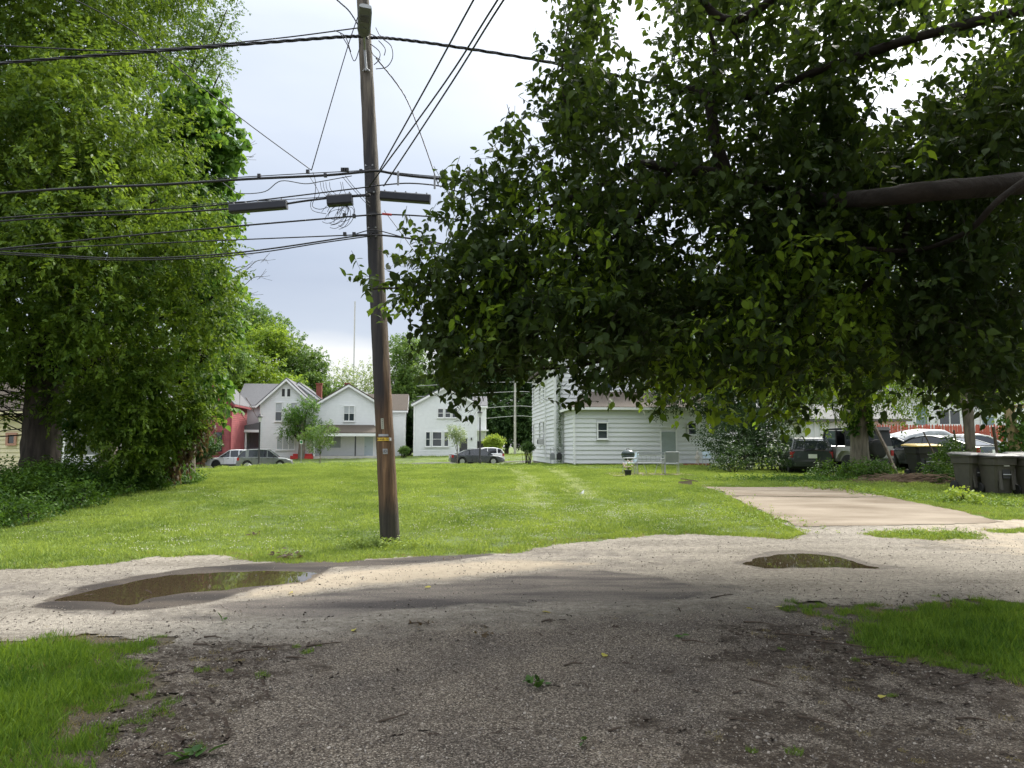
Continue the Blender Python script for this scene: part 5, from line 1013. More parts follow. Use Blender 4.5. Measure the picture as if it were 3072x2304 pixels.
for s_ in (-1, 1):
    ob('door_window', MB().prism([(-.42, 1.14), (.42, 1.14), (.18, 1.76), (-.42, 1.76)], s_ * .72, s_ * .735), glass_mat('clear_dark_glass', (.10, .13, .13), .05), J); ob('rear_window', MB().prism([(-1.72, 1.2), (-1.08, 1.2), (-1.08, 1.7), (-1.62, 1.7)], s_ * .742, s_ * .755), CGL, J)
    ob('door_pillar', MB().box((-.47, s_ * .74, 1.45), (.08, .05, .66)), BLK, J); ob('wing_mirror', MB().box((.5, s_ * .9, 1.22), (.1, .2, .24)), BLK, J); ob('round_headlight', MB().tube([(1.9, s_ * .5, .86), (1.93, s_ * .5, .86)], .1, 14), HEADL, J)
    ob('tail_light', MB().box((-1.97, s_ * .68, .85), (.05, .12, .22)), REDL, J)
    for x0 in (-1.2, 1.25):
        fl_ = [(x0 - .55, .62), (x0 - .42, .92), (x0 - .2, 1.02), (x0 + .25, 1.02), (x0 + .5, .86), (x0 + .6, .62), (x0 + .5, .62), (x0 + .4, .78), (x0 + .2, .93), (x0 - .17, .93), (x0 - .34, .85), (x0 - .47, .62)]
        mb = MB(); n_ = len(fl_) // 2
        for k_ in range(n_ - 1): mb.prism([fl_[k_], fl_[k_ + 1], fl_[len(fl_) - 2 - k_], fl_[len(fl_) - 1 - k_]], s_ * .70, s_ * .92)
        ob('fender_flare', mb, mat('silver_flare', (.40, .40, .38), .45, .1), J); wheel(J, x0, s_ * .72, .39, s_, 5, .25)
ob('spare_wheel', MB().lathe([(.2, -.11), (.39, -.11), (.4, 0), (.39, .11), (.2, .11)], 22, Matrix.Translation((-2.08, .1, 1.0)) @ Matrix.Rotation(R(90), 4, 'Y')), TYRE, J, True)
ob('chassis', MB().box((0, 0, .48), (3.5, 1.2, .16)), BLK, J); ob('front_bumper', MB().box((2.0, 0, .6), (.15, 1.5, .18)), BLK, J); ob('rear_bumper', MB().box((-2.02, 0, .56), (.14, 1.4, .16)), BLK, J)
# ------------------------------------------------------------------ wheeled rubbish carts
CART = mat('cart_plastic', (.060, .055, .045), .6, .12, 6); LIDM = mat('cart_lid', (.085, .082, .075), .5, .12, 6)
def cart(label, loc, rz, body=CART, lid=LIDM, group='rubbish carts lined up at the right edge'):
    c = thing('wheeled_cart', label, 'rubbish cart', loc, rz, group)
    def ringz(z, w_, d, yo=0): 
        r_ = .05; return [(-w_ / 2 + r_, -d / 2 + yo, z), (w_ / 2 - r_, -d / 2 + yo, z), (w_ / 2, -d / 2 + r_ + yo, z), (w_ / 2, d / 2 - r_ + yo, z), (w_ / 2 - r_, d / 2 + yo, z), (-w_ / 2 + r_, d / 2 + yo, z), (-w_ / 2, d / 2 - r_ + yo, z), (-w_ / 2, -d / 2 + r_ + yo, z)]
    ob('bin_body', MB().loft([ringz(.03, .46, .50, .02), ringz(.10, .47, .52, .02), ringz(.72, .555, .66), ringz(.74, .60, .72), ringz(.90, .615, .74), ringz(.905, .65, .78), ringz(.94, .66, .79)]), body, c)
    ob('slot_shade_panel', MB().box((0, -.31, .55), (.20, .03, .30), rot=Matrix.Rotation(R(-6), 4, 'X')), mat('slot_shade', (.03, .03, .03), .7, .1), c)  # dark block on the front painted as the shade of the slot
    for s_ in (-1, 1): ob('front_rib', MB().box((s_ * .16, -.305, .43), (.07, .05, .62), rot=Matrix.Rotation(R(-6), 4, 'X')), body, c)
    ob('grab_bar', MB().tube([(-.1, -.345, .50), (.1, -.345, .50)], .014, 8), ALU, c); ob('rating_label', MB().box((0, -.345, .76 - .03), (.15, .008, .05)), mat('worn_label', (.42, .42, .38), .6, .2, 40), c)
    l = ob('lid', MB().loft([[(-.34, -.42, .94), (.34, -.42, .94), (.34, .40, .97), (-.34, .40, .97)], [(-.335, -.415, .965), (.335, -.415, .965), (.335, .40, 1.0), (-.335, .40, 1.0)], [(-.26, -.33, 1.0), (.26, -.33, 1.0), (.26, .34, 1.035), (-.26, .34, 1.035)]]), lid, c)
    ob('lid_handle', MB().box((0, -.43, .955), (.3, .03, .03)), lid, l); ob('rear_handle', MB().tube([(-.25, .4, .92), (-.25, .48, .98), (.25, .48, .98), (.25, .4, .92)], .016, 6), body, c)
    for s_ in (-1, 1): ob('wheel', MB().lathe([(.05, -.025), (.13, -.025), (.14, 0), (.13, .025), (.05, .025)], 16, Matrix.Translation((s_ * .27, .27, .14)) @ Matrix.Rotation(R(90), 4, 'Y')), TYRE, c)
    return c
lbl = ['leftmost grey-brown rubbish cart of the row at the right edge', 'second rubbish cart from the left in the row, front slot facing out', 'third grey-brown rubbish cart, turned slightly sideways near the right edge', 'last rubbish cart cut off by the right edge of the photo']
for i, (px_, Y_, rz) in enumerate(((2905, 19.6, .18), (2984, 19.0, .08), (3052, 19.9, -.5), (3095, 18.6, .12))): cart(lbl[i], spot(px_, Y_, .01), rz)
y_cart = cart('black wheeled bin with yellow lid in front of the dark coupe', spot(2768, 25.5, .0), .1, mat('black_cart', (.022, .023, .022), .5, .1), mat('yellow_lid', (.62, .42, .05), .5, .15), None); y_cart.scale = (1.65, 1.0, 1.16)
# ------------------------------------------------------------------ patio things
PX, PY_ = at(1945, 1420, 30.2).x, 30.2
ps = grid_mesh('patio_slab', np.arange(PX - 1.6, PX + 1.7, .2), np.arange(28.9, 31.8, .2), lambda x, y: hz(x, y) + .035, m=MC); struct(ps)
FR = mat('pale_patio_metal', (.42, .43, .42), .4, .1, metal=.3); SL = mat('grey_sling', (.22, .24, .25), .7, .1); WSL = mat('pale_blue_sling', (.55, .66, .72), .6, .05)
def chair(label, loc, rz, sling, cat='chair'):
    c = thing('patio_chair', label, cat, loc, rz, 'metal chairs on the patio')
    for s_ in (-1, 1):
        ob('leg', MB().tube([(s_ * .26, -.25, 0), (s_ * .26, -.23, .42), (s_ * .27, -.2, .62)], .013, 6), FR, c); ob('leg', MB().tube([(s_ * .26, .24, 0), (s_ * .26, .2, .42), (s_ * .25, .30, .88)], .013, 6), FR, c)
        ob('armrest', MB().tube([(s_ * .27, -.24, .62), (s_ * .27, .22, .64)], .018, 6), FR, c)
    ob('seat', MB().box((0, 0, .42), (.5, .46, .03)), sling, c); ob('backrest', MB().box((0, .255, .67), (.5, .02, .40), rot=Matrix.Rotation(R(-13), 4, 'X')), sling if sling is SL else WSL, c); ob('back_frame', MB().tube([(-.25, .3, .88), (.25, .3, .88)], .014, 6), FR, c); return c
gz_ = H(PX, PY_) + .04
chair('pale blue metal patio chair in side view beside the kettle grill', (at(1892, 1400, 30.6).x, 30.6, gz_), R(-82), WSL)
chair('grey metal patio chair at the right end of the bench, back to the camera', (at(2014, 1400, 29.7).x, 29.7, gz_), R(176), SL)
bn = thing('garden_bench', 'low grey metal two-seat patio bench with slatted back, between the chairs', 'bench', (at(1949, 1400, 29.9).x, 29.9, gz_), R(180))
for s_ in (-1, 1):
    ob('leg', MB().tube([(s_ * .55, .25, 0), (s_ * .55, .2, .43), (s_ * .54, .30, .86)], .016, 6), FR, bn); ob('leg', MB().tube([(s_ * .55, -.25, 0), (s_ * .55, -.24, .6)], .016, 6), FR, bn); ob('armrest', MB().tube([(s_ * .55, -.25, .6), (s_ * .55, .24, .62)], .018, 6), FR, bn)
    ob('leg', MB().tube([(s_ * .15, .22, .0), (s_ * .28, .2, .42)], .012, 6), FR, bn)
ob('seat', MB().box((0, 0, .43), (1.1, .48, .025)), SL, bn); ob('back_rail', MB().box((0, .29, .84), (1.1, .025, .05)), SL, bn); ob('back_rail', MB().box((0, .275, .73), (1.1, .02, .03)), FR, bn); ob('back_rail', MB().box((0, .24, .50), (1.1, .02, .03)), FR, bn)
for x_ in (-.38, -.19, 0, .19, .38): ob('back_slat', MB().tube([(x_ * .9, .24, .5), (x_, .28, .73)], .007, 5), FR, bn)
gx_, gy_ = at(1884, 1400, 32.0).x, 32.0; gr = thing('kettle_grill', 'dark green kettle charcoal grill beside the pale patio chair', 'grill', (gx_, gy_, H(gx_, gy_)))
GG = mat('grill_enamel', (.03, .05, .045), .25, .1); ob('bowl', MB().lathe([(.03, .52), (.16, .56), (.25, .66), (.285, .76)], 20), GG, gr, True); ob('lid', MB().lathe([(.29, .765), (.27, .88), (.18, .97), (.03, 1.0)], 20), GG, gr, True); ob('lid_handle', MB().tube([(-.06, 0, .99), (-.06, 0, 1.05), (.06, 0, 1.05), (.06, 0, .99)], .012, 6), BLK, gr)
for a in (0.5, 2.6, 4.7): ob('leg', MB().tube([(.12 * math.cos(a), .12 * math.sin(a), .58), (.28 * math.cos(a), .28 * math.sin(a), 0)], .012, 6), FR, gr)
fx, fy = at(1884, 1424, 28.6).x, 28.6; fp = thing('flower_pot', 'black plastic pot of pale pink flowers in front of the patio chair', 'plant pot', (fx, fy, H(fx, fy))); ob('pot', MB().lathe([(.10, 0), (.14, .24), (.155, .245), (.155, .27)], 14), BLK, fp)
Oc = np.zeros((30, 3)); Oc[:, 2] = .27; Dc = rdir(30); Dc[:, 2] = np.abs(Dc[:, 2]) + .8; C_, T_, N_, S_, ti = sprig_leaves(Oc, Dc, np.full(30, .34), 6, .06, .2); me = leaf_data('leaves', C_, T_, N_, S_, ti, DIAMOND); lo_ = link('leaves', me, GL, fp); lo_['kind'] = 'stuff'
mb = MB()
for i in range(16): q = rdir(1)[0]; mb.lathe([(.004, 0), (.035, .01), (.03, .03), (.005, .04)], 6, Matrix.Translation((q[0] * .2, q[1] * .2, .48 + q[2] * .14)))
fo = ob('blossoms', mb, mat('pink_petals', (.62, .42, .42), .7, .2, 20), fp); fo['kind'] = 'stuff'
tx_, ty_ = at(2092, 1370, 44.5).x, 44.5; stt = thing('garden_statue', 'small pale standing garden statue among bricks near the back door', 'statue', (tx_, ty_, H(tx_, ty_)))
ob('figure', MB().lathe([(.13, 0), (.14, .1), (.09, .3), (.11, .45), (.12, .58), (.05, .68), (.075, .76), (.07, .84), (.02, .9)], 12), mat('cast_stone', (.5, .47, .42), .8, .2, 12), stt, True)
for s_ in (-1, 1): ob('arm', MB().tube([(s_ * .11, 0, .6), (s_ * .16, -.05, .42), (s_ * .04, -.12, .4)], [.035, .03, .025], 6), MATS['cast_stone'], stt)
bk = MB().box((0, 0, .035), (.21, .1, .07)).mesh('brick'); bk.materials.append(REDB)
for i in range(14):
    bx_, by_ = at(2055, 1370, 44.3).x + (i % 7) * .23 + rng.normal(0, .03), 44.3 + rng.normal(0, .06); o = link('brick', bk, None, None, (bx_, by_, H(bx_, by_) + (.07 if i > 6 else 0))); o.rotation_euler = (0, 0, rng.normal(0, .3)); tag(o, 'old red brick in the loose row beside the garden statue', 'brick', 'bricks stacked by the statue')
c = chair('dark blue chair in the shade at the house corner', (at(2125, 1370, 43).x, 43, H(at(2125, 1370, 43).x, 43)), R(10), mat('navy_sling', (.05, .07, .11), .7, .1))
# ------------------------------------------------------------------ street lamps, signs
def street_lamp(label, px, Y, top_px):
    x = at(px, 1300, Y).x; z0 = H(x, Y); l = thing('street_lamp', label, 'street lamp', (x, Y, z0), 0, 'black lantern street lamps'); hh = at(px, top_px, Y).z - z0
    ob('post', MB().lathe([(.13, -.1), (.13, .3), (.075, .5), (.055, hh - .75), (.08, hh - .72), (.05, hh - .66)], 12), DARK, l); ob('lantern_glass', MB().lathe([(.10, hh - .64), (.17, hh - .28)], 6), mat('lantern_glass', (.55, .56, .55), .3, .05), l)
    ob('lantern_cap', MB().lathe([(.24, hh - .30), (.22, hh - .22), (.09, hh - .1), (.03, hh)], 8), DARK, l); return l
street_lamp('black lantern street lamp beside the grey-green estate car', 779, 60.0, 1241); street_lamp('black lantern street lamp in front of the dark sedan', 1440, 63.4, 1229)
def sign(name, label, px, Y, ytop, ybot, wpx, face, post_m, inner=None, rot=0):
    x = at(px, 1300, Y).x; z0 = H(x, Y); s_ = thing(name, label, 'sign', (x, Y, z0), rot); a, b = at(px, ytop, Y).z - z0, at(px, ybot, Y).z - z0; wd = wpx * Y / F
    ob('post', MB().tube([(0, .03, -.1), (0, .03, (a + b) / 2)], .035, 6), post_m, s_); ob('sign_face', MB().box((0, -.02, (a + b) / 2), (wd, .02, a - b)), face, s_); return s_, a, b, wd
BLU = mat('sign_blue', (.03, .13, .38), .5, .05); GRN = mat('sign_green', (.02, .22, .08), .5, .05)
s1, a, b, wd = sign('parking_sign', 'white disabled parking sign with blue symbol in front of the red house', 664, 74.6, 1324, 1340, 10, WTRIM, MTL); s1.location.z += .0
ob('blue_square', MB().box((0, -.037, (a + b) / 2 + .02), (wd * .55, .012, (a - b) * .5)), BLU, s1)
ob('wheelchair_symbol', MB().tube([(.03 + .045 * math.cos(q), -.048, (a + b) / 2 - .03 + .045 * math.sin(q)) for q in np.linspace(.9, 5.2, 9)], .008, 4).tube([(0, -.048, (a + b) / 2 + .06), (0, -.048, (a + b) / 2), (.05, -.048, (a + b) / 2), (.07, -.048, (a + b) / 2 - .06)], .009, 4).box((0, -.048, (a + b) / 2 + .085), (.03, .01, .03)), WTRIM, s1)
s2, a, b, wd = sign('street_sign', 'small green and white sign on a pale post by the young trees', 905, 60.3, 1320, 1332, 9, WTRIM, MTL); ob('green_panel', MB().box((0, -.037, (a + b) / 2), (wd * .7, .012, (a - b) * .6)), GRN, s2)
lx, ly = at(752, 1395, 47.5).x, 47.5; ls = thing('lawn_sign', 'tilted white and red yard sign leaning in the grass', 'sign', (lx, ly, H(lx, ly) + .05), 0); pl = ob('sign_board', MB().box((0, 0, .12), (.42, .012, .28), rot=Matrix.Rotation(R(38), 4, 'Y')), WTRIM, ls); ob('red_band', MB().box((.02, -.012, .14), (.3, .006, .06), rot=Matrix.Rotation(R(38), 4, 'Y')), REDL, ls); ob('stake', MB().tube([(.1, .01, -.15), (-.02, .01, .05)], .008, 5), MTL, ls)
# litter in the lawn, stump, beams, brush pile
x, y = at(1748, 1497, 19).x, 19.; g = at(1748, 1500, 19); tag(ob('white_litter', MB().add([(-.10, 0, .01), (.03, -.02, .03), (.04, .03, .13), (.02, .05, .05)], [(0, 1, 3), (1, 2, 3), (0, 1, 2)], Matrix.Translation((x, y, H(x, y) + .02))).add([(-.2, .03, .02), (-.05, -.03, .06), (.02, .05, .04)], [(0, 1, 2)], Matrix.Translation((x, y, H(x, y) + .03))), WTRIM), 'torn white scrap lying in the lawn beside the tyre tracks', 'litter')
x, y = at(2055, 1455, 22).x, 22.; st_ = thing('broken_kerb_stone', 'broken pale stone and board in weeds at the slab corner', 'stone', (x, y, H(x, y))); ob('stone', MB().add([(-.2, -.1, 0), (.2, -.12, 0), (.22, .12, 0), (-.2, .1, 0), (-.16, -.07, .13), (.17, -.1, .16), (.18, .1, .14), (-.17, .08, .12)], [(0, 1, 5, 4), (1, 2, 6, 5), (2, 3, 7, 6), (3, 0, 4, 7), (4, 5, 6, 7)]), MC, st_); ob('board', MB().box((.12, -.05, .17), (.5, .1, .03), rot=Matrix.Rotation(.15, 4, 'Y')), MC, st_)
OLDW = mat('old_wood', (.11, .085, .06), .9, .3, 4, .4, 30, stretch=(2, 2, .6))
def beam(label, a, b, r_, name='leaning_beam'): 
    a, b = Vector(a), Vector(b); tag(ob(name, MB().tube([a, (a + b) / 2 + Vector((.03, 0, .02)), b], r_, 6), OLDW), label, 'beam')
pa = at(2692, 1412, 27.5); pb_ = at(2622, 1275, 29.5); beam('dark weathered beam leaning against the ivy covered trunk', (pa.x, 27.5, H(pa.x, 27.5)), tuple(pb_), .07)
pa = at(2832, 1428, 24.5); pb_ = at(2770, 1296, 25.0); beam('thin pale pole leaning in front of the yellow lidded bin', (pa.x, 24.5, H(pa.x, 24.5)), tuple(pb_), .025)
pa = at(2876, 1345, 27); pb_ = at(2861, 1290, 27.); beam('short dark stake with a crossed tip behind the rubbish carts', (pa.x, 27, H(pa.x, 27)), tuple(pb_), .035, 'stake')
pa = at(2992, 1345, 24); pb_ = at(2979, 1280, 24.); beam('slanting grey stake between the small tree and the ivy covered post', (pa.x, 24, H(pa.x, 24)), tuple(pb_), .05, 'stake')
n = 420; cx, cy = at(2730, 1440, 23.5).x, 23.5; mb = MB()
for i in range(n):
    x, y = cx + rng.normal(0, 1.05), cy + rng.normal(0, .5); hh = max(0, .3 * math.exp(-((x - cx) / .9) ** 2)) * rng.uniform(0, 1); a = rng.uniform(-.5, .5) + (math.pi if rng.uniform() < .5 else 0); l_ = rng.uniform(.25, .9); z = H(x, y) + hh + .02
    mb.tube([(x, y, z), (x + l_ * math.cos(a) * .5, y + l_ * math.sin(a) * .5, z + rng.normal(.02, .04)), (x + l_ * math.cos(a), y + l_ * math.sin(a), z + rng.normal(0, .05))], rng.uniform(.006, .02), 4, False)
tag(ob('brush_pile', mb, mat('dead_sticks', (.19, .13, .085), .9, .4, 3)), 'heap of dead sticks and branches on bare ground beside the rubbish carts', 'brush pile', kind='stuff')
# bare ground under the brush pile and behind the carts
db = grid_mesh('bare_ground', np.arange(7.5, 17.5, .2), np.arange(17.8, 25.5, .2), lambda x, y: hz(x, y) + .012, keep=lambda x, y: soft([(9.8, 22.3), (12, 20.2), (17, 17.9), (17.5, 24), (13, 25), (9.5, 24.6)], x, y) + .25 * fnoise(x, y, 2.5, 55) > 0, m=mat('bare_earth', (.15, .115, .08), .95, .3, 3, .5, 30, c2=(.25, .20, .15))); struct(db)
# ------------------------------------------------------------------ vegetation
BARK = mat('dark_bark', (.065, .052, .042), .95, .45, 3, 1.0, 9, stretch=(3, 3, .5)); BARKG = mat('grey_bark', (.17, .145, .115), .95, .35, 4, .9, 12, stretch=(3, 3, .6)); BARKD = mat('limb_bark', (.024, .018, .013), .95, .3, 5, .9, 16)
L_MAP = leaf_mat('maple_leaves', (.026, .07, .012), (.155, .24, .03), .38, pamp=1.5); L_CAT = leaf_mat('catalpa_leaves', (.045, .115, .022), (.13, .24, .04), .42); L_ASH = leaf_mat('ash_leaves', (.06, .12, .028), (.13, .20, .05), .42)
L_FG = leaf_mat('overhead_leaves', (.011, .027, .007), (.052, .088, .014), .38, .6); L_FY = leaf_mat('yellow_lit_leaves', (.055, .12, .010), (.19, .29, .028), .48); L_BR = leaf_mat('dry_brown_leaves', (.06, .04, .024), (.13, .095, .05), .3)  # L_FY is a brighter yellow-green with the light on the leaves painted in
L_BUSH = leaf_mat('bush_leaves', (.02, .058, .010), (.085, .165, .018), .35); L_DK = leaf_mat('dark_wood_leaves', (.022, .055, .016), (.065, .12, .03), .3); L_FAR = leaf_mat('far_tree_leaves', (.06, .125, .03), (.15, .24, .05), .35); L_FARY = leaf_mat('far_yellow_leaves', (.10, .18, .02), (.22, .32, .04), .4); L_PALE = leaf_mat('pale_airy_leaves', (.13, .19, .09), (.26, .33, .16), .4)
L_SH = leaf_mat('shade_tinted_leaves', (.012, .032, .010), (.045, .085, .02), .3); L_HEDGE = leaf_mat('hedge_leaves', (.025, .07, .015), (.08, .15, .03), .3); L_YB = leaf_mat('yellow_bush_leaves', (.16, .26, .03), (.34, .42, .07), .4)  # L_SH is darkened to carry the canopy shade in its colour
def crown(parent, O, D, Ln, k, size, m, tmpl=DIAMOND, droop=.5, name='crown'):
    C, T, Nn, S, ti = sprig_leaves(O, D, Ln, k, size, droop); me = leaf_data(name, C - vec3(parent.location), T, Nn, S, ti, tmpl); o = link(name, me, m, parent); o['kind'] = 'stuff'; return o
def limbs(parent, base, targets, r0, name='branches', m=None, wob=.12, n=7):
    mb = MB(); base = Vector(base)
    for tg in targets:
        tg = Vector(tg); d = tg - base; P = [base + d * t_ + Vector((rng.normal(0, wob * d.length * .3), rng.normal(0, wob * d.length * .3), .18 * d.length * t_ * (1 - t_) * (1 if t_ > 0 else 0))) if 0 < t_ < 1 else base + d * t_ for t_ in np.linspace(0, 1, n)]
        mb.tube([p - parent.location for p in smooth(P, 3)], list(np.linspace(r0, r0 * .12, (n - 1) * 3 + 1)), 7)
    o = ob(name, mb, m or BARKD, parent, True); o['kind'] = 'stuff'; return o
def twig_lines(parent, O, D, Ln, r_, name='twigs', m=None, droop=.5, k=3):
    D = unit(D); n = len(O); t_ = np.linspace(0, 1, k)[None, :, None]; P = O[:, None] + D[:, None] * t_ * Ln[:, None, None]; P[..., 2] -= droop * .45 * (t_[..., 0] ** 2) * Ln[:, None]
    P = P - vec3(parent.location); u = unit(np.cross(D, [0.3, 1, .2]))[:, None]; v = np.cross(D, u[:, 0])[:, None]; w_ = r_ * (1 - .7 * t_)
    ring = [P + (u * math.cos(a) + v * math.sin(a)) * w_ for a in (0, 2.09, 4.19)]; V = np.stack(ring, 2).reshape(-1, 3); fs = []
    b = np.arange(n)[:, None] * k * 3
    for i in range(k - 1):
        for j in range(3): fs.append(np.stack([b[:, 0] + i * 3 + j, b[:, 0] + i * 3 + (j + 1) % 3, b[:, 0] + (i + 1) * 3 + (j + 1) % 3, b[:, 0] + (i + 1) * 3 + j], 1))
    Fq = np.concatenate(fs).astype(np.int32); me = bpy.data.meshes.new(name); me.vertices.add(len(V)); me.vertices.foreach_set('co', V.astype(np.float32).ravel()); me.loops.add(Fq.size); me.loops.foreach_set('vertex_index', Fq.ravel()); me.polygons.add(len(Fq)); me.polygons.foreach_set('loop_start', np.arange(len(Fq), dtype=np.int32) * 4); me.update(calc_edges=True)
    o = link(name, me, m or BARKD, parent); o['kind'] = 'stuff'; return o
def trunk_mb(pts, rads, n=16, flute=.06, seed=1):
    P = smooth([Vector(p) for p in pts], 6); rr = np.interp(np.linspace(0, 1, len(P)), np.linspace(0, 1, len(rads)), rads); mb = MB().tube(P, list(rr), n); r_ = np.random.default_rng(seed); a = r_.uniform(-flute, flute, (len(P), n)) + np.sin(np.arange(n) * 2.3 + seed)[None] * flute
    for i, p in enumerate(P):
        for k_ in range(n): v = Vector(mb.v[i * n + k_]); mb.v[i * n + k_] = tuple(p + (v - p) * (1 + a[i, k_]))
    return mb
def B(px, py, Y, r_): p = at(px, py, Y); return (p.x, p.y, p.z, r_)
# --- big left tree
mb_ = spot(128, 21.0); mt = thing('maple_tree', 'huge yellow-green leafy tree with thick furrowed trunk filling the left side', 'tree', mb_)
def local(parent, pts): return [Vector(p) - parent.location for p in pts]
ob('trunk', trunk_mb([(0, 0, -.3), (0, 0, .4), (-.02, 0, 1.5), (.0, 0, 3), (.05, .1, 5), (.2, .2, 8), (.6, 0, 12)], [.66, .52, .47, .46, .44, .3, .12], 28, .05), BARK, mt, True)
MBL = [B(60, 250, 20, 3.3), B(230, 120, 20, 2.7), B(150, 500, 18.2, 2.9), B(380, 440, 19.5, 2.2), B(470, 600, 19, 1.7), B(300, 700, 18, 2.6), B(570, 720, 19.3, 1.5), B(80, 800, 18, 2.7), B(480, 850, 19, 2.2), B(640, 890, 19.5, 1.15), B(300, 950, 18.4, 2.1), B(620, 1050, 20, 1.2), B(500, 1090, 19.5, 1.4), B(80, 1030, 20, 1.7), B(340, 1130, 19.5, 1.1), B(430, 1230, 19, .75), B(560, 1190, 20, .7), B(250, 330, 18, 2.2), B(150, 1150, 21, 1.2), B(-250, 500, 19, 4), B(-200, 1000, 20, 3), B(0, -200, 20, 3.5), B(400, 1330, 19, .5), B(690, 1000, 20, .6), B(30, 1180, 20.5, .8), B(250, 1180, 20.5, .9), B(250, -350, 20, 4.5), B(-150, -500, 20, 5), B(330, 1230, 19, .7), B(390, 1300, 19, .6), B(450, 1340, 19.5, .5), B(485, 1270, 20, .65), B(540, 1250, 20, .6), B(350, 1350, 18.7, .4), B(250, 1265, 20, .6), B(300, 1200, 19.5, .8), B(215, 1230, 20, .4), B(430, 1180, 19, .9), B(520, 1330, 20.5, .4), B(-300, 800, 20, 4), B(200, 900, 21.5, 3), B(100, 500, 22, 4)]
O, D = blob_sprigs(subblobs(MBL, 13), 19500, shell=.45); crown(mt, O, D, np.full(len(O), .5) * rng.uniform(.7, 1.4, len(O)), 14, .140, L_MAP, DIAMOND, .32)
SKT = [B(*q) for q in ((330, 1230, 19.2, .8), (390, 1290, 19.2, .7), (450, 1330, 19.7, .6), (485, 1270, 20, .7), (540, 1240, 20, .7), (350, 1340, 19, .45), (260, 1260, 20, .6), (300, 1190, 19.5, .9), (215, 1225, 20.5, .5), (430, 1180, 19, .9), (520, 1330, 20.5, .45), (420, 1370, 19.5, .35), (260, 1340, 20, .3), (590, 1200, 20.3, .5), (480, 1380, 20.5, .3))]
Os_, Ds_ = blob_sprigs(subblobs(SKT, 9, .5), 1750, shell=.2); crown(mt, Os_, Ds_, np.full(len(Os_), .4), 12, .125, L_MAP, DIAMOND, .5); limbs(mt, (mb_[0] + .3, mb_[1], mb_[2] + 3.6), [b[:3] for b in SKT[:8]], .05)
twig_lines(mt, O[::4], D[::4], np.full(len(O[::4]), .5), .006)
limbs(mt, (mb_[0], mb_[1], mb_[2] + 3.2), [b[:3] for b in MBL[:17]], .17)
dead = MB()
for i in range(26):
    a = Vector((mb_[0] - .3, mb_[1] - .3, mb_[2] + rng.uniform(1.5, 2.8))); d = Vector((-rng.uniform(.8, 1.8), rng.uniform(-.5, .2), rng.uniform(-.6, .9))); dead.tube([p - mt.location for p in (a, a + d * .5 + Vector((0, 0, .15)), a + d)], [.02, .012, .004], 5)
ob('dead_branches', dead, BARKD, mt)['kind'] = 'stuff'
# brown dried sprays hanging at the tree's right skirt
O = np.stack([np.array(at(px_ - 12, py_, 20.5)) for px_, py_ in ((585, 1255), (605, 1270), (630, 1250), (560, 1290), (590, 1320), (545, 1330), (610, 1275), (575, 1350), (530, 1375), (520, 1395))] * 5) + rng.normal(0, .10, (50, 3)); D = np.tile([.1, 0, -1.], (50, 1)) + rng.normal(0, .2, (50, 3))
crown(mt, O, D, np.full(50, .45), 12, .16, L_BR, DIAMOND, .9, 'dried_leaves')
# --- catalpa behind
cb = spot(560, 27.0); ct = thing('catalpa_tree', 'darker tree with large heart-shaped leaves behind the big left tree', 'tree', cb)
ob('trunk', trunk_mb([(0, 0, -.3), (0, 0, 2), (.2, 0, 5), (.3, 0, 10)], [.4, .3, .25, .1]), BARKG, ct, True)
CBL = [B(600, 330, 26.5, 1.6), B(620, 480, 26.5, 1.3), B(590, 620, 26, 1.5), B(540, 500, 27, 2), B(660, 560, 27, .7), B(560, 820, 26, 1.9), B(690, 850, 26, .6), B(630, 1180, 25.5, .8), B(600, 1130, 26, .8), B(655, 1225, 25.5, .35), B(680, 400, 27, .7), B(640, 960, 26, 1.3)]
O, D = blob_sprigs(subblobs(CBL, 8, .5), 2300, shell=.45); crown(ct, O, D, np.full(len(O), .5), 6, .25, L_CAT, HEART, .9); limbs(ct, (cb[0], cb[1], cb[2] + 3), [b[:3] for b in CBL], .12)
O2, D2 = blob_sprigs([B(690, 1215, 25.3, .7)], 16); D2[:, 2] = -1.2; twig_lines(ct, O2, D2, np.full(len(O2), .5), .012, 'seed_pods', mat('pod_brown', (.16, .10, .07), .8, .2))
# --- ash at top
ab = spot(330, 31.0); at_ = thing('ash_tree', 'tall airy grey-green tree rising behind the top left foliage', 'tree', ab); ob('trunk', trunk_mb([(0, 0, -.3), (0, 0, 3), (.6, 0, 9), (1.6, 0, 16)], [.38, .3, .25, .1]), BARKG, at_, True)
ABL = [B(480, 60, 31, 2.6), B(620, 80, 30.5, 1.6), B(560, 220, 31, 1.8), B(680, 30, 30, .9), B(660, 220, 30, .95), B(520, -150, 31, 3), B(400, 220, 31, 2), B(300, 60, 31, 2), B(600, 130, 30.5, 1.3)]
O, D = blob_sprigs(subblobs(ABL, 10), 3300, shell=.3); crown(at_, O, D, np.full(len(O), .5), 10, .13, L_ASH, DIAMOND, .4); limbs(at_, (ab[0], ab[1], ab[2] + 7), [b[:3] for b in ABL], .16, wob=.08)
# bare twigs sticking out at its right
mb = MB()
for px_, py_ in ((742, 440), (756, 470), (735, 760), (800, 780), (740, 800), (790, 830), (760, 880)):
    a, b = at(px_ - 60, py_ + 30, 27), at(px_, py_, 27); mb.tube([p - at_.location for p in smooth([a, (a + b) / 2 + Vector((0, 0, .15)), b], 3)], .012, 4)
    for q in range(4): c_ = b + Vector((rng.uniform(0, .4), 0, rng.uniform(-.25, .3))); mb.tube([b - at_.location - (b - a) * .3 * q / 3, c_ - at_.location], .006, 4)
ob('bare_twigs', mb, BARKG, at_)['kind'] = 'stuff'
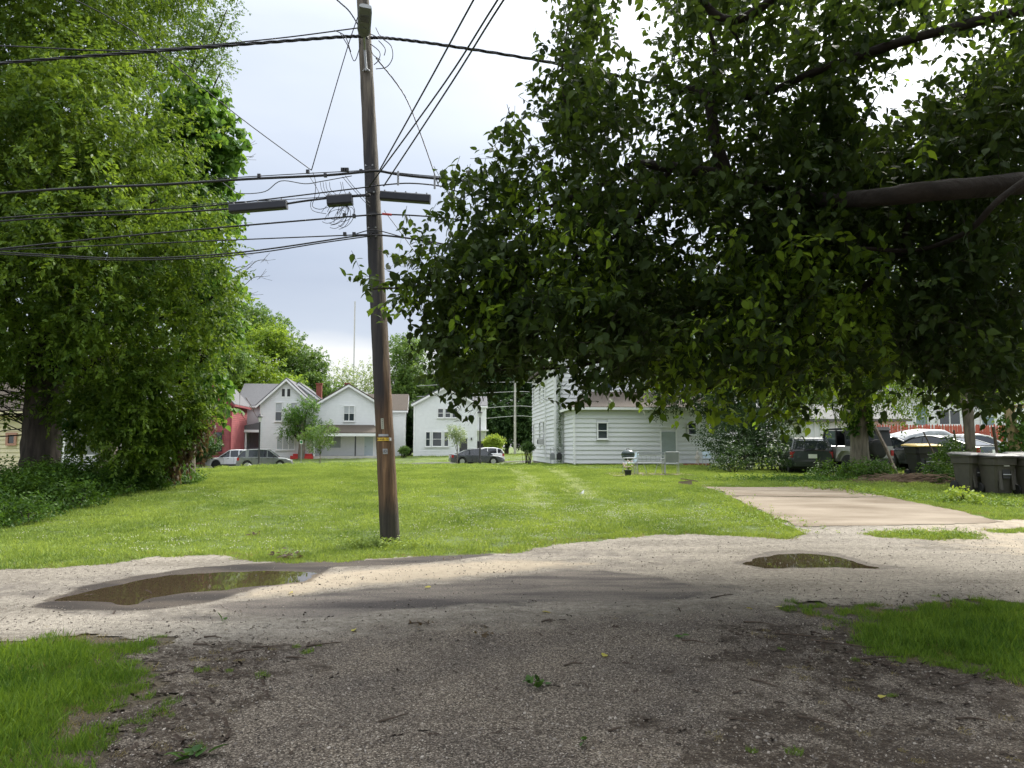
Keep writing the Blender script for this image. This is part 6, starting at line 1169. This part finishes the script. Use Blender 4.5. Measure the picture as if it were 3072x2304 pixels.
# --- filling trees further left / behind
def bg_tree(label, px, Y, blobs, leafm, size, nspr, k=9, ln=1.0, name='tree', group=None, tr=.3, droop=.35, tm=DIAMOND, base=None, shell=.4):
    b0 = base or spot(px, Y); t_ = thing(name, label, 'tree', b0, 0, group); bl = [B(*b) for b in blobs]; cz = np.mean([b[2] for b in bl])
    ob('trunk', trunk_mb([(0, 0, -.4), (0, 0, (cz - b0[2]) * .4), (np.mean([b[0] for b in bl]) * .5 - b0[0] * .5, 0, cz - b0[2])], [tr, tr * .75, tr * .3], 10), BARKG, t_, True)
    O, D = blob_sprigs(subblobs(bl, 9, .45), nspr, shell=shell); crown(t_, O, D, np.full(len(O), ln), k, size, leafm, tm, droop); limbs(t_, (b0[0], b0[1], b0[2] + (cz - b0[2]) * .4), [b[:3] for b in bl], tr * .45, wob=.06, n=5); return t_
G_ = 'trees behind the far houses'
bg_tree('broad yellow-green tree above the left gabled house roof', 780, 96, [(700, 1100, 96, 4.6), (790, 1130, 95, 4.0), (640, 1040, 98, 5), (860, 1180, 94, 3.0), (720, 1220, 93, 3.5), (800, 1020, 99, 3.4)], L_FARY, .40, 3600, group=G_, name='broad_tree')
bg_tree('tall mid-green tree with sloping crown right of the yellow-green tree', 900, 103, [(800, 1000, 104, 3.6), (870, 1050, 103, 3.4), (740, 960, 104, 3.2), (930, 1110, 102, 3.4), (985, 1170, 101, 2.8), (1000, 1230, 101, 3), (880, 1150, 101, 4)], L_FAR, .40, 3200, group=G_, name='sloping_tree')
bg_tree('sparse pale airy tree showing sky, behind the low gable house', 1080, 110, [(1040, 1140, 110, 3.0), (1110, 1120, 110, 2.6), (1080, 1190, 109, 3.2), (1140, 1170, 110, 2.6), (1000, 1190, 109, 2.4)], L_PALE, .34, 650, group=G_, k=8, ln=1.4, name='airy_tree', tr=.2)
bg_tree('tall rounded grey-green tree just right of the pole, behind the houses', 1230, 106, [(1222, 1070, 106, 3.6), (1245, 1130, 105, 3.8), (1200, 1180, 105, 4.2), (1275, 1200, 104, 3.6), (1160, 1220, 104, 3), (1225, 1030, 107, 1.8)], L_FAR, .36, 3000, group=G_, name='rounded_tree')
bg_tree('dark dense tree between the two white houses, right of the pole', 1225, 93, [(1230, 1260, 92, 2.6), (1250, 1310, 92, 2.2), (1215, 1310, 92, 2.0)], L_DK, .34, 1600, group=G_, name='dark_tree')
for i, (px_, bl) in enumerate(((1400, [(1370, 1150, 105, 4.5), (1440, 1100, 106, 4.5), (1400, 1220, 102, 4)]), (1520, [(1500, 1120, 104, 5), (1540, 1220, 101, 4.8), (1480, 1280, 99, 3.5)]), (1650, [(1620, 1150, 104, 5), (1640, 1250, 101, 4), (1580, 1290, 99, 3)]), (1800, [(1760, 1080, 110, 6), (1860, 1120, 110, 6)]))):
    bg_tree('dark green woodland tree beyond the street, %s' % ['directly behind the white two storey house', 'behind the slim pale pole', 'beside the clapboard house wall', 'hidden mostly behind the clapboard house'][i], px_, 103, bl, L_DK, .42, 3000, group='dark woodland trees beyond the street', name='woodland_tree')
for i, (px_, wdt) in enumerate(((-100, 7), (180, 7), (420, 7), (590, 6))):
    bg_tree('green tree far behind the big left tree, %s' % ['off its left side', 'behind its trunk', 'behind its hanging skirt', 'above the red house'][i], px_, 84, [(px_, 1180, 84, wdt * .6), (px_ - 90, 1100, 85, wdt * .55), (px_ + 90, 1090, 85, wdt * .55), (px_, 980, 86, wdt * .5)], L_FAR, .42, 1700, group='trees far behind the big left tree', name='far_tree')
# street trees
bg_tree('dark bushy street tree with thick trunk between the two white houses', 906, 77.0, [(890, 1250, 77, 1.5), (925, 1225, 77, 1.3), (870, 1290, 77, 1.1), (945, 1270, 77, 1.2), (915, 1300, 77, 1.0)], L_CAT, .20, 620, k=8, ln=.55, name='street_tree', tr=.42)
bg_tree('slim light green sapling in front of the low gable house', 962, 60.5, [(950, 1300, 60.5, .95), (985, 1290, 60.5, .8), (925, 1310, 60.5, .65), (975, 1325, 60.5, .7), (940, 1335, 60.5, .5)], L_FAR, .13, 480, k=8, ln=.4, name='sapling', tr=.05)
bg_tree('small pale sapling in front of the white two storey house', 1372, 63.2, [(1362, 1292, 63, .65), (1378, 1300, 63, .6), (1350, 1300, 63, .4), (1375, 1322, 63, .5)], L_PALE, .12, 260, k=8, ln=.4, name='sapling', tr=.045)
# right hand background trees seen through / below the overhead foliage
GR_ = 'trees standing round the side yard'
rt = bg_tree('ivy covered thick trunked tree beside the white off-road vehicle', 2578, 27.0, [(2500, 1150, 27, 2.2), (2650, 1120, 27, 2.2), (2580, 980, 27, 3), (2420, 1010, 28, 2.2), (2750, 1000, 27, 2.2), (2600, 1190, 26, .9), (2500, 800, 28, 3), (2700, 750, 28, 3.4)], L_MAP, .13, 5200, k=9, ln=.5, group=GR_, name='ivy_tree', tr=.36)
rt.children[0].data.materials[0] = BARK
tp_ = rt.location; ii = 900; a = rng.uniform(0, 6.28, ii); zq = rng.uniform(1.6, 4.4, ii); O = np.stack([tp_.x + .3 * np.cos(a), tp_.y + .36 * np.sin(a), tp_.z + zq], 1); D = np.stack([np.cos(a), np.sin(a), -.3 * np.ones(ii)], 1); crown(rt, O[zq > 1.7 + .8 * np.sin(a * 3)[...]], D[zq > 1.7 + .8 * np.sin(a * 3)], np.full(int((zq > 1.7 + .8 * np.sin(a * 3)).sum()), .13), 6, .10, L_BUSH, HEART, .8, 'ivy')
# main trunk with fork for the small yard tree
sb = spot(2908, 23.0); stt = thing('small_yard_tree', 'small forked tree rising behind the rubbish carts', 'tree', sb, 0, GR_); hq = at(2895, 1215, 23).z - sb[2]
ob('trunk', trunk_mb([(0, 0, -.2), (.02, 0, .8), (-.02, 0, hq)], [.17, .14, .16], 12), BARKG, stt, True); SBL = [B(2780, 1130, 23, 1.2), B(2840, 1090, 23, 1.1), B(2950, 1120, 23, 1.1), B(3010, 1170, 23, .8), B(2730, 1180, 23, .8), B(2890, 1000, 23, 1.6), B(3050, 1060, 23, 1.5)]
limbs(stt, (sb[0] - .02, sb[1], sb[2] + hq - .1), [b[:3] for b in SBL], .085, 'branches', BARKG, .08); O, D = blob_sprigs(SBL, 1500, shell=.2); crown(stt, O, D, np.full(len(O), .4), 7, .10, L_FY, DIAMOND, .4)
pb2 = spot(3048, 21.5); vp = thing('vine_post', 'stout cut-off post wrapped in ivy near the right edge', 'post', pb2); hq = at(3030, 1225, 21.5).z - pb2[2]; ob('post', MB().tube([(0, 0, -.2), (-.08, 0, hq * .5), (-.16, 0, hq)], [.17, .15, .14], 12), mat('cut_wood', (.34, .26, .14), .85, .3, 5, .5, 20), vp); ob('cross_piece', MB().box((-.0, -.03, hq + .05), (.75, .14, .1)), MATS['cut_wood'], vp)
a = rng.uniform(0, 6.28, 260); zq = rng.uniform(0, hq * .95, 260); O = np.stack([pb2[0] - .1 + .16 * np.cos(a), pb2[1] + .16 * np.sin(a), pb2[2] + zq], 1); crown(vp, O, np.stack([np.cos(a), np.sin(a), -.4 + 0 * a], 1), np.full(260, .2), 5, .09, L_BUSH, HEART, .8, 'ivy')
for i, (px_, Y_, bl) in enumerate(((2235, 43.5, [(2060, 1130, 45, 2.4), (2130, 1190, 44.5, 2.0), (2020, 1180, 45, 1.5), (2180, 1080, 46, 2.6), (2150, 1230, 44, 1.4)]), (2250, 40, [(2230, 1180, 39, 2.2), (2310, 1130, 39, 2.4), (2270, 1240, 38, 1.5), (2360, 1210, 38, 1.3)]), (2480, 56, [(2430, 1130, 56, 3.4), (2520, 1100, 57, 3.6), (2620, 1120, 57, 3.2)]), (2760, 64, [(2740, 1090, 64, 4.5), (2870, 1060, 64, 5), (3000, 1080, 64, 4.6), (3120, 1060, 64, 5)]), (1900, 62, [(1850, 960, 62, 5), (1980, 900, 62, 5), (2100, 980, 62, 5), (2250, 940, 62, 5)]))):
    bg_tree('leafy green tree %s' % ['growing against the back of the clapboard house', 'in the shade between the house and the off-road vehicle', 'behind the metal shed', 'behind the long white building', 'rising behind the clapboard house roof'][i], px_, Y_, bl, [L_SH, L_SH, L_FAR, L_FAR, L_FAR][i], [.14, .14, .24, .28, .28][i], [3000, 2600, 2200, 2600, 3200][i], k=9, ln=[.5, .5, .8, 1, 1][i], group=GR_, name='yard_tree', tr=.2)
# ------------------------------------------------------------------ bushes and undergrowth
def bush(label, blobs, m, size, n, name='bush', cat='bush', k=7, ln=.35, group=None, droop=.4, tm=DIAMOND, shell=.3):
    bl = [(x, y, H(x, y) + h, r_) for x, y, h, r_ in blobs]; x0, y0 = np.mean([b[0] for b in bl]), np.mean([b[1] for b in bl]); t_ = thing(name, label, cat, (x0, y0, H(x0, y0)), 0, group)
    O, D = blob_sprigs(bl, n, shell=shell); D[:, 2] = np.abs(D[:, 2]) * .8 + .1; ok = O[:, 2] > hz(O[:, 0], O[:, 1]) + .02; crown(t_, O[ok], D[ok], np.full(int(ok.sum()), ln), k, size, m, tm, droop, 'foliage')
    mb = MB()
    for b in bl:
        for q in range(5): mb.tube([(b[0] - x0 + rng.normal(0, .08), b[1] - y0 + rng.normal(0, .08), -.1), (b[0] - x0 + rng.normal(0, b[3] * .5), b[1] - y0 + rng.normal(0, b[3] * .5), b[2] - H(x0, y0) + b[3] * .4)], [.02, .008], 5, False)
    ob('stems', mb, BARKD, t_)['kind'] = 'stuff'; return t_
GBU = 'undergrowth bushes along the left lot line'
lb = ['low dark bush cut by the left edge of the photo', 'bush in front of the big trunk, nearest the lawn', 'rounded bright bush just right of the big trunk', 'bush under the hanging skirt of the big tree', 'last bush of the left row, reaching furthest into the lawn', 'dark bush behind the row beside the cream house']
for i, bl in enumerate(([(-9.9, 13.6, .1, .5), (-10.6, 14.6, .15, .65), (-9.5, 14.6, .08, .38), (-11.5, 15.6, .25, .75)], [(-10.6, 16.2, .15, .75), (-9.8, 16.6, .1, .5), (-11.8, 17.4, .2, .85), (-11.1, 17.6, .2, .7)], [(-10.9, 18.8, .15, .8), (-10.1, 18.6, .1, .5), (-11.6, 19.4, .2, .75)], [(-10.4, 20.2, .15, .75), (-9.8, 20.0, .1, .45), (-10.9, 21, .15, .7)], [(-10.4, 22.2, .15, .7), (-9.9, 21.9, .1, .4), (-10.9, 23.2, .15, .7), (-10.2, 23.0, .1, .4)], [(-13.8, 17.0, .2, .8), (-14.8, 19, .2, .9), (-12.9, 20.2, .15, .7)])):
    bush(lb[i], bl, L_BUSH, .085, [1900, 2300, 1900, 2000, 1900, 1300][i], group=GBU)
n = 4200; x = rng.uniform(-16, -8.9, n); y = rng.uniform(12.6, 24.5, n); k = bedmask(x, y) | ((soft([(-40, 12.3), (-9.9, 12.6), (-9.5, 14.5), (-9.8, 20), (-9.9, 23.5), (-11.5, 24.5), (-40, 26)], x, y) > -.3) & (rng.uniform(0, 1, n) < .4)); x, y = x[k], y[k]
O = np.stack([x, y, hz(x, y) + rng.uniform(.0, .15, len(x))], 1); D = rdir(len(x)); D[:, 2] = np.abs(D[:, 2]); C, T, Nn, S, ti = sprig_leaves(O, D, np.full(len(O), .3), 7, .09, .4)
gc = link('ground_ivy', leaf_data('ground_ivy', C, T, Nn, S, ti, DIAMOND), L_BUSH); tag(gc, 'dense low leafy ground cover under the big left tree', 'ground cover', kind='stuff')
def far_bush(label, px, py_, Y, rp, m, size, n, name='bush', squash=1, **kw):
    p = at(px, py_, Y); r_ = rp * Y / F; return bush(label, [(p.x + dx * r_, Y + abs(dx) * .2, p.z - H(p.x, Y) + dz * r_, r_ * q) for dx, dz, q in ((-.35, 0, .7), (.35, .05, .7), (0, .3, .62), (0, -.3, .75))], m, size, n, name, ln=.3 * r_, **kw)
far_bush('large dark rounded hedge in front of the red house', 585, 1338, 66, 62, L_HEDGE, .2, 1700)
far_bush('small trimmed round bush at the left corner of the clapboard house', 1583, 1343, 54, 20, L_HEDGE, .07, 700, shell=.6)
far_bush('bright yellow-green bush behind the white hatchback', 1482, 1328, 84, 28, L_YB, .18, 900)
far_bush('small leafy bush at the rear of the low gable house', 1212, 1352, 79, 16, L_FAR, .12, 420)
far_bush('bright shrub right of the big trunk by the porch railing', 480, 1290, 52, 55, L_YB, .16, 900)
# vine on the clapboard house corner
O = []; 
for z in np.linspace(.1, 6.2, 420): q = hM @ Vector((-.62 + .3 + rng.normal(0, .07 if z < 3 else .04), 4 - .16 + rng.normal(0, .04), z)); O.append(q)
O = np.array(O); vt = thing('wall_vine', 'climbing vine up the downspout at the clapboard house corner', 'vine', tuple(O[0]), 0); crown(vt, O, rdir(len(O)) + [0, -.8, 0], np.full(len(O), .16), 5, .07, L_BUSH, DIAMOND, .5, 'foliage')
# undergrowth in the deep shade right of the house and round the cars
GU = 'undergrowth in the side yard'
bush('tangled shrubs and vines in deep shade right of the patio', [(at(2240, 1300, 36).x, 36, 1.3, 1.5), (at(2310, 1300, 35).x, 35, 1.0, 1.3), (at(2190, 1300, 38).x, 38, 1.5, 1.5), (at(2290, 1300, 36).x, 36.5, 2.4, 1.3), (at(2345, 1380, 32).x, 32, .5, .7), (at(2200, 1380, 33).x, 33, .5, .8)], L_SH, .13, 2300, group=GU, ln=.5)
bush('weedy bush at the foot of the ivy covered tree', [(at(2600, 1390, 25).x, 25, .15, .6), (at(2650, 1390, 25).x, 25.3, .15, .55), (at(2560, 1390, 25.5).x, 25.3, .1, .5), (at(2480, 1390, 27).x, 27, .1, .5)], L_BUSH, .10, 900, group=GU)
bush('weeds between the yellow lidded bin and the rubbish carts', [(at(2850, 1400, 23).x, 23, .12, .4), (at(2820, 1400, 24).x, 24, .25, .5), (at(2880, 1330, 23).x, 23.3, .9, .4)], L_BUSH, .09, 550, group=GU)
bush('single bright leafy weed in front of the rubbish carts', [(at(2885, 1460, 17.6).x, 17.6, .1, .22)], L_YB, .10, 40, group=GU, k=5, ln=.2, tm=OVATE)
def weedrow(label, P, n, m, size, hgt, name='weeds'):
    P = np.array(P, float); t_ = rng.uniform(0, len(P) - 1.001, n); i = t_.astype(int); f = (t_ - i)[:, None]; q = P[i] * (1 - f) + P[i + 1] * f; q = q + rng.normal(0, P[i][:, 2:3] if P.shape[1] > 2 else .3, (n, P.shape[1])); x, y = q[:, 0], q[:, 1]
    O = np.stack([x, y, hz(x, y)], 1); D = rdir(n); D[:, 2] = np.abs(D[:, 2]) + .7; C, T, Nn, S, ti = sprig_leaves(O, D, hgt * rng.uniform(.5, 1.3, n), 6, size, .3); tag(link(name, leaf_data(name, C, T, Nn, S, ti, DIAMOND), m), label, 'weeds', kind='stuff')
L_WD = leaf_mat('weed_leaves', (.07, .15, .02), (.25, .34, .045), .35)
weedrow('leafy weeds along the far side of the concrete slab', [(8.2, 22.1, .3), (9.6, 19.5, .35), (10.5, 17.6, .4), (12.5, 16.6, .4), (14, 16.4, .3)], 1500, L_WD, .055, .16)
weedrow('rough weeds in the corner of lawn left of the slab', [(4.9, 20, .5), (4.6, 16, .4), (5.0, 13.9, .2)], 500, L_WD, .04, .11)
weedrow('weed island in the broken apron below the slab', [(6.6, 13.2, .2), (7.4, 13.1, .25), (8.0, 13.2, .15)], 260, L_WD, .035, .09)
weedrow('shaded tall grass weeds under the ivy covered tree', [(7.5, 25, .6), (11, 25.2, .5), (9, 24, .5), (12, 24.5, .5)], 1100, L_BUSH, .07, .2)
# ------------------------------------------------------------------ big overhead tree on the right (trunk outside the frame)
ROWS = """
000000000674147888877888655667
000000000761047767888874567777
000000003762046548887677533567
000000002875465678887741146888
000000003787677788777720178888
000000114899777757999853599999
000000323898777637999999999999
000001443797687558999999999988
000134557998799999999999999999
000255778999755899999999999999
003466778999852789999999999999
015689999999978999999999999999
236899999999999999999999999999
026999999999999999999999999999
015799999999999999999999999999
000389999999999999999999999999
000277566778899999998876799999
000154100111223344554421035873
000010000000001222220000000000
""".split()
fb = (9.2, 9.8); ft_ = thing('overhead_tree', 'large dark leafy tree overhanging the alley from the right, leaves hanging low', 'tree', (fb[0], fb[1], H(*fb)))
ob('trunk', trunk_mb([(0, 0, -.3), (0, 0, 1), (-.1, -.1, 3), (.2, .1, 6), (.8, 0, 11)], [.62, .5, .45, .38, .15], 24, .05), BARK, ft_, True)
def W(x, y, Y): return at(x * K, y * K, Y)
Os, Ds = [], []
for j, row in enumerate(ROWS):
    for i, ch in enumerate(row):
        d = int(ch)
        if not d: continue
        n = rng.poisson({1: 1.0, 2: 2.2, 3: 3.5, 4: 5, 5: 6.5, 6: 9, 7: 12, 8: 20, 9: 27}[d] * max(.25, 1 + .75 * float(fnoise(i * 1., j * 1., 1.7, 21))))
        x, y = 750 + 50 * i, 50 * j
        for q in range(n):
            px_, py_ = x + rng.uniform(0, 50), y + rng.uniform(-20, 32)
            if x < 1150: Y = rng.normal(8.9, .35 + .0012 * max(0, x - 850))
            else: Y = rng.normal(8.8, .9) if rng.uniform() < .6 else rng.uniform(7.2, 12.5)
            Y = float(np.clip(Y, 6.6, 13)); p = W(px_, py_, Y); Os.append(vec3(p)); Ds.append([rng.normal(-.25, .6), rng.normal(-.1, .6), rng.normal(-.3, .5)])
O = np.array(Os); D = unit(np.array(Ds)); Ln = rng.uniform(.28, .55, len(O))
O = O - D * Ln[:, None] * .5; O[:, 2] += .08
C, T, Nn, S, ti = sprig_leaves(O, D, Ln, 9, .112, .42)
# mostly one kind of leaf; some bundles painted yellower, as if lit from behind
YY = C[:, 1]; px_of = C[:, 0] / C[:, 1]
fr = (np.abs(px_of) < .66); dist = np.linalg.norm(C - [0, 0, 1.6], axis=1); order = np.argsort(np.where(fr, dist / S, 99) ); sel = np.zeros(len(C), bool); sel[order[:300]] = True
r_ = ~sel; lit_leaf = r_ & (((fnoise(C[:, 0], C[:, 2], 1.1, 28) > .5) & (rng.uniform(0, 1, len(C)) < .5)) | ((px_of > .16) & (px_of < .52) & (C[:, 2] < 3.7) & (fnoise(C[:, 0], C[:, 2], 1.6, 8) > -.15) & (rng.uniform(0, 1, len(C)) < .75)))
base = vec3(ft_.location)
for nm, msk, mm in (('crown', r_ & ~lit_leaf, L_FG), ('crown', lit_leaf, L_FY)):
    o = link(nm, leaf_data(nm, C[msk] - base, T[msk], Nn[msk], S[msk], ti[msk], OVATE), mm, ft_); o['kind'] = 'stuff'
if len(C):
    lmA = leaf_data('leaf', np.zeros((1, 3)), np.array([[1., 0, 0]]), np.array([[0, 0, 1.]]), np.ones(1), np.array([.35]), OVATE); lmA.materials.append(L_FG); lmB = leaf_data('leaf', np.zeros((1, 3)), np.array([[1., 0, 0]]), np.array([[0, 0, 1.]]), np.ones(1), np.array([.6]), LOBED); lmB.materials.append(L_FG)
    for i in np.where(sel)[0]:
        t = Vector(T[i]).normalized(); nv_ = Vector(Nn[i]); nv_ = (nv_ - t * t.dot(nv_)).normalized(); b = nv_.cross(t); M = Matrix((tuple(t), tuple(b), tuple(nv_))).transposed().to_4x4(); M.translation = Vector(C[i] - base)
        o = link('leaf', lmA if i % 4 else lmB, None, ft_); o.matrix_local = M @ Matrix.Diagonal((S[i], S[i], S[i], 1))
tl_ = twig_lines(ft_, O, D, Ln, .0032, 'twigs', BARKD, .75, 3)
# limbs
def limb(pts, r0, r1, name='limb', n=6):
    P = smooth([W(*p) - ft_.location for p in pts], n); mb = MB().tube(P, list(np.linspace(r0, r1, len(P))), 10)
    r__ = np.random.default_rng(int(r0 * 1000))
    mb.v = [tuple(Vector(v) + Vector(r__.normal(0, r0 * .05, 3))) for v in mb.v]; return ob(name, mb, BARKD, ft_, True)
limb([(2700, 430, 7.6), (2350, 395, 7.1), (2050, 410, 6.7), (1900, 425, 6.9), (1760, 432, 7.9), (1640, 400, 8.9), (1560, 370, 9)], .125, .05)
limb([(1660, 405, 8.4), (1560, 378, 8.1), (1450, 362, 8.0), (1370, 355, 8.6), (1325, 385, 8.7), (1230, 430, 8.8), (1120, 470, 8.9)], .075, .02)
limb([(1570, 385, 8.1), (1545, 300, 8.0), (1532, 220, 8.0), (1500, 195, 8.1), (1440, 190, 8.2)], .08, .035); limb([(1535, 215, 8.5), (1545, 120, 8.6), (1530, 60, 8.6)], .035, .02)
limb([(2500, -60, 8), (2212, 20, 7.8), (1950, 90, 7.9), (1750, 160, 8.2), (1640, 205, 8.1), (1540, 215, 8.4)], .065, .03)
limb([(1800, -120, 7.2), (1640, 20, 7.4), (1560, 40, 7.5), (1500, -20, 7.6)], .05, .04); limb([(1560, 30, 8.5), (1590, 80, 8.5), (1610, 130, 8.6)], .03, .015)
limb([(2300, 330, 6.7), (2160, 430, 6.6), (2090, 500, 6.9), (1980, 540, 7.6), (1850, 535, 7.4)], .032, .02); limb([(1985, 420, 8.1), (1960, 480, 8.0), (1950, 545, 8.1)], .04, .03)
limb([(1760, 432, 8.0), (1700, 560, 8.4), (1560, 640, 8.8), (1400, 690, 9.0), (1200, 690, 9.1), (1020, 660, 9.1)], .06, .012); limb([(1560, 640, 8.8), (1420, 740, 9.0), (1250, 790, 9.0), (1050, 800, 9.0)], .035, .01)
limb([(1950, 540, 8.1), (1800, 680, 8.6), (1640, 790, 9), (1500, 850, 9.1)], .045, .012); limb([(1740, 690, 8.6), (1650, 610, 8.8), (1600, 560, 8.9)], .035, .02); limb([(1450, 362, 8.5), (1380, 470, 8.6), (1230, 560, 8.8), (1000, 610, 8.9), (800, 625, 8.9)], .04, .007)
limb([(1230, 430, 8.8), (1180, 360, 8.9), (1110, 260, 8.9), (1095, 225, 8.9)], .012, .003); limb([(1330, 360, 8.6), (1240, 300, 8.7), (1215, 150, 8.7), (1230, 40, 8.7)], .03, .008)
# rest of the crown, above and right of the view: shades the driveway
n = 6500; u = rdir(n); rad = rng.uniform(.3, 1, n) ** .6; O = np.array([5.2, 4.2, 8.6]) + u * rad[:, None] * np.array([7.6, 7.2, 4.4])
q = O - [0, 0, CAMZ]; fy = q[:, 1] * math.cos(PITCH) + q[:, 2] * math.sin(PITCH); uy = q[:, 2] * math.cos(PITCH) - q[:, 1] * math.sin(PITCH); inside = (fy > 0) & (np.abs(q[:, 0]) < fy * .80 + .5) & (uy < fy * .62 + .7) & (uy > -fy)
O = O[~inside & (O[:, 2] > 3.2)]; C, T, Nn, S, ti = sprig_leaves(O, rdir(len(O)), np.full(len(O), .55), 8, .16, .6)
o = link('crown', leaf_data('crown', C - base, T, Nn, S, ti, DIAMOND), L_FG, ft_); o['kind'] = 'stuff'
# ------------------------------------------------------------------ litter on the ground
TW = mat('twig_brown', (.07, .05, .035), .9, .3, 20); r4 = np.random.default_rng(8)
def ground_pt(px, py):
    a = (px * K - 1536) / F; b = (1152 - py * K) / F; dy = math.cos(PITCH) - b * math.sin(PITCH); dz = math.sin(PITCH) + b * math.cos(PITCH); t = -CAMZ / dz; return a * t, dy * t
TWL = ['brown twig at the left edge of the gravel, above three others', 'longer twig lying left of centre near the top of the driveway', 'thin twig beside the left grass verge', 'twig lying level between two others near the left verge', 'twig at the line where dark asphalt meets the driveway, right of centre', 'short twig closest to the pale strip by the left grass', 'thin twig at the inner edge of the left grass', 'short twig right of the long one, left of centre', 'slanting twig alone in the lower left of the gravel', 'twig on bare gravel below the right weeds', 'long dark twig pointing at the right grass verge', 'longest branch along the edge of the right grass', 'forked branch pressed into soil below the right grass', 'twig on the dark asphalt at its right end', 'thin twig just below the asphalt on the right', 'slanting twig near the right frame edge below the grass', 'twig right of the dark leaf on the driveway', 'twig crossing a dark mossy patch right of centre', 'twig in the lower right mossy gravel', 'short level twig beside the yellow leaf, lower right', 'twig low in the bottom right corner', 'tiny twig near the bottom edge right of centre', 'small twig on soil at the left verge, lower down', 'short twig straight above the green leaf cluster']
TWP = [(700, 1395, 70, .5), (575, 1400, 60, .05), (440, 1398, 55, -.1), (530, 1412, 50, .1), (1185, 1345, 30, 0), (460, 1380, 40, -.2), (640, 1425, 45, 0), (850, 1555, 60, .4), (1600, 1560, 50, -.2), (1720, 1375, 80, -.25), (1820, 1395, 110, -.2), (1900, 1425, 100, -.15), (1560, 1290, 60, .1), (1640, 1350, 60, -.1), (2080, 1480, 60, .5), (1500, 1390, 50, -.3), (1650, 1480, 50, -.5), (1760, 1560, 60, -.4), (1950, 1500, 70, .1), (2100, 1560, 60, -.5), (1330, 1580, 35, .3), (380, 1460, 35, .2), (900, 1350, 35, 0), (1240, 1440, 40, .1)]
for i, (px_, py_, l_, a) in enumerate(TWP):
    x, y = ground_pt(px_, py_); L_ = l_ * K * y / F; mb = MB(); a2 = a + r4.normal(0, .15)
    P = [Vector((-L_ / 2 * math.cos(a2), -L_ * .9 * math.sin(a2), .008)), Vector((0, r4.normal(0, .015), .016)), Vector((L_ / 2 * math.cos(a2), L_ * .9 * math.sin(a2), .010))]; mb.tube(smooth(P, 3), [.008, .0075, .007, .006, .005, .004, .003], 5, False); mb.tube([P[1], P[1] + Vector((L_ * .15, r4.uniform(-.05, .05), .01))], .003, 4, False)
    o = ob('twig', mb, TW); o.location = (x, y, H(x, y) + .006); tag(o, TWL[i], 'twig', 'twigs scattered on the gravel driveway')
def leaf_cluster(label, px_, py_, n, size, m, spread=.08, up=.3, tm=OVATE, name='fallen_leaves'):
    x, y = ground_pt(px_, py_); C = r4.normal(0, spread * .4, (n, 3)); C[:, 2] = np.abs(C[:, 2]) * .4 + .012; T = r4.normal(0, 1, (n, 3)); T[:, 2] = np.abs(T[:, 2]) * up; Nn = r4.normal(0, .3, (n, 3)); Nn[:, 2] += 1
    o = link(name, leaf_data(name, C, T, Nn, size * r4.uniform(.7, 1.2, n), r4.uniform(0, 1, n), tm), m, None, (x, y, H(x, y) + .006)); tag(o, label, 'leaves'); o['kind'] = 'thing'; return o
leaf_cluster('dark green fallen leaf cluster in the middle of the gravel driveway', 1157, 1487, 11, .075, L_HEDGE, .10, .8)
leaf_cluster('fallen green leaf sprig at the bottom edge, left of centre', 418, 1645, 8, .09, L_HEDGE, .07, .5); leaf_cluster('small dark green leaf flat on the driveway near the bottom edge', 1270, 1612, 3, .07, L_HEDGE, .04, .1)
leaf_cluster('two upright green leaves on the alley edge, left of the pole', 488, 1345, 3, .09, L_BUSH, .04, 1.2); leaf_cluster('dark leaf at the right of the driveway beside the twigs', 1470, 1380, 3, .08, L_HEDGE, .05, .3)
for nm, px_, py_ in (('clump of dry leaves and twigs on the driveway left of centre', 905, 1358), ('clump of dry leaves and twigs near the driveway centre', 1045, 1378), ('small dry clump on asphalt right of the pole foot', 975, 1212)): leaf_cluster(nm, px_, py_, 14, .045, L_BR, .13, .7)
leaf_cluster('dried brown leaves lying in the lawn left of the pole', 548, 1165, 14, .07, L_BR, .14, .6); leaf_cluster('dry pale grass clippings at the asphalt edge by the pole', 620, 1207, 30, .10, L_BR, .35, .2, DIAMOND)
YL = leaf_mat('yellow_fallen_leaf', (.40, .36, .06), (.55, .50, .12), .3)
YLB = iter(['left one of two yellow leaves near the asphalt edge', 'right one of two yellow leaves near the asphalt edge', 'yellow leaf beside the dry clump left of centre', 'yellow leaf alone on the driveway below the dry clump', 'yellow leaf upper right on the driveway near the verge', 'yellow leaf in the dark soil at lower right', 'yellow leaf on the asphalt right of the pole', 'yellow leaf beside the tip of the long puddle', 'yellow leaf on gravel between asphalt and dry clump'])
for px_, py_ in ((1625, 1320), (1673, 1316), (765, 1367), (1303, 1423), (1985, 1355), (1900, 1513), (930, 1272), (625, 1285), (1170, 1325)):
    o = leaf_cluster(next(YLB), px_, py_, 1, .075, YL, .01, .1, name='fallen_leaf'); o['group'] = 'yellow fallen leaves'; o['category'] = 'leaf'
# tall grass at the pole foot
weedrow('longer ragged grass round the foot of the wooden pole', [(-2.6, 11.9, .15), (-2.0, 11.85, .15), (-1.3, 11.9, .2)], 240, GL, .05, .17, 'pole_foot_grass')
